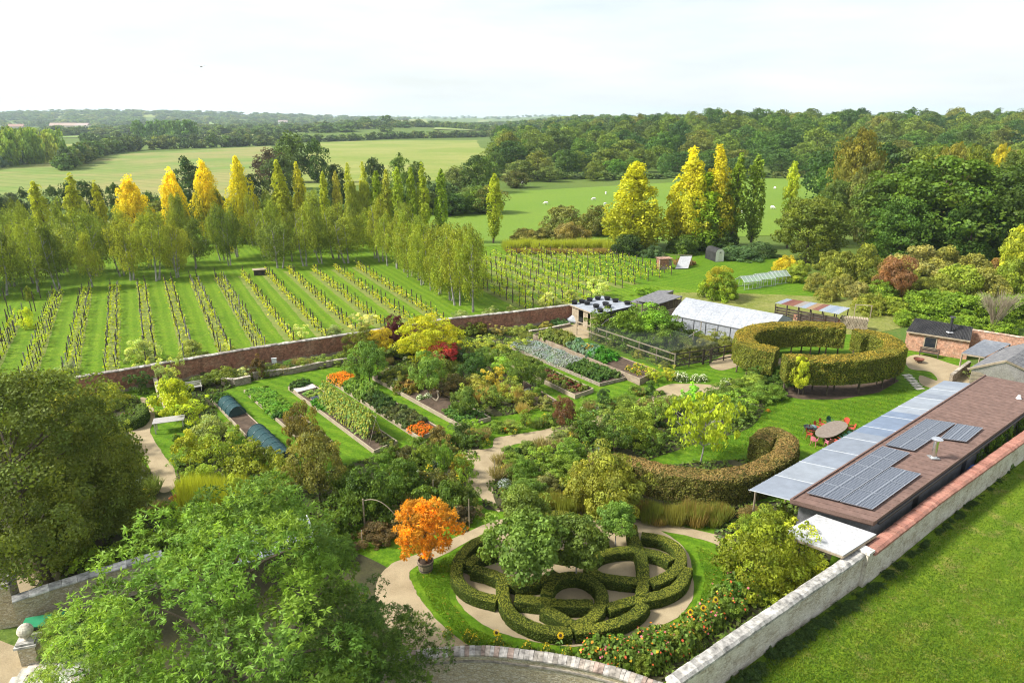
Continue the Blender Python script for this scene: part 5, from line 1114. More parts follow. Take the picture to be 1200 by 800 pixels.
# ------------------------------------------------------------------ polytunnel
pt = empty('polytunnel', tuple(G(830, 392)) + (0,), 0, 'long white polytunnel behind the fruit cage', 'polytunnel'); TO = Vector(tuple(G(830, 392)) + (0,))
A0, A1 = P3(776, 367, 1.9), P3(776, 367, 1.9); R0 = P3(804, 348.5, 3.5); R1 = P3(918, 369, 3.5)
ax = (R1 - R0); ax.z = 0; TL = ax.length; ax.normalize(); E0 = P3(775.5, 367, 1.9); wv = E0 - R0; wv.z = 0; wv = wv - ax * wv.dot(ax); half = wv.length; wv.normalize()
nT = 8
for i in range(nT):
    u0, u1 = TL * i / nT, TL * (i + 1) / nT - .015
    for sgn in (1, -1):
        prof = [(0, 3.5), (half * .35, 3.1), (half * .72, 2.55), (half, 1.9)]
        mb = MB()
        for (o0, z0), (o1, z1) in zip(prof, prof[1:]):
            q = [R0 + ax * u0 + wv * o0 * sgn, R0 + ax * u1 + wv * o0 * sgn, R0 + ax * u1 + wv * o1 * sgn, R0 + ax * u0 + wv * o1 * sgn]
            mb.face([tuple(Vector((p.x, p.y, z)) - TO) for p, z in zip(q, (z0, z0, z1, z1))])
        mb.build('roof_sheet', M['tunnel'], pt)
        mb = MB(); q = [R0 + ax * u0 + wv * half * sgn, R0 + ax * u1 + wv * half * sgn]
        mb.face([tuple(Vector((q[0].x, q[0].y, 0)) - TO), tuple(Vector((q[1].x, q[1].y, 0)) - TO), tuple(Vector((q[1].x, q[1].y, 1.88)) - TO), tuple(Vector((q[0].x, q[0].y, 1.88)) - TO)]).build('side_sheet', M['tunnel'], pt)
for u in (0, TL - .02):
    q = [(-half, 0), (half, 0), (half, 1.9), (half * .72, 2.55), (0, 3.48), (-half * .72, 2.55), (-half, 1.9)]
    MB().face([tuple(Vector(((R0 + ax * u + wv * o).x, (R0 + ax * u + wv * o).y, z)) - TO) for o, z in q]).build('end_sheet', M['tunnel'], pt)
for i in range(nT + 1):
    u = TL * i / nT; b = R0 + ax * u + wv * (half + .04); MB().box(tuple(Vector((b.x, b.y, .95)) - TO), (.06, .06, 1.9)).build('side_post', M['paint'], pt, col=(.12, .12, .12))
b0, b1 = R0 + wv * (half + .05), R0 + ax * TL + wv * (half + .05); MB().beam(tuple(Vector((b0.x, b0.y, 1.9)) - TO), tuple(Vector((b1.x, b1.y, 1.9)) - TO), .06, .08).build('side_rail', M['paint'], pt, col=(.15, .15, .15))

# ------------------------------------------------------------------ black roofed shed with pots on top
bs = empty('black_roofed_shed', tuple(G(700, 378)) + (0,), 0, 'timber shed with flat roof holding black pots', 'shed'); BO = Vector(tuple(G(700, 378)) + (0,))
b4 = [P3(668, 356.5, 2.5), P3(700, 368.5, 2.5), P3(745, 358, 2.7), P3(706, 346.5, 2.7)]
slab('roof', b4, .1, noisy('grey_flat_roof', (.22, .24, .27), (.34, .36, .39), 1., .5, 8, .1, spec=.4), bs, BO)
for i in (0, 1, 2): MB().beam(tuple(b4[i] - BO - Vector((0, 0, .12))), tuple(b4[(i + 1) % 4] - BO - Vector((0, 0, .12))), .10, .3 if i else .16).build('fascia', M['blackroof'] if i else M['palewood'], bs)
cen = (b4[0] + b4[2]) / 2
iw = [p.lerp(cen, .07) for p in b4]
for i in range(4):
    a, b = iw[i], iw[(i + 1) % 4]; L_ = (b - a).length; nbd = max(4, int(L_ / .45)); an = math.atan2(b.y - a.y, b.x - a.x)
    for k in range(nbd):
        if i == 0 and k in (3, 4, 7): continue
        p = a.lerp(b, (k + .5) / nbd); MB().box(tuple(Vector((p.x, p.y, 1.16)) - BO), (L_ / nbd - .02, .05, 2.32), an).build('board', M['palewood'] if i in (0, 3) else M['darkwood'], bs)
pot_m = MB().lathe([(0, 0), (.34, 0), (.42, .36), (.45, .36), (.45, .42), (.38, .42), (.36, .34), (0, .34)], 14).mesh('black_pot', M['plastic'])
for (x, y) in [(673, 354), (682, 353), (688, 355), (691, 351.5), (700.5, 350), (711.5, 350.5), (721, 353), (698.5, 358.5), (709.5, 356.5), (712.5, 359), (703.5, 363.5), (735, 356)]:
    k = (b4[0] + b4[2]) / 2; p = P3(x, y + 1.2, 2.62)
    f = 2.5 + .2 * max(0, min(1, (p - b4[0]).dot((b4[3] - b4[0]).normalized()) / (b4[3] - b4[0]).length))
    put(new('black_pot', pot_m, None, (p.x, p.y, f + .002), 0, None, (.012, .012, .013)), 'black round pot on the flat shed roof', 'pot')
X, Y = G(674, 378); lump('tarp_heap', (X, Y, .03), (1.1, .7, .75), M['plastic'], (.42, .45, .48), 'grey white covered heap beside the black roofed shed', 'heap', 4)
# open sheds behind
for (q, lb, rl_) in [([(745, 352), (772, 356), (800, 347), (770, 342)], 'open fronted dark roofed timber bay beside the polytunnel', 2.6), ([(738, 353), (752, 356), (790, 340), (772, 340)], 'low tarred roof along the garden wall', 2.3)]:
    oc_ = Vector(tuple(G(q[1][0], q[1][1] + 14)) + (0,)); os_ = empty('open_shed', tuple(oc_), 0, lb, 'shed')
    qq = [P3(x, y, rl_ + (.25 if i > 1 else 0)) for i, (x, y) in enumerate(q)]; slab('roof', qq, .09, M['slate'], os_, oc_)
    for i, p in enumerate(qq):
        p = p.lerp((qq[0] + qq[2]) / 2, .06); MB().box(tuple(Vector((p.x, p.y, (p.z - .1) / 2)) - oc_), (.14, .14, p.z - .1)).build('post', M['wood'], os_)
    a, b = [p.lerp((qq[0] + qq[2]) / 2, .05) for p in (qq[3], qq[2])]; L_ = (b - a).length
    for k in range(10): p = a.lerp(b, (k + .5) / 10); MB().box(tuple(Vector((p.x, p.y, 1.2)) - oc_), (L_ / 10 - .03, .05, 2.3), math.atan2(b.y - a.y, b.x - a.x)).build('board', M['wood'], os_)
    a, b = [p.lerp((qq[0] + qq[2]) / 2, .05) for p in (qq[1], qq[2])]; L_ = (b - a).length
    for k in range(5): p, p2 = Vector((a.x, a.y, .3 + k * .26)), Vector((b.x, b.y, .3 + k * .26)); MB().beam(tuple(p - oc_), tuple(p2 - oc_), .05, .18).build('board', M['palewood'], os_)

def frameglass():
    m = bpy.data.materials.new('greenhouse_glass'); m.use_nodes = True; p = m.node_tree.nodes['Principled BSDF']
    p.inputs['Base Color'].default_value = (.35, .42, .40, 1); p.inputs['Roughness'].default_value = .3; p.inputs['Alpha'].default_value = .45; return m
M['frameglass'] = frameglass()
# ------------------------------------------------------------------ small things beyond the tunnel
X, Y = G(776, 315); kl = empty('brick_kiln', (X, Y, .03), .2, 'little square red brick hut on the orchard grass', 'hut')
MB().box((0, 0, .95), (1.7, 1.6, 1.9)).build('wall', M['brick'], kl); MB().box((1.2, .2, .8), (.8, 1.3, 1.6)).build('side_wall', M['drystone'], kl); MB().box((.25, 0, 1.94), (2.6, 1.8, .08)).build('top_slab', M['stoneblock'], kl, col=(.3, .18, .13))
gs = empty('glass_sheet', tuple(G(797, 314)) + (.03,), .15, 'sloping pale glazing panel leaning on a frame in the orchard', 'glass panel')
mbs = MB().face([(-1.4, -1.2, .15), (1.0, -1.2, .15), (2.6, 1.2, 1.9), (.4, 1.2, 1.9)]); mbs.build('panel', M['whitesheet'], gs)
for (a, b) in (((-1.4, -1.2, .1), (.4, 1.2, 1.85)), ((1.0, -1.2, .1), (2.6, 1.2, 1.85)), ((-3, 1.2, 2.1), (2.6, 1.2, 2.1)), ((2.6, 1.2, 0), (2.6, 1.2, 2.1)), ((-.3, 1.2, 0), (-.3, 1.2, 2.1)), ((-3, 1.2, 0), (-3, 1.2, 2.1))): MB().beam(a, b, .07, .07).build('frame_bar', M['wood'], gs)
X, Y = G(838, 305); rh = empty('round_topped_hut', (X, Y, .03), .25, 'small hut with white end and curved black roof', 'hut')
hp_ = [(-.9, 0), (.9, 0), (.9, 1.7), (.7, 2.15), (.3, 2.4), (-.3, 2.4), (-.7, 2.15), (-.9, 1.7)]
mb = MB(); mb.face([(x, -1.5, z) for x, z in hp_]); mb.build('end_wall', M['paint'], rh, col=(.72, .70, .64))
mb = MB()
for k in range(1, 8): (x0, z0), (x1, z1) = hp_[k], hp_[(k + 1) % 8]; mb.face([(x0, -1.6, z0 + .02), (x1, -1.6, z1 + .02), (x1, 2.2, z1 + .02), (x0, 2.2, z0 + .02)])
mb.face([(x * 1.01, 2.2, z) for x, z in hp_[::-1]]); mb.build('roof', M['blackroof'], rh)
MB().box((.1, -1.53, 1.0), (.7, .05, 1.7)).build('door', M['paint'], rh, col=(.6, .58, .5)); MB().box((.1, -1.56, 1.75), (.22, .04, .22)).build('window', M['glass'], rh)
for i, (x, y) in enumerate([(876, 337), (893, 334), (910, 331)]):
    X, Y = G(x, y); gf = empty('small_greenhouse', (X, Y, .03), .35, 'low greenhouse frame with pale glazing bars in the rough grass', 'greenhouse')
    for a in range(5):
        xx = -1.6 + a * .8
        MB().path([(xx, -1.2, 0), (xx, -1.2, 1.2), (xx, 0, 1.95), (xx, 1.2, 1.2), (xx, 1.2, 0)], .05, 4).build('glazing_bar', M['paint'], gf, col=(.32, .34, .32))
    for yy, zz in ((-1.2, 1.2), (0, 1.95), (1.2, 1.2), (-1.2, .06), (1.2, .06)): MB().beam((-1.6, yy, zz), (1.6, yy, zz), .05, .06).build('rail', M['paint'], gf, col=(.32, .34, .32))
    for (a, b) in ((-1.2, 0), (0, 1.2)):
        za, zb = (1.2, 1.95) if a < 0 else (1.95, 1.2)
        for k in range(4): MB().face([(-1.56 + k * .8, a, za + .03), (-.86 + k * .8, a, za + .03), (-.86 + k * .8, b, zb + .03), (-1.56 + k * .8, b, zb + .03)]).build('pane', M['frameglass'], gf)
# rusty corrugated store
rs = empty('rusty_store', tuple(G(950, 372)) + (0,), 0, 'low store roofed with patched rusty and blue corrugated sheets', 'store'); RO = Vector(tuple(G(950, 372)) + (0,))
q = [P3(908, 355, 2.0), P3(982, 368, 2.0), P3(996, 360.5, 2.25), P3(922, 349.8, 2.25)]
RC = [(.28, .31, .36), (.20, .08, .055), (.23, .10, .065), (.31, .28, .24), (.28, .32, .37), (.33, .22, .12), (.23, .10, .07), (.30, .34, .38), (.25, .30, .36), (.33, .36, .39)]
for i, c_ in enumerate(RC):
    u0, u1 = i / 10, (i + 1) / 10; corr([q[0].lerp(q[1], u0), q[0].lerp(q[1], u1 + .008), q[3].lerp(q[2], u1 + .008), q[3].lerp(q[2], u0)], rs, RO, 4, .03, M['paint'], 'roof_sheet').color = (*c_, 1)
for i in range(6):
    for (a, b) in ((q[0], q[1]), (q[3], q[2])): p = a.lerp(b, .02 + i * .192); MB().box(tuple(Vector((p.x, p.y, (p.z - .06) / 2)) - RO), (.1, .1, p.z - .06)).build('post', M['darkwood'], rs)
for k in range(4): a, b = q[0].lerp(q[3], .1), q[1].lerp(q[2], .1); MB().beam(tuple(Vector((a.x, a.y, .3 + k * .35)) - RO), tuple(Vector((b.x, b.y, .3 + k * .35)) - RO), .04, .26).build('board', M['darkwood'], rs)
for (x, y, L_, lb) in [(948, 377, 3.6, 'stack of orange clay tiles behind the tall hedge'), (975, 381, 4.2, 'long stack of salvaged bricks behind the tall hedge')]:
    X, Y = G(x, y); e = empty('brick_stack', (X, Y, 0), -.5, lb, 'bricks')
    for i in range(int(L_ / .3)):
        for k in range(4): MB().box((-L_ / 2 + i * .3, random.uniform(-.04, .04), .12 + k * .22), (.28, .8, .2)).build('brick', M['stoneblock'], e, col=(.48 * random.uniform(.8, 1.1), .24, .16))
X, Y = G(1000, 385); e = empty('log_stack', (X, Y, 0), -.4, 'stack of cut logs at the end of the rusty store', 'logs'); lg = MB().tube((0, -.5, 0), (0, .5, 0), .14, .14, 8).mesh('log', M['palewood'])
for i in range(11):
    for k in range(6): new('log', lg, e, (-1.6 + i * .29 + (k % 2) * .14, random.uniform(-.05, .05), .14 + k * .25), random.uniform(-.05, .05))
X, Y = G(1010, 372); e = empty('goal_frame', (X, Y, 0), -.3, 'pale bare timber frame beside the log stack', 'frame')
for xx in (-1., 1.): MB().box((xx, 0, .9), (.09, .09, 1.8)).build('post', M['palewood'], e)
MB().box((0, 0, 1.75), (2.2, .08, .09)).build('bar', M['palewood'], e)

# ------------------------------------------------------------------ clipped hedges
def hedge(name, label, pts, wd, z0, z1, col, leaf, dens, parent=None, smooth=8, closed=False, topcol=None, rough=.05, part='hedge_body', leafname='leaves', org=None, rnd=.22):
    P = smooth_open(pts, smooth) if smooth else pts
    # resample evenly
    L = [0]
    for a, b in zip(P, P[1:]): L.append(L[-1] + math.hypot(b[0] - a[0], b[1] - a[1]))
    st = max(.18, wd * .18); n = max(4, int(L[-1] / st)); xs = np.interp(np.linspace(0, L[-1], n + 1), L, [p[0] for p in P]); ys = np.interp(np.linspace(0, L[-1], n + 1), L, [p[1] for p in P])
    tx, ty = np.gradient(xs), np.gradient(ys); tl = np.hypot(tx, ty); nx, ny = -ty / tl, tx / tl
    h, r = wd / 2, min(rnd, wd * .3); H_ = z1 - z0
    sec = [(-h, z0)] + [(-h * (1 + .03 * math.sin(k)), z0 + (H_ - r) * k / 5) for k in range(1, 6)] + [(-h + r * .3, z1 - r * .3)] + [(-h + r + (wd - 2 * r) * k / 4, z1) for k in range(5)] + [(h - r * .3, z1 - r * .3)] + [(h, z0 + (H_ - r) * k / 5) for k in range(5, 0, -1)] + [(h, z0)]
    m = len(sec); rng = np.random.default_rng(int(L[-1] * 100) + 3)
    org = org or (P[0][0], P[0][1]); V = np.zeros((n + 1, m, 3))
    for j, (o, z) in enumerate(sec): V[:, j, 0] = xs + nx * o - org[0]; V[:, j, 1] = ys + ny * o - org[1]; V[:, j, 2] = z
    V += rng.normal(0, rough, V.shape) * np.array([1, 1, .8]); V[:, 0, 2] = z0; V[:, -1, 2] = z0
    verts = V.reshape(-1, 3); faces = []
    for i in range(n):
        for j in range(m - 1): a = i * m + j; faces.append((a, a + 1, a + m + 1, a + m))
        faces.append((i * m, i * m + m, (i + 1) * m + m - 1, i * m + m - 1))
    for i in (0, n): faces.append(tuple(range(i * m, i * m + m))[::(1 if i == 0 else -1)])
    me = bpy.data.meshes.new(part); me.from_pydata([tuple(v) for v in verts], [], faces); me.materials.append(M['hedge']); me.update()
    # leaves over the whole surface
    q = V; A, B, C_, D = q[:-1, :-1], q[1:, :-1], q[1:, 1:], q[:-1, 1:]
    A, B, C_, D = [t.reshape(-1, 3) for t in (A, B, C_, D)]; nr = np.cross(C_ - A, D - B); ar = np.linalg.norm(nr, axis=1) / 2; nr = unit(nr)
    cen = V.mean(axis=1, keepdims=True); cc = np.broadcast_to((cen[:-1] + cen[1:]) / 2, (n, m - 1, 3)).reshape(-1, 3); mid = (A + C_) / 2
    sg = np.sign(np.sum(nr * (mid - cc), axis=1)); nr = nr * sg[:, None]
    for i, vs_ in ((0, V[0]), (n, V[-1])):                     # ends
        pass
    cnt = rng.poisson(ar * dens); ix = np.repeat(np.arange(len(cnt)), cnt); k = len(ix); u, v = rng.uniform(0, 1, (k, 1)), rng.uniform(0, 1, (k, 1))
    Pp = (A[ix] * (1 - u) + B[ix] * u) * (1 - v) + (D[ix] * (1 - u) + C_[ix] * u) * v + nr[ix] * rng.uniform(-.02, leaf * .55, (k, 1))
    # caps at both ends
    ex = []
    for i, s_ in ((0, -1), (n, 1)):
        ke = int(wd * H_ * dens); oo = rng.uniform(-h, h, ke); zz = rng.uniform(z0, z1 - .05, ke); t_ = np.array([tx[i] / tl[i], ty[i] / tl[i], 0]) * s_
        ex.append((np.stack([xs[i] + nx[i] * oo - org[0], ys[i] + ny[i] * oo - org[1], zz], 1) + t_ * rng.uniform(0, leaf * .6, (ke, 1)), np.tile(t_, (ke, 1))))
    Nn = nr[ix]; Pp = np.concatenate([Pp] + [e_[0] for e_ in ex]); Nn = np.concatenate([Nn] + [e_[1] for e_ in ex]); k = len(Pp)
    tv = .16 if parent else .32; tone = rng.uniform(1 - tv, 1 + tv, (k, 1)) * (1 + .18 * np.sin(Pp[:, :1] * 1.7) * np.sin(Pp[:, 1:2] * 1.3 + Pp[:, 2:3] * 2)); cl = np.repeat(tone, 3, 1)
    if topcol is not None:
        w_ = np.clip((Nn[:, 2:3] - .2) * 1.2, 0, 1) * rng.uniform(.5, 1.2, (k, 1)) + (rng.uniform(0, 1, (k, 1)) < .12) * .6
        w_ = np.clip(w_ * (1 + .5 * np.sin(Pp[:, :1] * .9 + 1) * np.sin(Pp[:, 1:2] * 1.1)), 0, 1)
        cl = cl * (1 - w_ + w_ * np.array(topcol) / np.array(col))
    lm = leaf_mesh(leafname, Pp, Nn + np.where(Nn[:, 2:3] > .7, .32, .6) * rng.normal(size=(k, 3)), leaf * rng.uniform(.7, 1.3, k), cl, 1.4, rng)
    root = parent or empty(name, (org[0], org[1], .03), 0, label, 'hedge')
    b = new(part, me, root, None, 0, None, tuple(c * .55 for c in col))
    lo = new(leafname, lm, b if parent else root, None, 0, None, col); lo['kind'] = 'stuff'
    return root
def kz(a, b): return G(515 + a * 330 / 1200, 580 + b * 200 / 727, .64)
KN = [[(225, 165), (140, 205), (85, 265), (72, 335), (100, 385), (160, 420), (246, 442)], [(240, 236), (165, 262), (115, 298)], [(140, 312), (205, 328), (270, 352), (340, 372), (430, 365), (500, 330)],
      [(268, 355), (275, 440), (312, 505), (390, 550), (480, 574), (562, 574)], [(575, 572), (680, 562), (790, 528), (850, 490), (872, 462)],
      [(322, 440), (420, 450), (530, 462), (655, 462)], [(716, 478), (800, 452), (870, 436), (960, 415), (1028, 372), (1055, 305)],
      [(560, 560), (640, 528), (685, 470), (690, 410), (650, 365), (590, 342), (525, 345), (475, 375), (456, 425)], [(442, 482), (500, 512), (560, 548)],
      [(990, 278), (950, 255), (880, 238), (790, 230), (705, 242), (655, 268), (640, 305), (680, 338), (760, 355), (840, 362)], [(900, 372), (980, 338), (1028, 285), (1012, 222), (950, 185), (862, 168)],
      [(818, 128), (828, 185), (852, 235), (866, 300), (866, 380), (862, 432)], [(640, 142), (600, 98), (530, 76), (455, 78), (380, 100), (300, 135)], [(535, 105), (480, 135), (425, 168), (390, 210)],
      [(690, 195), (640, 228), (560, 250), (480, 240), (440, 220)], [(640, 150), (690, 175), (700, 210)]]
ko = G(672, 680); knot = empty('knot_garden_hedge', (ko[0], ko[1], .04), 0, 'interlaced low box hedge loops of the knot garden', 'hedge')
for i, c_ in enumerate(KN):
    zt = .60 + .03 * (i % 3)
    hedge('', '', [kz(*p) for p in c_], .70, 0, zt, (.066, .095, .014), .045, 620, parent=knot, part='hedge_band', leafname='clipped_leaves', org=ko, rough=.012, topcol=(.22, .22, .03), rnd=.07)  # leaf colours carry light and shade: tops brightened as lit, sides darkened as shaded
# tall hedge ring on stems
RC_ = (31.0, 67.6); RR = 7.3
def arc(a0, a1, r=RR, c=RC_): return [(c[0] + r * math.cos(R_(a0 + (a1 - a0) * k / 16)) * 1.0, c[1] + r * math.sin(R_(a0 + (a1 - a0) * k / 16)) * 1.08) for k in range(17)]
RCOL, RTOP = (.135, .15, .022), (.26, .185, .03)
for (a0, a1, lb, c) in [(62, 222, 'tall clipped beech hedge arc on stems nearest the polytunnel', [(745, 86), (620, 78), (500, 75), (330, 80), (200, 97), (122, 142), (150, 198), (240, 224), (322, 240)]), (-128, 46, 'tall clipped beech hedge arc on stems nearest the brick cabin', [(375, 281), (500, 286), (650, 290), (850, 281), (1000, 254), (1065, 212), (1015, 163), (905, 130), (825, 128)])]:
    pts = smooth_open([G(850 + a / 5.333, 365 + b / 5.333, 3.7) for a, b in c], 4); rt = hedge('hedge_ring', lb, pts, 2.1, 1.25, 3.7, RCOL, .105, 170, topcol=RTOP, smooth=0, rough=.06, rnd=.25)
    stem = MB().path([(0, 0, 0), (.03, .02, .8), (0, 0, 1.7)], [.09, .075, .06], 7).mesh('hedge_stem', M['bark'])
    for k in range(18):
        nn_ = len(pts) - 1; kk = (k + .5) / 18 * nn_; p = pts[int(kk)]; q = pts[min(int(kk) + 1, nn_)]; f = kk % 1; o = (-.6 if k % 2 else .6); x, y = p[0] + (q[0] - p[0]) * f, p[1] + (q[1] - p[1]) * f
        d = math.hypot(x - RC_[0], y - RC_[1]); new('stem', stem, rt, (x + (x - RC_[0]) / d * o - pts[0][0], y + (y - RC_[1]) / d * o - pts[0][1], -.03), random.uniform(0, 6))
sheet('planting_soil', arc(0, 360, 6.6)[:-1] if False else [G(*p) for p in ((905, 462), (940, 468), (985, 468), (1030, 460), (1054, 446), (1040, 440), (1000, 447), (940, 452), (915, 452))], Z1 + .003, M['soil'], 'bare soil under the tall hedge ring', smooth=False, world=True)
# serpentine beech hedge
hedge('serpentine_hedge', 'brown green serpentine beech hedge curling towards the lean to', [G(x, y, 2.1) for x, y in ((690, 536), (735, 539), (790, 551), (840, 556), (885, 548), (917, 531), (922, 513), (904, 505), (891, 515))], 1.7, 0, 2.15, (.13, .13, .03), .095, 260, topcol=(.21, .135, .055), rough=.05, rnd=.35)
# clipped dark box hedge and dark yew ball by the left path
hedge('box_hedge', 'small dark clipped hedge curving beside the left path', [G(x, y, .9) for x, y in ((118, 488), (140, 492), (158, 490), (167, 482), (165, 474))], .9, 0, 1.0, (.06, .10, .018), .07, 300, topcol=(.12, .17, .03), rough=.03)

# ------------------------------------------------------------------ raised beds
def bed(name, c, h, label, mt='wood', courses=2, fill=.75, th=.09):
    P = [Vector((*G(x, y, h), 0)) for x, y in c]; o = P[1]; e = empty(name, (o.x, o.y, .02), 0, label, 'raised bed')
    for i in range(4):
        a, b = P[i], P[(i + 1) % 4]; d = (b - a).normalized()
        for k in range(courses):
            hh = h / courses; sft = d * (th * .5) * (1 if i % 2 else -1) * (1 if k % 2 else 1); j = random.uniform(-.012, .012)
            nseg = 1 if (b - a).length < 4 else int((b - a).length / 3.2) + 1
            for s in range(nseg):
                p0, p1 = a.lerp(b, s / nseg), a.lerp(b, (s + 1) / nseg); p0 = p0 + d * .006; p1 = p1 - d * .006
                if i % 2: p0, p1 = p0 + d * (th * .52 if s == 0 else 0), p1 - d * (th * .52 if s == nseg - 1 else 0)
                else: p0, p1 = p0 - d * (th * .5 if s == 0 else 0), p1 + d * (th * .5 if s == nseg - 1 else 0)
                z = hh * (k + .5); off = Vector((-d.y, d.x, 0)) * j; MB().beam(tuple(p0 - o + off + Vector((0, 0, z))), tuple(p1 - o + off + Vector((0, 0, z))), th, hh - .008).build('plank', M[mt], e)
    q = [p - o + Vector((0, 0, h * fill)) for p in P]; cn_ = sum(q, Vector()) / 4; q = [p.lerp(cn_, .01) for p in q]
    mb = MB(); n = 10
    vs_ = [[(q[0].lerp(q[3], j / 4)).lerp(q[1].lerp(q[2], j / 4), i / n) + Vector((0, 0, random.uniform(-.03, .04))) for j in range(5)] for i in range(n + 1)]
    for i in range(n):
        for j in range(4): mb.face([vs_[i][j], vs_[i + 1][j], vs_[i + 1][j + 1], vs_[i][j + 1]])
    mb.build('soil', M['soil'], e, weld=True)
    def at(u, v): p = P[0].lerp(P[3], v).lerp(P[1].lerp(P[2], v), u); return (p.x, p.y, h * fill)
    return at
B1 = bed('raised_bed', [(245, 464), (325, 548), (349, 539), (264, 461)], .3, 'narrow timber bed carrying two blue green net tunnels', 'palewood')
B2 = bed('raised_bed', [(286, 457), (363, 524), (389, 516), (313, 453)], .3, 'timber bed of leafy crops and bare soil beside the net tunnels', 'palewood')
B3 = bed('raised_bed', [(338, 453), (438.5, 527.5), (465, 516.5), (361, 446)], .35, 'timber bed with cold frames and a climbing bean ridge', 'palewood')
B4 = bed('raised_bed', [(383, 442), (491, 511.5), (517, 502), (403, 436)], .4, 'timber bed with orange marigolds at both ends', 'palewood')
B5 = bed('raised_bed', [(437, 441), (541, 498), (574.5, 488.3), (458, 430)], .4, 'timber bed with mixed herbs and a forked stump', 'palewood')
B6 = bed('raised_bed', [(560, 432), (632, 474), (652, 468.5), (578, 425)], .35, 'timber bed crowded with grasses behind the small trees', 'wood')
B7 = bed('raised_bed', [(573, 414), (674, 462.5), (695, 455), (592, 408)], .45, 'timber bed with lettuces in the middle of the plot', 'palewood')
B8 = bed('raised_bed', [(595, 404), (703, 449), (732.5, 442), (618, 397)], .35, 'stone edged bed of blue grey lavender and leeks', 'drystone', 1)
B9 = bed('raised_bed', [(625, 392), (750, 443.5), (770, 433.5), (642, 386.5)], .75, 'tall plank sided bed beside the post and rail fence', 'wood', 4, .9)
# crops: each plant by itself
def bloom(key, seed, petal, n1=150, n2=60, psz=.1, green=(.09, .15, .025), H=.7, variants=3, spread=.55):
    out = []
    for v in range(variants):
        rng = np.random.default_rng(seed + v); d = unit(rng.normal(size=(n1, 3)) + np.array([0, 0, .3])); d[:, 2] = np.abs(d[:, 2])
        P1 = d * rng.uniform(.5, 1, (n1, 1)) * np.array([spread, spread, H * .85]); c1 = np.array(green) * rng.uniform(.6, 1.4, (n1, 1))
        d2 = unit(rng.normal(size=(n2, 3)) + np.array([0, 0, .9])); d2[:, 2] = np.abs(d2[:, 2]); P2 = d2 * rng.uniform(.9, 1.05, (n2, 1)) * np.array([spread, spread, H])
        pc = np.array(petal)[rng.integers(0, len(petal), n2)] * rng.uniform(.8, 1.15, (n2, 1))
        S = np.concatenate([rng.uniform(.09, .16, n1), psz * rng.uniform(.7, 1.3, n2)])
        out.append((leaf_mesh(key + '_flowers', np.concatenate([P1, P2]), np.concatenate([d + .5 * rng.normal(size=d.shape), d2 + np.array([0, 0, .6])]), S, np.concatenate([c1, pc]), 1.25, rng), None))
    KIND[key] = out
bloom('marigold', 1, [(.58, .20, .01), (.62, .25, .012), (.5, .14, .01)], 110, 90, .11, H=.55)
bloom('whiteflower', 20, [(.56, .56, .52)], 190, 90, .10, (.12, .17, .05), H=.7)
bloom('mixedflower', 40, [(.5, .10, .03), (.58, .20, .02), (.5, .08, .04), (.55, .35, .03), (.5, .12, .2)], 330, 10, .08, (.10, .155, .026), H=.8)
bloom('lavender', 60, [(.24, .26, .34), (.30, .33, .36)], 120, 120, .08, (.16, .21, .14), H=.55)
bloom('yellowflower', 80, [(.55, .38, .02)], 200, 36, .10, (.13, .18, .025), H=.8)
kind('cabbage', 3, .34, .34, .0, 'dome', 12, 12, .12, .17, trunk=False, tone=.2, yel=.1)
kind('leafy', 3, .5, .5, .0, 'dome', 20, 16, .18, .16, trunk=False, tone=.25, yel=.15)
def crop(at, key, us, vs_, r, h, col, label, cat='plant', name='crop_plant', jit=.03):
    for u in us:
        for v in vs_:
            p = at(u + random.uniform(-.012, .012), v + random.uniform(-jit, jit)); k = random.uniform(.85, 1.2)
            o = new(name, random.choice(KIND[key])[0], None, (p[0], p[1], p[2] - .02), random.uniform(0, 6.28), (r * k, r * k, h * k), tuple(c * random.uniform(.9, 1.1) for c in col)); put(o, label, cat)
lin = lambda a, b, n: [a + (b - a) * i / (n - 1) for i in range(n)]
ONE = (1, 1, 1)
crop(B1, 'leafy', lin(.03, .12, 4), (.25, .75), .5, .5, (.07, .13, .025), 'dark leafy plant above the first net tunnel')
crop(B2, 'leafy', lin(.03, .47, 17), lin(.13, .87, 4), .40, .34, (.14, .26, .04), 'light green potato like plant in the crop bed')
crop(B2, 'leafy', [.52], lin(.12, .88, 5), .42, .42, (.06, .14, .03), 'dark green bush bean closing the leafy block')
crop(B2, 'leafy', lin(.72, .97, 6), lin(.2, .8, 3), .38, .32, (.13, .15, .05), 'scattered low plant on the lower bed end')
crop(B3, 'leafy', [.02, .06], (.2, .5, .8), .55, .6, (.06, .11, .03), 'dark bushy plant at the cold frame bed end')
crop(B3, 'cabbage', lin(.17, .22, 2), lin(.2, .8, 4), .3, .22, (.22, .32, .09), 'pale lettuce between the cold frames')
crop(B3, 'leafy', lin(.33, .42, 4), lin(.15, .8, 3), .5, .45, (.09, .22, .03), 'bright green vegetable before the bean ridge')
crop(B3, 'leafy', lin(.90, .98, 3), (.5, .75), .4, .3, (.08, .10, .03), 'low herb at the foot of the bean ridge')
crop(B4, 'marigold', lin(.03, .17, 6), lin(.12, .88, 4), 1., 1.05, ONE, 'orange marigold massed at the upper bed end', 'flower', 'marigold_plant')
crop(B4, 'leafy', lin(.22, .42, 7), lin(.2, .8, 3), .55, .8, (.16, .24, .05), 'pale green leafy plant below the marigolds')
crop(B4, 'leafy', lin(.46, .60, 5), lin(.2, .8, 3), .5, .6, (.06, .10, .03), 'dark leafy plant half way down the marigold bed')
crop(B4, 'leafy', lin(.64, .86, 8), lin(.15, .85, 3), .45, .5, (.10, .12, .05), 'greyish herb on the marigold bed')
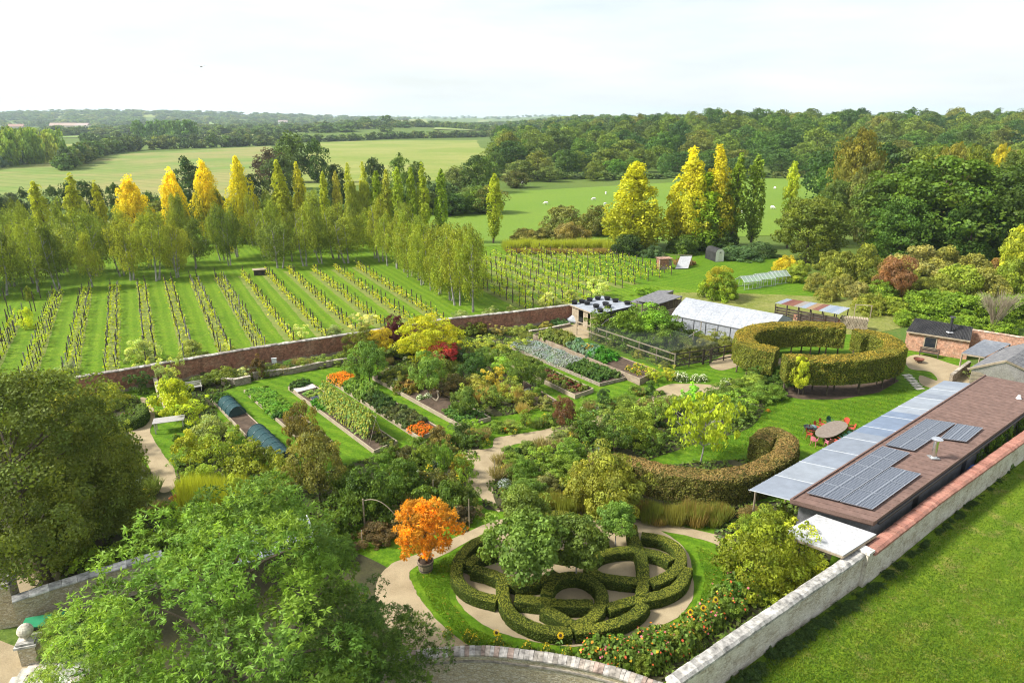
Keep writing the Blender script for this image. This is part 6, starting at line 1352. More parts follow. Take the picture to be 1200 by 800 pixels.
crop(B4, 'marigold', lin(.91, .98, 3), lin(.15, .6, 3), .8, .8, (1, .72, .9), 'red orange marigold at the lower bed end', 'flower', 'marigold_plant')
crop(B5, 'leafy', lin(.08, .35, 8), lin(.15, .85, 3), .5, .55, (.10, .13, .04), 'olive herb on the upper mixed bed')
crop(B5, 'leafy', [.30, .34, .40], (.3, .6), .7, .8, (.20, .15, .04), 'rusty heuchera like clump on the mixed bed')
crop(B5, 'whiteflower', [.22, .26, .53], (.2, .45), .9, .8, ONE, 'pale flowering herb on the mixed bed', 'flower', 'flower_plant')
crop(B5, 'leafy', lin(.78, .96, 6), lin(.2, .8, 3), .45, .4, (.09, .17, .04), 'fresh green plant on the lower mixed bed')
crop(B7, 'cabbage', lin(.55, .95, 9), lin(.2, .8, 3), .36, .32, (.13, .15, .04), 'small lettuce on the middle bed')
crop(B7, 'cabbage', lin(.58, .92, 5), (.4, .62), .36, .34, (.16, .06, .045), 'red lettuce on the middle bed')
crop(B7, 'leafy', lin(.05, .5, 9), lin(.2, .8, 3), .5, .6, (.14, .19, .04), 'leafy crop on the upper middle bed')
crop(B8, 'lavender', lin(.05, .62, 20), lin(.15, .85, 4), 1., 1.05, ONE, 'blue grey lavender tuft on the stone edged bed', 'flower', 'lavender_plant')
crop(B8, 'leafy', lin(.66, .95, 8), lin(.15, .85, 4), .48, .6, (.08, .14, .035), 'dark vegetable on the stone edged bed end')
crop(B9, 'leafy', lin(.06, .3, 8), lin(.2, .8, 3), .55, .75, (.17, .20, .05), 'yellow green kale on the tall plank bed')
crop(B9, 'cabbage', lin(.36, .55, 6), lin(.2, .8, 3), .55, .6, (.16, .24, .18), 'blue green cabbage on the tall plank bed')
crop(B9, 'leafy', lin(.58, .68, 4), lin(.2, .8, 3), .6, .65, (.06, .18, .02), 'deep green chard on the tall plank bed')
crop(B9, 'yellowflower', lin(.87, .96, 3), (.3, .7), .8, .7, ONE, 'yellow and orange flowers ending the tall plank bed', 'flower', 'flower_plant')
crop(B9, 'yellowflower', [.45, .49], (.4, .6), .8, .9, (1, .75, .8), 'orange flowers between the cabbages', 'flower', 'flower_plant')
# cold frames
for u, v, lb, cc in ((.105, .45, 'cold frame with pale wooden lid', (.55, .5, .43)), (.285, .6, 'cold frame with dark glass lid', (.05, .055, .06))):
    p = B3(u, v); d = Vector(B3(u + .1, v)) - Vector(p); e = empty('cold_frame', (p[0], p[1], p[2] - .02), math.atan2(d.y, d.x) + math.pi / 2, lb, 'cold frame')
    MB().box((0, .4, .14), (1.9, .05, .28)).box((0, -.4, .1), (1.9, .05, .2)).box((-.93, 0, .1), (.05, .75, .2)).box((.93, 0, .1), (.05, .75, .2)).build('box', M['palewood'], e)
    o = MB().face([(-1, -.45, .22), (1, -.45, .22), (1, .45, .31), (-1, .45, .31)]).build('lid', M['paint'] if cc[0] > .2 else M['glass'], e, col=cc)
# bean ridge
def bean(u0, u1):
    a, b = Vector(B3(u0, .45)), Vector(B3(u1, .45)); L_ = (b - a).length; e = empty('bean_trellis', tuple(a), math.atan2(b.y - a.y, b.x - a.x), 'tall ridge of climbing beans on crossed poles', 'beans')
    H_ = 2.3; n = 9
    for i in range(n + 1):
        x = L_ * i / n
        for s_ in (-1, 1): MB().tube((x, s_ * .7, 0), (x, -s_ * .12, H_ + .1), .022, .016, 5).build('pole', M['palewood'], e)
    MB().tube((0, 0, H_ - .05), (L_ + .1, 0, H_ - .05), .02, .02, 5).build('ridge_pole', M['palewood'], e)
    rng = np.random.default_rng(4); k = 5200; x = rng.uniform(-.1, L_ - .55, k); z = rng.beta(1.5, 1.2, k) * (H_ + .15); s_ = rng.choice([-1, 1], k); y = s_ * (.7 * (1 - z / H_)) + rng.normal(0, .1, k)
    Nn = np.stack([rng.normal(0, .5, k), s_ * 1., np.full(k, .5) + rng.normal(0, .4, k)], 1); t = np.clip(rng.normal(.05, .35, (k, 1)), -.4, .9); bb = rng.uniform(.7, 1.3, (k, 1))
    new('bean_foliage', leaf_mesh('bean_leaves', np.stack([x, y, np.maximum(z, .05)], 1), Nn, rng.uniform(.12, .22, k), np.concatenate([bb * (1 + t), bb * (1 + .3 * t), bb * (1 - .2 * t)], 1), 1.2, rng), e, col=(.19, .24, .05))
bean(.36, .93)
# net tunnels
def net_tunnel(at, u0, u1, r, label):
    a, b = Vector(at(u0, .5)), Vector(at(u1, .5)); L_ = (b - a).length; e = empty('net_tunnel', tuple(a), math.atan2(b.y - a.y, b.x - a.x), label, 'net tunnel'); n, m = max(4, int(L_ / .5)), 12
    mb = MB()
    rr = lambda i: r * (1 - .06 * math.sin(i / n * math.pi * n * .5) ** 2)
    pt_ = lambda i, j: (L_ * i / n, rr(i) * math.cos(math.pi * j / m), rr(i) * 1.15 * math.sin(math.pi * j / m) + .01)
    for i in range(n):
        for j in range(m): mb.face([pt_(i, j), pt_(i + 1, j), pt_(i + 1, j + 1), pt_(i, j + 1)])
    for i in (0, n): mb.face([pt_(i, j) for j in range(m + 1)])
    mb.build('netting', M['net'], e, col=(.006, .05, .055))
    for i in range(0, n + 1, 2): MB().path([(L_ * i / n, (r + .02) * math.cos(math.pi * j / m), (r + .02) * 1.15 * math.sin(math.pi * j / m)) for j in range(m + 1)], .022, 5).build('hoop', M['plastic'], e, col=(.015, .07, .075))
net_tunnel(B1, .16, .34, .78, 'short blue green net tunnel on the narrow bed')
net_tunnel(B1, .62, .98, .85, 'longer blue green net tunnel half hidden by shrubs')

# ------------------------------------------------------------------ post and rail fence and fruit cage
def rail_fence(pts, label, mt, zs, step, hp_, name='rail_fence'):
    P = [Vector((*G(x, y), 0)) for x, y in pts]; o = P[0]; e = empty(name, (o.x, o.y, .02), 0, label, 'fence')
    for a, b in zip(P, P[1:]):
        L_ = (b - a).length; n = max(1, round(L_ / step))
        for i in range(n + 1):
            p = a.lerp(b, i / n) - o; MB().box((p.x, p.y, hp_ / 2), (.11, .11, hp_)).build('post', M[mt], e)
        for z in zs: MB().beam(tuple(a - o + Vector((0, -.07, z))), tuple(b - o + Vector((0, -.07, z))), .04, .13).build('rail', M[mt], e)
    return e
rail_fence([(676, 392.5), (790, 433)], 'pale post and rail fence along the tall plank bed', 'palewood', (.95, 1.75), 2.6, 1.85)
rail_fence([(791, 432.5), (823, 427)], 'dark rail fence left of the cage gate', 'darkwood', (.35, 1.05, 1.7), 2.2, 1.8)
rail_fence([(833, 425.5), (862, 420)], 'dark rail fence between cage gate and tall hedge', 'darkwood', (.35, 1.05, 1.7), 2.2, 1.8)
a, b = Vector((*G(824, 427), 0)), Vector((*G(832, 425.7), 0)); e = empty('cage_gate', tuple(a), math.atan2(b.y - a.y, b.x - a.x), 'dark timber gate into the fruit cage', 'gate'); L_ = (b - a).length
for z in (.2, .9, 1.6): MB().box((L_ / 2, 0, z), (L_, .05, .1)).build('rail', M['darkwood'], e)
for x in (.05, L_ - .05): MB().box((x, 0, .9), (.08, .07, 1.75)).build('stile', M['darkwood'], e)
MB().beam((.05, .04, .25), (L_ - .05, .04, 1.55), .04, .08).build('brace', M['darkwood'], e)
fc = empty('fruit_cage', tuple(G(760, 412)) + (.02,), 0, 'netted fruit cage of posts and hoops filled with bushes', 'fruit cage'); FO = Vector(tuple(G(760, 412)) + (0,))
for (x, y) in [(727, 395), (752, 404), (784, 414), (811, 411), (836, 406), (700, 386), (765, 386), (793, 392), (820, 398)]:
    X, Y = G(x, y); MB().box((X - FO.x, Y - FO.y, 1.15), (.09, .09, 2.3)).build('post', M['palewood'], fc)
for (x0, y0, x1, y1) in [(760, 414, 800, 400), (800, 412, 845, 402), (700, 398, 735, 384), (730, 406, 770, 392)]:
    A_, B_ = Vector((*G(x0, y0), 0)) - FO, Vector((*G(x1, y1), 0)) - FO
    MB().path([A_.lerp(B_, .5 - .5 * math.cos(t)) + Vector((0, 0, 2.2 * math.sin(t) ** .6)) for t in np.linspace(0.001, math.pi - .001, 13)], .028, 5).build('hoop', M['paint'], fc, col=(.35, .35, .34))
nq = [P3(690, 384, 2.2), P3(784, 412, 2.2), P3(842, 402, 2.2), P3(760, 378, 2.2)]
for i in range(4):
    a, b = nq[i], nq[(i + 1) % 4]; MB().face([tuple(Vector((a.x, a.y, .02)) - FO), tuple(Vector((b.x, b.y, .02)) - FO), tuple(b - FO), tuple(a - FO)]).build('side_net', M['finenet'], fc)
MB().face([tuple(p - FO) for p in nq]).build('top_net', M['finenet'], fc)
for (x, y, wd, hp, c) in [(712, 398, 48, 30, (.07, .11, .02)), (735, 402, 56, 38, (.08, .13, .02)), (762, 402, 64, 42, (.09, .17, .022)), (745, 408, 50, 30, (.07, .12, .02)), (790, 405, 50, 26, (.06, .10, .02)), (775, 412, 40, 28, (.07, .11, .025)), (812, 406, 40, 18, (.06, .09, .02)), (832, 406, 34, 15, (.11, .13, .04)), (800, 414, 34, 18, (.09, .12, .03)), (848, 412, 24, 20, (.13, .15, .05)), (825, 412, 30, 18, (.14, .15, .06)), (808, 420, 26, 16, (.12, .13, .05)), (700, 392, 30, 20, (.08, .11, .03)), (770, 392, 46, 30, (.07, .12, .02))]:
    shrub(x, y, wd, hp, c, 'berry bush inside the netted fruit cage', 'bigshrub', 'bush', 'berry_bush')
for (x, y, wd, hp, c) in [(700, 398, 16, 8, (.16, .19, .05)), (716, 405, 18, 9, (.13, .16, .05)), (733, 411, 18, 9, (.15, .17, .06)), (748, 418, 16, 8, (.17, .18, .06)), (765, 424, 16, 8, (.13, .17, .04)), (778, 430, 14, 7, (.14, .16, .05))]:
    shrub(x, y, wd, hp, c, 'low herb growing along the pale rail fence', 'shrub', 'plant', 'herb')

# ------------------------------------------------------------------ special trees
def inside(p, poly):
    c_ = False; j = len(poly) - 1
    for i in range(len(poly)):
        if ((poly[i][1] > p[1]) != (poly[j][1] > p[1])) and (p[0] < (poly[j][0] - poly[i][0]) * (p[1] - poly[i][1]) / (poly[j][1] - poly[i][1] + 1e-12) + poly[i][0]): c_ = not c_
        j = i
    return c_
kind('ashtree', 2, 7.0, 14, 1.6, 'oak', 165, 54, 1.3, .072, tr=.02, asp=3.4, spray=9, tone=.42, yel=.26, inner=.22, flat=.85, limbs=22, lean=.5, ragged=.03)
kind('olive', 1, 5.0, 12, 2.2, 'oak', 330, 150, .9, .105, tr=.018, tone=.3, yel=.22, inner=.25, limbs=14)
kind('sumac', 1, 2.3, 4.2, 1.2, 'round', 150, 16, .36, .06, tr=.02, asp=2.8, spray=7, tone=.25, yel=.8, inner=.3, limbs=8)
kind('catalpa', 1, 3.0, 4.6, 1.5, 'oak', 120, 18, .36, .19, tr=.014, asp=1.3, tone=.2, yel=.12, inner=.35, limbs=30, droop=.8, bark='birch_bark', lean=.4)
kind('acer', 1, 4.0, 4.2, .6, 'oak', 190, 76, .62, .11, tr=.02, flat=.4, layers=7, tone=.22, yel=.3)
tree('ashtree', 300, 868, 548, 470, (.12, .192, .032), 'large feathery leaved green tree beside the curved wall', name='feathery_tree', rm=6.1, hm=11.4)
tree('ashtree', 425, 850, 548, 470, (.075, .125, .026), 'darker lower feathery tree against the curved wall', name='feathery_tree', rm=3.3, hm=6.8)
tree('ashtree', 84, 772, 0, 0, (.17, .23, .05), 'young feathery tree in front of the stone wall', name='feathery_tree', rm=1.3, hm=2.7)
tree('ashtree', 135, 835, 0, 0, (.16, .22, .05), 'feathery tree filling the gate corner', name='feathery_tree', rm=2.7, hm=4.6)
tree('olive', 62, 690, 443, 225, (.12, .145, .028), 'big olive brown leaved tree over the left path', name='olive_brown_tree', rm=5.4, hm=13)
tree('olive', 118, 640, 0, 0, (.115, .135, .028), 'lower olive brown tree leaning over the left path', name='olive_brown_tree', rm=3.7, hm=8.0)
tree('olive', -20, 640, 0, 0, (.105, .125, .026), 'second olive brown tree behind the big one', name='olive_brown_tree', rm=4.6, hm=11)
tree('sumac', 499, 668, 583, 80, (.46, .225, .02), 'vivid orange tree planted in a half barrel', name='orange_tree', rm=2.05, hm=4.8)
X, Y = G(499, 668); bp = empty('barrel_planter', (X, Y, .04), 0, 'half barrel planter under the vivid orange tree', 'planter')
for k in range(14):
    a = 2 * math.pi * k / 14; MB().face([(.40 * math.cos(a), .40 * math.sin(a), 0), (.40 * math.cos(a + .43), .40 * math.sin(a + .43), 0), (.5 * math.cos(a + .43), .5 * math.sin(a + .43), .7), (.5 * math.cos(a), .5 * math.sin(a), .7)]).face([(.5 * math.cos(a), .5 * math.sin(a), .7), (.5 * math.cos(a + .43), .5 * math.sin(a + .43), .7), (.44 * math.cos(a + .43), .44 * math.sin(a + .43), .7), (.44 * math.cos(a), .44 * math.sin(a), .7)]).build('stave', M['wood'], bp)
for z, r in ((.12, .425), (.55, .485)): MB().lathe([(r, z), (r + .015, z), (r + .02, z + .06), (r + .005, z + .06)], 20).build('hoop', M['paint'], bp, col=(.08, .07, .06))
MB().lathe([(0, .62), (.46, .62)], 16).build('soil', M['soil'], bp)
tree('catalpa', 821, 541, 463, 92, (.29, .35, .028), 'open yellow green tree with big drooping leaves on the lawn', name='yellow_green_tree')
tree('acer', 500, 424, 373, 84, (.36, .35, .022), 'spreading layered golden tree against the brick wall', name='golden_tree')
# lollipop trees in the knot
tree('ball', 721, 640, 592, 46, (.13, .21, .04), 'small clipped ball tree on a bare stem in the knot garden', name='ball_tree')
tree('ball', 614, 697, 606, 94, (.12, .18, .035), 'largest round headed tree standing in the knot garden', name='ball_tree')
tree('ball', 614, 640, 572, 54, (.16, .21, .045), 'pale round headed tree at the back of the knot garden', name='ball_tree')
tree('ball', 674, 682, 608, 72, (.10, .145, .028), 'darker round headed tree in the middle of the knot garden', name='ball_tree')
# orchard like trees in the plots
for (x, y, t, wd, c, lb) in [(433, 450, 402, 50, (.11, .18, .035), 'leafy green apple tree at the wall end of the marigold bed'), (503, 466, 412, 46, (.14, .22, .045), 'light green apple tree with pale forked trunk'), (518, 432, 402, 44, (.34, .045, .05), 'red leaved shrub under the golden tree'), (464, 414, 370, 28, (.075, .018, .03), 'dark purple leaved shrub beside the golden tree'), (446, 420, 385, 34, (.42, .33, .03), 'yellow shrub beside the purple one'), (425, 424, 386, 40, (.12, .14, .02), 'olive green tree left of the yellow shrub'),
    (607, 458, 422, 34, (.11, .17, .03), 'young round apple tree before the middle bed'), (628, 460, 424, 26, (.10, .15, .03), 'second young apple tree before the middle bed'), (555, 448, 414, 36, (.055, .11, .025), 'dark leaved young tree among the herbs'), (545, 490, 455, 30, (.12, .18, .04), 'slender young tree at the end of the mixed bed'), (707, 478, 456, 18, (.05, .09, .03), 'small dark cone bush beside the path'), (661, 508, 465, 28, (.16, .08, .045), 'thin reddish tree on a stake in the gravel path'), (568, 430, 408, 30, (.10, .16, .03), 'small apple tree near the brick wall'), (536, 428, 408, 24, (.05, .09, .03), 'dark clipped bush near the brick wall'),
    (935, 465, 418, 24, (.36, .40, .03), 'slender lime yellow sapling in front of the tall hedge'), (375, 588, 510, 70, (.16, .15, .04), 'orange brown leaved tree over the lower beds'), (358, 548, 474, 44, (.18, .15, .045), 'upper orange brown leaved tree beside the bean ridge')]:
    tree('garden_tree', x, y, t, wd, c, lb, name='garden_tree')
for (x, y) in [(885, 450), (897, 447), (906, 452), (917, 450)]:
    tree('garden_tree', x, y, y - 22, 22, (.08, .14, .025), 'small dark standard tree beside the tall hedge gap', name='standard_tree', v=0)
for (x, y, w_, h_, c) in [(120, 690, 60, 40, (.12, .18, .03)), (165, 660, 60, 40, (.10, .15, .03)), (150, 620, 50, 30, (.13, .17, .04)), (205, 640, 60, 40, (.12, .19, .03)), (90, 660, 44, 30, (.11, .15, .03)), (250, 640, 60, 40, (.13, .2, .03)), (345, 640, 60, 36, (.11, .17, .03)), (385, 655, 50, 30, (.10, .16, .03)), (40, 640, 50, 34, (.10, .13, .03)), (110, 500, 44, 34, (.15, .17, .04)), (85, 480, 50, 30, (.16, .17, .04)), (130, 475, 40, 24, (.18, .2, .04)), (150, 560, 40, 30, (.12, .16, .04)), (140, 530, 44, 30, (.11, .14, .03))]:
    shrub(x, y, w_, h_, c, 'leafy shrub under the olive brown and feathery trees', 'bigshrub')
# ------------------------------------------------------------------ shrubs through the garden (foot pixel, width, height)
A_WALL, A_LEFT, A_DARK, A_PATH, A_RIGHT, A_HEDGE, A_WHITE = 'under the brick wall', 'between left path and net tunnels', 'below the orange brown trees', 'beside the winding gravel path', 'between winding path and serpentine hedge', 'near the lean to end', 'below the tall hedge ring'
def shrubs(rows, place, key='shrub', cat='shrub', name='shrub'):
    for (x, y, wd, hp, c, lb) in rows: shrub(x, y, wd * (.84 if key == 'bigshrub' else .92), hp * (.74 if key == 'bigshrub' else .88), (lambda k_, q_: (c[0] * k_ * q_, c[1] * k_, c[2] * k_))(random.uniform(.8, 1.25), random.uniform(.92, 1.08)), lb + ' ' + place, key, cat, name)
shrubs([(166, 462, 34, 26, (.03, .055, .018), 'rounded black green yew'), (201, 458, 38, 40, (.24, .28, .12), 'pale variegated shrub'), (266, 448, 38, 22, (.09, .11, .03), 'low olive shrub'), (286, 443, 24, 14, (.26, .30, .22), 'silver leaved shrub'), (301, 441, 32, 26, (.09, .06, .035), 'brown purple shrub'), (322, 437, 26, 14, (.10, .13, .03), 'small olive plant'), (338, 434, 22, 12, (.07, .13, .03), 'deep green plant'), (358, 431, 28, 11, (.13, .18, .04), 'light green plant'), (380, 428, 28, 11, (.10, .14, .04), 'grey green plant'), (402, 425, 30, 12, (.12, .17, .04), 'fresh green plant'), (240, 452, 44, 12, (.07, .10, .03), 'flat dark plant'), (548, 392, 30, 18, (.07, .10, .02), 'upright dark shrub'), (562, 390, 24, 16, (.12, .12, .03), 'brownish shrub'), (585, 393, 24, 12, (.15, .13, .06), 'dry brown tuft'), (603, 391, 24, 12, (.14, .16, .05), 'olive tuft'), (622, 388, 20, 9, (.10, .14, .04), 'green tuft'), (655, 380, 22, 9, (.06, .11, .06), 'blue green tuft'), (640, 384, 18, 8, (.14, .14, .05), 'dull tuft'), (530, 398, 26, 12, (.10, .11, .03), 'brown green tuft'), (250, 445, 26, 14, (.12, .15, .04), 'leafy tuft')], A_WALL)
shrubs([(207, 482, 52, 42, (.22, .25, .03), 'yellow green shrub'), (195, 470, 30, 30, (.13, .19, .04), 'green shrub'), (226, 500, 44, 30, (.17, .22, .03), 'lime leafy shrub'), (228, 538, 54, 38, (.20, .24, .035), 'golden green shrub'), (250, 520, 56, 34, (.13, .17, .08), 'grey green shrub'), (224, 562, 26, 18, (.13, .18, .05), 'small leafy shrub'), (262, 548, 60, 44, (.12, .15, .03), 'olive shrub'), (300, 560, 70, 46, (.11, .14, .03), 'dull green shrub'), (330, 580, 60, 48, (.13, .15, .03), 'olive tinged shrub'), (282, 590, 50, 36, (.16, .2, .04), 'light green shrub'), (212, 588, 24, 18, (.22, .10, .08), 'dusky pink shrub'), (210, 548, 24, 16, (.09, .14, .06), 'blue green path edge plant'), (240, 570, 40, 30, (.14, .18, .04), 'mid green shrub'), (180, 470, 18, 10, (.10, .15, .04), 'tiny path edge plant')], A_LEFT)
shrubs([(430, 610, 84, 78, (.045, .085, .018), 'tall dark laurel shrub'), (475, 585, 70, 60, (.05, .09, .02), 'dark glossy shrub'), (405, 585, 60, 50, (.06, .09, .02), 'shadowy shrub'), (452, 555, 44, 40, (.07, .12, .025), 'deep green shrub'), (395, 630, 60, 40, (.07, .11, .022), 'dark low shrub'), (440, 632, 60, 24, (.09, .07, .045), 'brown low shrub'), (470, 618, 40, 24, (.08, .07, .05), 'purple grey shrub')], A_DARK, 'bigshrub')
shrubs([(478, 545, 26, 24, (.06, .06, .035), 'bronze shrub'), (500, 545, 40, 30, (.08, .12, .025), 'green shrub'), (520, 560, 30, 44, (.09, .16, .03), 'upright green shrub'), (538, 556, 24, 30, (.19, .17, .04), 'orange yellow shrub'), (512, 580, 50, 40, (.10, .10, .04), 'heathery shrub'), (545, 570, 34, 38, (.08, .13, .025), 'dark leafy shrub'), (525, 600, 56, 44, (.05, .085, .02), 'black green shrub'), (550, 596, 34, 28, (.06, .09, .03), 'dusky shrub'), (498, 600, 46, 34, (.06, .10, .022), 'deep green shrub'), (540, 612, 50, 22, (.09, .07, .06), 'purple brown shrub'), (490, 530, 30, 20, (.10, .15, .03), 'small green shrub'), (460, 540, 30, 22, (.10, .12, .04), 'bushy herb'), (525, 530, 22, 14, (.12, .12, .05), 'brown seedhead clump'), (515, 522, 34, 26, (.11, .10, .045), 'brown heath clump'), (540, 520, 34, 28, (.05, .08, .03), 'dark bushy clump'), (560, 524, 30, 18, (.08, .13, .03), 'low green clump'), (555, 508, 30, 18, (.12, .2, .03), 'bright green clump'), (580, 503, 26, 12, (.09, .15, .03), 'flat green clump'), (600, 506, 30, 12, (.11, .16, .04), 'mixed green clump'), (615, 500, 24, 18, (.10, .14, .03), 'bushy green clump'), (645, 498, 26, 16, (.08, .13, .03), 'dark green clump'), (675, 490, 34, 14, (.11, .17, .035), 'fresh green clump'), (688, 478, 26, 12, (.10, .16, .04), 'leafy clump'), (712, 484, 26, 18, (.07, .12, .04), 'blue green clump'), (728, 478, 26, 12, (.10, .15, .03), 'small leafy clump'), (762, 462, 26, 18, (.06, .11, .03), 'dark bush'), (745, 462, 26, 12, (.10, .16, .04), 'light clump'), (812, 470, 30, 22, (.13, .24, .04), 'bright lime clump'), (660, 512, 26, 14, (.12, .16, .06), 'pale clump')], A_PATH)
shrubs([(600, 545, 34, 20, (.10, .15, .03), 'green shrub'), (612, 562, 44, 34, (.08, .14, .03), 'leafy shrub'), (635, 545, 46, 30, (.10, .15, .03), 'bushy shrub'), (655, 560, 56, 36, (.09, .14, .03), 'mid green shrub'), (612, 582, 40, 26, (.07, .12, .03), 'deep green shrub'), (625, 590, 56, 34, (.08, .13, .03), 'dark green shrub'), (668, 540, 44, 34, (.10, .16, .035), 'light green shrub'), (690, 520, 56, 44, (.05, .09, .02), 'dark laurel'), (640, 575, 40, 26, (.10, .10, .05), 'heathery shrub'), (596, 594, 28, 16, (.07, .06, .055), 'purple grey shrub'), (675, 575, 44, 30, (.12, .17, .04), 'fresh shrub'), (720, 530, 60, 50, (.07, .11, .025), 'large dull green shrub'), (745, 515, 60, 50, (.10, .14, .03), 'large olive shrub'), (768, 500, 50, 36, (.09, .14, .03), 'bushy olive shrub'), (735, 490, 44, 28, (.11, .16, .035), 'leafy green shrub'), (710, 500, 40, 26, (.10, .14, .05), 'grey green shrub'), (785, 485, 50, 26, (.11, .16, .03), 'low spreading shrub'), (755, 480, 40, 16, (.14, .14, .06), 'rusty low shrub'), (655, 520, 34, 18, (.16, .18, .09), 'pale shrub'), (680, 505, 30, 18, (.10, .14, .035), 'small shrub'), (618, 528, 30, 14, (.12, .17, .05), 'low leafy shrub'), (595, 528, 18, 8, (.08, .12, .04), 'tiny dark shrub'), (648, 595, 40, 22, (.13, .16, .04), 'yellowish shrub'), (765, 530, 40, 30, (.07, .11, .025), 'dull dark shrub')], A_RIGHT, 'bigshrub')
shrub(706, 600, 84, 74, (.16, .178, .042), 'large golden leaved shrub in front of the serpentine hedge', 'bigshrub'); shrub(737, 602, 54, 46, (.13, .15, .035), 'olive gold shrub leaning on the serpentine hedge', 'bigshrub'); shrub(680, 588, 48, 46, (.19, .19, .05), 'pale gold shrub leaning on the large golden one', 'bigshrub')
shrubs([(890, 688, 112, 112, (.135, .18, .022), 'huge rounded yellow green shrub'), (935, 672, 70, 66, (.20, .22, .03), 'yellowish shrub'), (890, 630, 60, 40, (.13, .18, .03), 'green shrub'), (915, 620, 50, 34, (.16, .21, .03), 'lime shrub'), (950, 690, 60, 50, (.15, .19, .025), 'sprawling shrub'), (905, 705, 50, 34, (.14, .19, .03), 'low green shrub'), (865, 660, 50, 46, (.22, .26, .03), 'bright shrub'), (880, 612, 46, 22, (.12, .10, .05), 'russet shrub')], A_HEDGE, 'bigshrub')
shrubs([(835, 478, 60, 26, (.09, .14, .03), 'clipped green shrub'), (865, 482, 60, 30, (.08, .13, .028), 'dark green shrub'), (850, 462, 44, 20, (.10, .14, .035), 'leafy shrub'), (890, 468, 50, 26, (.08, .13, .03), 'deep green shrub'), (880, 455, 50, 22, (.10, .15, .035), 'mid green shrub'), (905, 466, 40, 20, (.09, .14, .03), 'low green shrub'), (860, 492, 44, 24, (.09, .13, .04), 'greyish shrub'), (820, 486, 40, 20, (.10, .15, .03), 'small green shrub'), (915, 458, 26, 14, (.07, .12, .03), 'tiny dark shrub')], A_WHITE, 'bigshrub')
shrubs([(765, 448, 26, 18, (.28, .30, .05), 'yellow green mound'), (783, 446, 24, 16, (.26, .29, .05), 'lime mound')], 'next to the white flowers')
shrubs([(470, 458, 30, 22, (.09, .11, .03), 'olive bush'), (486, 448, 40, 24, (.07, .09, .025), 'brown green bush'), (455, 450, 30, 20, (.12, .15, .04), 'light bush'), (520, 448, 44, 30, (.08, .10, .03), 'dark bush'), (535, 458, 40, 26, (.09, .08, .05), 'heather bush'), (518, 466, 36, 20, (.10, .08, .05), 'brown bush'), (560, 462, 44, 30, (.15, .17, .05), 'sage bush'), (545, 474, 36, 24, (.13, .17, .05), 'grey green bush'), (580, 456, 30, 26, (.28, .26, .06), 'yellow bush'), (600, 470, 36, 26, (.16, .2, .05), 'lime bush'), (575, 478, 40, 24, (.11, .16, .04), 'green bush'), (620, 476, 30, 20, (.14, .16, .05), 'olive green bush'), (592, 440, 36, 24, (.13, .2, .04), 'fresh bush'), (570, 446, 34, 22, (.08, .13, .03), 'deep green bush'), (590, 416, 30, 16, (.18, .2, .05), 'yellowish bush'), (570, 412, 36, 18, (.22, .25, .06), 'lime yellow bush'), (545, 416, 30, 16, (.12, .14, .05), 'dull bush'), (610, 410, 26, 14, (.14, .18, .05), 'light green bush'), (528, 430, 30, 18, (.12, .15, .04), 'mid green bush'), (640, 478, 24, 14, (.12, .14, .06), 'greyish bush'), (500, 456, 26, 16, (.2, .13, .04), 'rusty bush'), (605, 432, 24, 16, (.11, .17, .04), 'small green bush'), (630, 466, 20, 14, (.1, .15, .03), 'tiny green bush')], 'among the herb plots')
# grasses
for (x, y, wd, hp, c) in [(566, 472, 26, 26, (.24, .19, .10)), (553, 460, 22, 22, (.22, .18, .09)), (606, 472, 22, 26, (.26, .20, .12)), (590, 464, 22, 22, (.2, .18, .07)), (655, 402, 18, 20, (.15, .15, .06)), (665, 400, 18, 18, (.14, .15, .05)), (616, 402, 20, 18, (.12, .14, .06)), (575, 452, 20, 20, (.19, .18, .06)), (612, 484, 20, 16, (.22, .18, .1))]:
    shrub(x, y, wd, hp, c, 'plumed ornamental grass clump among the herb plots', 'tussock', 'grass', 'ornamental_grass')
for i in range(24):
    shrub(755 + i * 4.0, 613 + random.uniform(-7, 4) - abs(i - 12) * .2, random.uniform(16, 26), random.uniform(14, 28), random.choice([(.15, .115, .055), (.13, .13, .045), (.10, .12, .035)]), 'rusty brown grass clump between serpentine hedge and knot path', 'reed', 'grass', 'ornamental_grass')
for i in range(22):
    shrub(628 + i * 4.0, 601 + random.uniform(-5, 2), 18, 24, random.choice([(.14, .13, .04), (.12, .14, .035)]), 'olive brown grass clump behind the knot garden', 'reed', 'grass', 'ornamental_grass')
for i in range(16):
    shrub(222 + i % 8 * 8 + random.uniform(-3, 3), 588 + i // 8 * 14 + random.uniform(-4, 4), 26, 36, (.20, .23, .035), 'feathery yellow green fennel clump near the left path', 'reed', 'plant', 'fennel_clump')
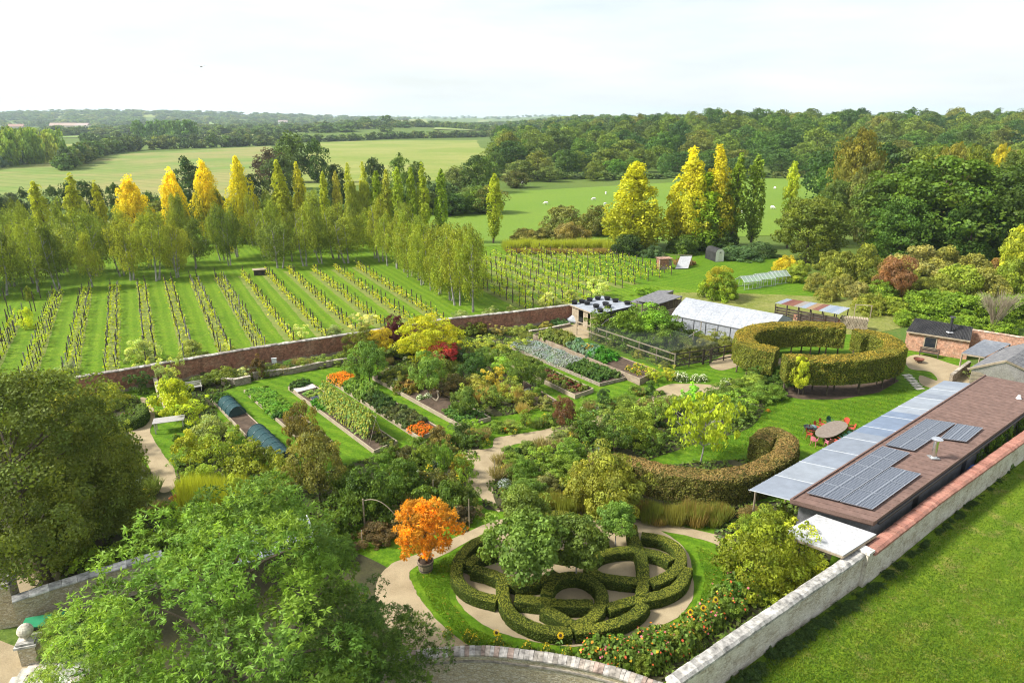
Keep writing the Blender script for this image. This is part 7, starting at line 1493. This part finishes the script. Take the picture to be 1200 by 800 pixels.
for (x, y, wd, hp, kd, lb) in [(800, 446, 26, 16, 'whiteflower', 'mound of white flowers on the lawn edge'), (815, 447, 22, 14, 'whiteflower', 'mound of white flowers on the lawn edge'), (824, 446, 22, 12, 'whiteflower', 'mound of white flowers on the lawn edge'), (793, 445, 22, 16, 'whiteflower', 'mound of white flowers on the lawn edge'), (848, 452, 18, 14, 'whiteflower', 'white flowering bush near the small standard trees'), (855, 450, 16, 12, 'whiteflower', 'white flowering bush near the small standard trees'),
    (593, 506, 16, 9, 'marigold', 'orange flowers at the bend of the winding path'), (620, 496, 14, 10, 'marigold', 'orange flowers in the bed beside the path'), (555, 518, 18, 12, 'marigold', 'orange flowers in the bed beside the path'), (604, 508, 14, 8, 'yellowflower', 'yellow flowers in the bed beside the path'), (710, 482, 14, 8, 'marigold', 'orange flowers in the bed beside the path'), (725, 474, 14, 10, 'marigold', 'orange flowers in the bed beside the path'), (775, 462, 16, 8, 'mixedflower', 'mixed flowers in the bed beside the path'), (757, 468, 16, 8, 'mixedflower', 'mixed flowers in the bed beside the path'), (690, 488, 20, 10, 'mixedflower', 'mixed flowers in the bed beside the path'), (640, 500, 20, 10, 'mixedflower', 'mixed flowers in the bed beside the path'), (570, 520, 20, 10, 'yellowflower', 'yellow flowers in the bed beside the path'), (680, 494, 18, 8, 'mixedflower', 'mixed flowers in the bed beside the path'), (470, 560, 14, 18, 'yellowflower', 'tall yellow flowers among dark shrubs'), (478, 570, 16, 24, 'yellowflower', 'tall yellow flowers among dark shrubs'), (668, 530, 18, 12, 'whiteflower', 'faded white flowers behind the golden shrub'), (790, 605, 14, 16, 'mixedflower', 'pink flowers before the serpentine hedge'), (775, 602, 12, 14, 'mixedflower', 'pink flowers before the serpentine hedge'), (900, 482, 10, 6, 'marigold', 'single orange flower clump on the east lawn')]:
    shrub(x, y, wd, hp, ONE, lb, kd, 'flower', 'flower_clump', 0)
# many small plants filling the borders
rq = random.Random(77)
SMALL = [('leafy', 'low leafy herb', (.13, .19, .04), .4), ('leafy', 'dark leafy herb', (.07, .12, .03), .4), ('lavender', 'grey lavender tuft', ONE, .8), ('yellowflower', 'yellow flowered clump', ONE, .7), ('mixedflower', 'red flowered clump', ONE, .6), ('tussock', 'green grassy tuft', (.14, .18, .05), .9), ('tussock', 'straw coloured grassy tuft', (.24, .2, .1), .9), ('whiteflower', 'white flowered clump', ONE, .6), ('loose', 'straggly stemmed plant', (.12, .17, .04), .5), ('reed', 'upright bladed plant', (.12, .18, .04), .7)]
for (pl_, n_, where) in [([(440, 424), (520, 402), (590, 400), (612, 420), (640, 468), (585, 486), (545, 470), (490, 448)], 60, 'among the herb plots'), ([(500, 522), (545, 512), (585, 502), (660, 488), (720, 470), (765, 452), (770, 462), (700, 490), (640, 502), (575, 516), (540, 528)], 46, 'along the upper edge of the winding path'), ([(582, 545), (610, 525), (690, 506), (770, 480), (830, 466), (850, 480), (760, 505), (680, 540), (610, 580), (582, 580)], 60, 'between winding path and serpentine hedge'), ([(455, 545), (510, 530), (545, 545), (545, 600), (500, 610), (450, 590)], 30, 'left of the winding path'), ([(205, 505), (240, 500), (300, 545), (330, 590), (260, 610), (215, 575)], 24, 'between left path and net tunnels'), ([(90, 480), (150, 470), (150, 515), (180, 560), (190, 600), (120, 610), (80, 560)], 24, 'in the bed left of the left path'), ([(300, 436), (410, 418), (416, 424), (300, 444)], 14, 'under the brick wall')]:
    got = 0
    while got < n_:
        p = (rq.uniform(80, 860), rq.uniform(395, 615))
        if not inside(p, pl_): continue
        kd, nm_, c_, sc_ = rq.choice(SMALL); X, Y = G(*p); k = sc_ * rq.uniform(.7, 1.3)
        if kd in ('leafy', 'loose', 'reed', 'tussock'): sz = (k, k, k * rq.uniform(.9, 1.6))
        else: sz = (k, k, k * rq.uniform(.9, 1.3))
        put(new('border_plant', rq.choice(KIND[kd])[0], None, (X, Y, .03), rq.uniform(0, 6), sz, c_), nm_ + ' ' + where, 'plant'); got += 1
# long flower border inside the south wall
rgb = random.Random(21)
for i in range(74):
    f = i / 73; x = 690 + 230 * f; yb = np.interp(x, [640, 700, 760, 800, 850, 915], [772, 784, 785, 762, 728, 692]); y = yb - rgb.uniform(0, 30 if 745 < x < 880 else 14)
    X, Y = G(x, y); k = rgb.uniform(.9, 1.6); o = new('border_flower', rgb.choice(KIND['mixedflower'])[0], None, (X, Y, .02), rgb.uniform(0, 6), (k, k, k * rgb.uniform(.9, 1.4)), ONE); put(o, 'red and orange flowered border plant inside the south wall', 'flower')
for i in range(46):
    x = 690 + 225 * rgb.random(); yb = np.interp(x, [640, 700, 760, 800, 850, 915], [770, 782, 782, 757, 722, 688]); X, Y = G(x, yb - rgb.uniform(-4, 18)); k = rgb.uniform(.4, .75)
    o = new('border_plant', rgb.choice(KIND['shrub'])[0], None, (X, Y, .02), rgb.uniform(0, 6), (k, k, k * 1.6), (.13 * rgb.uniform(.7, 1.2), .19, .03)); put(o, 'leafy green border plant inside the south wall', 'plant')
for (x, y) in [(525, 748), (548, 752), (556, 757), (618, 764), (640, 768), (665, 770), (690, 776), (585, 758)]:
    X, Y = G(x, y - 2); o = new('border_flower', rgb.choice(KIND['yellowflower'])[0], None, (X, Y, .04), 0, (.55, .55, .8), ONE); put(o, 'yellow flower tuft along the foot of the curved wall', 'flower')
def sunflower(px, py, h, rz):
    X, Y = G(px, py); e = empty('sunflower', (X, Y, .03), rz, 'tall sunflower with dark centre in the flower border', 'sunflower')
    MB().path([(0, 0, 0), (.02, 0, h * .6), (.0, -.05, h)], [.025, .02, .014], 5).build('stem', M['paint'], e, col=(.10, .18, .03))
    Mt = Matrix.Translation((0, -.07, h)) @ Matrix.Rotation(R_(60), 4, 'X'); tmp = MB().lathe([(0, .03), (.07, .025), (.08, 0), (0, 0)], 10); tmp.v = [tuple(Mt @ Vector(v)) for v in tmp.v]; tmp.build('disc', M['paint'], e, col=(.06, .03, .012))
    for k in range(14):
        a = k * .449; q = [Mt @ Vector((r * math.cos(a + o), r * math.sin(a + o), .005)) for r, o in ((.07, 0), (.13, .16), (.2, 0), (.13, -.16))]; MB().face(q).build('petal', M['paint'], e, col=(.85, .52, .01))
    for k in range(4):
        a = k * 1.7; z = h * (.25 + k * .15); MB().face([(0, 0, z), (.12 * math.cos(a + .5), .12 * math.sin(a + .5), z + .04), (.3 * math.cos(a), .3 * math.sin(a), z - .04), (.12 * math.cos(a - .5), .12 * math.sin(a - .5), z + .04)]).build('leaf', M['paint'], e, col=(.10, .18, .03))
for (x, y, h) in [(821, 733, 1.2), (806, 738, 1.2), (656, 764, 1.1), (582, 755, .8), (835, 725, 1.3)]: sunflower(x, y, h, random.uniform(-.4, .4))
# ivy along the foot of the limewashed wall
for i in range(120):
    f = rgb.random(); x = 862 + 330 * f; y = np.interp(x, [862, 900, 1020, 1122, 1200], [800, 772, 690, 604, 535]) + rgb.uniform(-1, 9) * (1 - f * .6); X, Y = G(x, y); k = rgb.uniform(.12, .48) * (1.1 - .5 * f)
    o = new('wall_foot_plant', rgb.choice(KIND['shrub'])[0], None, (X, Y, .02), rgb.uniform(0, 6), (k * 1.3, k * .8, k * .75), (.05, .085, .022)); put(o, 'dark ivy tuft along the outer foot of the limewashed wall', 'ivy')

# short uneven grass on the lawns nearest the camera
def turf(name, label, spots, col, h):
    rng = np.random.default_rng(12); n = len(spots); b = np.array([(*p, .02) for p in spots]); d = rng.normal(0, .55, (n, 3)); d[:, 2] = 1; hh = h * rng.uniform(.5, 1.3, n)
    tip = b + unit(d) * hh[:, None]; T = unit(tip - b); Nn = np.cross(T, rng.normal(size=(n, 3))); sx_, sy_ = b[:, :1], b[:, 1:2]; pt_n = np.sin(sx_ * .9 + sy_ * .5) * np.sin(sy_ * 1.1 - sx_ * .3) + .7 * np.sin(sx_ * 2.3 + 1) * np.sin(sy_ * 1.9); y = np.clip(rng.normal(0, .35, (n, 1)) + .45 * np.clip(pt_n, -.3, 1.5), -.3, 1.3); bb = rng.uniform(.65, 1.35, (n, 1)) * (1 - .16 * np.sin(sx_ * .45 + 2) * np.sin(sy_ * .6))
    me = leaf_mesh(name, (b + tip) / 2, Nn, np.full(n, .05), np.concatenate([bb * (1 + .8 * y), bb * (1 + .25 * y), bb * (1 + .4 * y)], 1), 1., rng, T)
    V = np.empty(len(me.vertices) * 3, np.float32); me.vertices.foreach_get('co', V); V = V.reshape(-1, 4, 3); V[:, 0] = b; V[:, 2] = tip; me.vertices.foreach_set('co', V.ravel()); me.update()
    o = new(name, me, None, None, 0, None, col); put(o, label, 'grass', 'stuff')
rt = random.Random(31); sp_ = []
while len(sp_) < 60000:
    x, y = rt.uniform(855, 1260), rt.uniform(500, 850)
    if y > np.interp(x, [862, 900, 1020, 1122, 1200, 1260], [806, 772, 692, 606, 540, 492]) and rt.random() < .25 + .75 * (y - 480) / 370 * .6: sp_.append(G(x, y))
turf('lawn_grass', 'short worn grass blades on the outer lawn', sp_, (.075, .125, .010), .10)
for (nm_, pl_, n_) in (('blades of the lawn ring round the knot garden', [(486, 672), (520, 654), (560, 634), (533, 668), (526, 702), (552, 735), (600, 757), (680, 768), (740, 762), (790, 738), (818, 712), (826, 680), (815, 640), (830, 645), (862, 668), (850, 690), (800, 742), (740, 775), (680, 778), (600, 768), (545, 748), (508, 715)], 16000), ('grass blades of the east lawn near the oval table', [(790, 525), (830, 500), (880, 490), (905, 472), (960, 474), (1030, 466), (1065, 452), (1060, 470), (960, 530), (945, 520), (920, 500), (885, 500), (872, 530), (840, 540)], 16000)):
    s2 = []
    while len(s2) < n_:
        p = (rt.uniform(480, 1070), rt.uniform(440, 790))
        if inside(p, pl_): s2.append(G(*p))
    turf('lawn_grass', nm_, s2, (.085, .16, .010), .08)
    fl_ = rt.sample(s2, 170); rng = np.random.default_rng(n_); k = len(fl_); hue = rng.uniform(0, 1, (k, 1))
    o = new('fallen_leaves', leaf_mesh('fallen_leaves', np.array([(*p, .09) for p in fl_]), rng.normal(0, .3, (k, 3)) + np.array([0, 0, 1.]), rng.uniform(.035, .07, k), np.concatenate([.20 + .1 * hue, .09 + .12 * hue, .02 + 0 * hue], 1), 1.4, rng)); put(o, 'scattered yellow and brown fallen leaves on the ' + ('lawn ring' if 'ring' in nm_ else 'east lawn'), 'leaves', 'stuff')

# ------------------------------------------------------------------ furniture and small things
X, Y = G(973, 512); tb = empty('oval_table', (X, Y, .02), .72, 'long oval mosaic topped table on the east lawn', 'table')
pr = [(2.25 * math.cos(a) * (abs(math.cos(a)) ** -.25 if abs(math.cos(a)) > .1 else 1), .85 * math.sin(a)) for a in np.linspace(0, 2 * math.pi, 28)[:-1]]
mb = MB(); mb.face([(x, y, .76) for x, y in pr]); mb.face([(x, y, .70) for x, y in pr[::-1]])
for i in range(len(pr)): (x0, y0), (x1, y1) = pr[i], pr[(i + 1) % len(pr)]; mb.face([(x0, y0, .70), (x1, y1, .70), (x1, y1, .76), (x0, y0, .76)])
mb.build('table_top', noisy('mosaic', (.17, .13, .10), (.25, .21, .17), 6, .6, 30, .2), tb)
for sx in (-1, 1):
    for sy in (-1, 1): MB().tube((sx * 1.1, sy * .45, 0), (sx * 1.0, sy * .4, .7), .035, .035, 6).build('leg', M['paint'], tb, col=(.05, .05, .05))
def chair(x, y, rz, col, label):
    e = empty('garden_chair', (x, y, .02), rz, label, 'chair')
    MB().box((0, 0, .44), (.46, .44, .04)).build('seat', M['plastic'], e, col=col)
    mb = MB()
    for k in range(6):
        a0, a1 = -.5 + k / 6, -.5 + (k + 1) / 6; f = lambda a: (a * .46, -.22 - .05 * math.cos(a * 3), )
        mb.face([(*f(a0), .46), (*f(a1), .46), (f(a1)[0] * 1.02, f(a1)[1] - .08, .92 - .1 * (a1 * 2) ** 2), (f(a0)[0] * 1.02, f(a0)[1] - .08, .92 - .1 * (a0 * 2) ** 2)])
    mb.build('backrest', M['plastic'], e, col=col)
    for sx in (-1, 1):
        MB().box((sx * .25, -.02, .66), (.04, .42, .03)).build('armrest', M['plastic'], e, col=col)
        for sy in (-1, 1): MB().tube((sx * .24, sy * .22, 0), (sx * .2, sy * .18, .43), .02, .02, 5).build('leg', M['plastic'], e, col=col)
RED, GRN, PNK = (.42, .07, .04), (.025, .09, .06), (.55, .16, .20)
cs = [(-1.6, -.75, -.5, PNK), (-1.0, -1.15, -.1, RED), (-.35, -1.2, 0, GRN), (.3, -1.2, 0, GRN), (.9, -1.15, .1, GRN), (1.6, -.8, .6, RED), (2.1, 0, 1.57, RED), (1.5, .95, 2.7, GRN), (.8, 1.2, 3.14, RED), (.1, 1.25, 3.14, RED), (-.6, 1.2, 3.14, (.45, .12, .06)), (-1.3, 1.05, 3.4, RED), (-2.0, .2, -1.57, PNK)]
ca, sa = math.cos(.72), math.sin(.72)
NM = {RED: 'red chair drawn up to the oval table', GRN: 'dark green chair drawn up to the oval table', PNK: 'pink cushioned chair at the table end'}
for (x, y, r, c) in cs: x *= 1.28; chair(X + x * ca - y * sa, Y + x * sa + y * ca, r + .72, c, NM.get(c, 'rusty orange chair drawn up to the oval table'))
X, Y = G(946, 510); bq = empty('kettle_barbecue', (X, Y, .02), .4, 'open kettle barbecue left of the oval table', 'barbecue')
MB().lathe([(0, .55), (.2, .57), (.36, .7), (.4, .86), (.37, .86), (.3, .74), (0, .7)], 14).build('bowl', M['paint'], bq, col=(.04, .05, .05))
for k in range(3): MB().tube((.4 * math.cos(k * 2.1), .4 * math.sin(k * 2.1), 0), (.22 * math.cos(k * 2.1), .22 * math.sin(k * 2.1), .6), .02, .02, 5).build('leg', M['paint'], bq, col=(.1, .1, .1))
MB().lathe([(.0, 0), (.38, .0), (.30, .2), (.1, .3), (0, .31)], 14, (.65, .1, .5)).box((.65, .1, .25), (.1, .1, .5)).build('lid', M['paint'], bq, col=(.12, .2, .2))
for i in range(6):
    X, Y = G(1063 + i * 2.9, 440 + i * 3.1); rzs = .25; o = MB().box((0, 0, .02), (.95, .5, .04), rzs).build('stepping_stone', M['stoneblock'], None, (X, Y, .021), 0, (.50, .46, .38)); put(o, 'pale rectangular stepping stone curving round the tall hedge', 'stepping stone')
# white slatted table among shrubs, picnic bench
X, Y = G(200, 504); e = empty('slatted_table', (X, Y, .02), .35, 'pale slatted garden table half buried in shrubs', 'table')
for k in range(7): MB().box((0, -.52 + k * .175, 1.02), (2.5, .15, .05)).build('slat', M['paint'], e, col=(.36, .34, .32))
for sx in (-1, 1):
    for sy in (-1, 1): MB().box((sx * 1.1, sy * .45, .5), (.09, .09, 1.)).build('leg', M['paint'], e, col=(.5, .47, .44))
X, Y = G(310, 436, 0); put(MB().box((0, 0, 1.35), (.5, .08, .5)).box((0, -.02, 1.62), (.56, .14, .05)).box((0, .05, .6), (.06, .05, 1.2)).build('white_box', M['paint'], None, (X + 1.2, Y - .1, 0), .35, (.7, .7, .72)), 'small white notice box against the brick wall', 'box')
# arch of bent pole, stakes and obelisk poles
X, Y = G(428, 622); e = empty('bent_pole_arch', (X, Y, .02), -.15, 'bent pale pole arch springing from a post in the dark shrubs', 'arch')
MB().box((0, 0, 1.2), (.09, .09, 2.4)).build('post', M['palewood'], e); MB().path([(.1 + 2.3 * t, 0, 2.3 + .35 * math.sin(t * 2.6) - 1.5 * t * t) for t in np.linspace(0, 1, 10)], .03, 5).build('bow', M['palewood'], e)
for (x, y, h) in [(508, 590, 1.9), (550, 618, 2.2), (738, 525, 2.0), (661, 510, 2.4), (655, 500, 2.2), (893, 470, 1.3), (855, 480, 1.3), (580, 560, 1.6), (425, 640, 1.2), (500, 615, 1.8)]:
    X, Y = G(x, y); put(MB().tube((0, 0, 0), (random.uniform(-.06, .06), 0, h), .04, .03, 6).build('garden_stake', M['palewood'], None, (X, Y, 0)), 'pale timber stake among the garden shrubs', 'stake')
X, Y = G(566, 462); st_ = Vector(B5(.62, .5)); e = empty('forked_stump', tuple(st_), 0, 'pale bare forked stump lying on the mixed bed', 'stump')
MB().path([(0, 0, 0), (.2, .1, .35), (.1, .3, .9)], [.09, .07, .03], 6).path([(0, 0, .05), (-.4, .1, .3), (-.8, .0, .55)], [.08, .06, .02], 6).build('wood', M['palewood'], e)
# low palisade edging behind the knot
a, b = Vector((*G(640, 603), 0)), Vector((*G(708, 603), 0)); e = empty('palisade_edging', tuple(a), math.atan2(b.y - a.y, b.x - a.x), 'low palisade of pale timber stakes behind the knot garden', 'edging'); L_ = (b - a).length; pm = MB().box((0, 0, .18), (.1, .06, .36)).mesh('pale', M['palewood'])
for k in range(int(L_ / .13)): new('pale', pm, e, (k * .13, random.uniform(-.02, .02), random.uniform(-.04, .02)), random.uniform(-.1, .1))
# metal trough by the white canopy
X, Y = G(908, 640); e = empty('metal_trough', (X, Y, .02), .5, 'dull metal trough in front of the white canopy', 'trough')
MB().box((0, 0, .05), (1.2, .5, .06)).build('base', M['metal'], e, col=(.4, .42, .44))
for (c_, d_) in (((0, .25, .3), (1.2, .03, .5)), ((0, -.25, .3), (1.2, .03, .5)), ((.6, 0, .3), (.03, .5, .5)), ((-.6, 0, .3), (.03, .5, .5))): MB().box(c_, d_).build('side', M['metal'], e, col=(.4, .42, .44))
# greenhouse like white roof glimpsed under the big tree
X, Y = G(325, 672); e = empty('glass_lean_to', (X, Y, .02), .55, 'white framed glass lean to glimpsed through the feathery tree', 'lean to')
for k in range(6):
    MB().face([(-2.4 + k * .8, -1, 2.0), (-1.66 + k * .8, -1, 2.0), (-1.66 + k * .8, 1, 2.7), (-2.4 + k * .8, 1, 2.7)]).build('pane', M['tunnel'], e); MB().beam((-2.44 + k * .8, -1, 2.02), (-2.44 + k * .8, 1, 2.72), .05, .07).build('glazing_bar', M['paint'], e, col=(.75, .75, .74))
for sx in (-2.4, 2.3):
    for sy, hh in ((-1, 2.0), (1, 2.7)): MB().box((sx, sy, hh / 2), (.1, .1, hh)).build('post', M['paint'], e, col=(.7, .7, .7))
# a far bird
X, Y, Zb = -29.6, 70, 26 + 70 * math.tan(R_(3.7)); e = MB().face([(0, 0, 0), (.35, .12, .16), (.75, .05, .05), (.35, -.1, .14)]).face([(0, 0, 0), (-.35, .12, .16), (-.75, .05, .05), (-.35, -.1, .14)]).tube((0, -.3, 0), (0, .3, .02), .03, .07, 6).build('flying_bird', M['paint'], None, (X, Y, Zb), .6, (.12, .11, .1)); put(e, 'small dark bird flying in the pale sky', 'bird')

# ------------------------------------------------------------------ air
hm = bpy.data.materials.new('haze'); hm.use_nodes = True; hm.node_tree.nodes.clear()
ho = hm.node_tree.nodes.new('ShaderNodeOutputMaterial'); hv = hm.node_tree.nodes.new('ShaderNodeVolumePrincipled'); hv.inputs['Color'].default_value = (.74, .86, 1, 1); hv.inputs['Density'].default_value = .0001; hv.inputs['Anisotropy'].default_value = .2
hm.node_tree.links.new(hv.outputs[0], ho.inputs['Volume'])
hb = MB().box((0, 0, 59), (18600, 18600, 122)); ho_ = hb.build('haze', hm); put(ho_, 'thin pale blue haze over the countryside', 'haze', 'stuff')

# ------------------------------------------------------------------ look-alikes share a label and a group
cnt = Counter(o['label'] for o in scene.objects if o.parent is None and 'label' in o.keys() and o.get('kind') != 'structure')
for o in scene.objects:
    if o.parent is None and 'label' in o.keys() and cnt.get(o['label'], 0) > 1 and 'group' not in o.keys(): o['group'] = 'set of: ' + o['label']
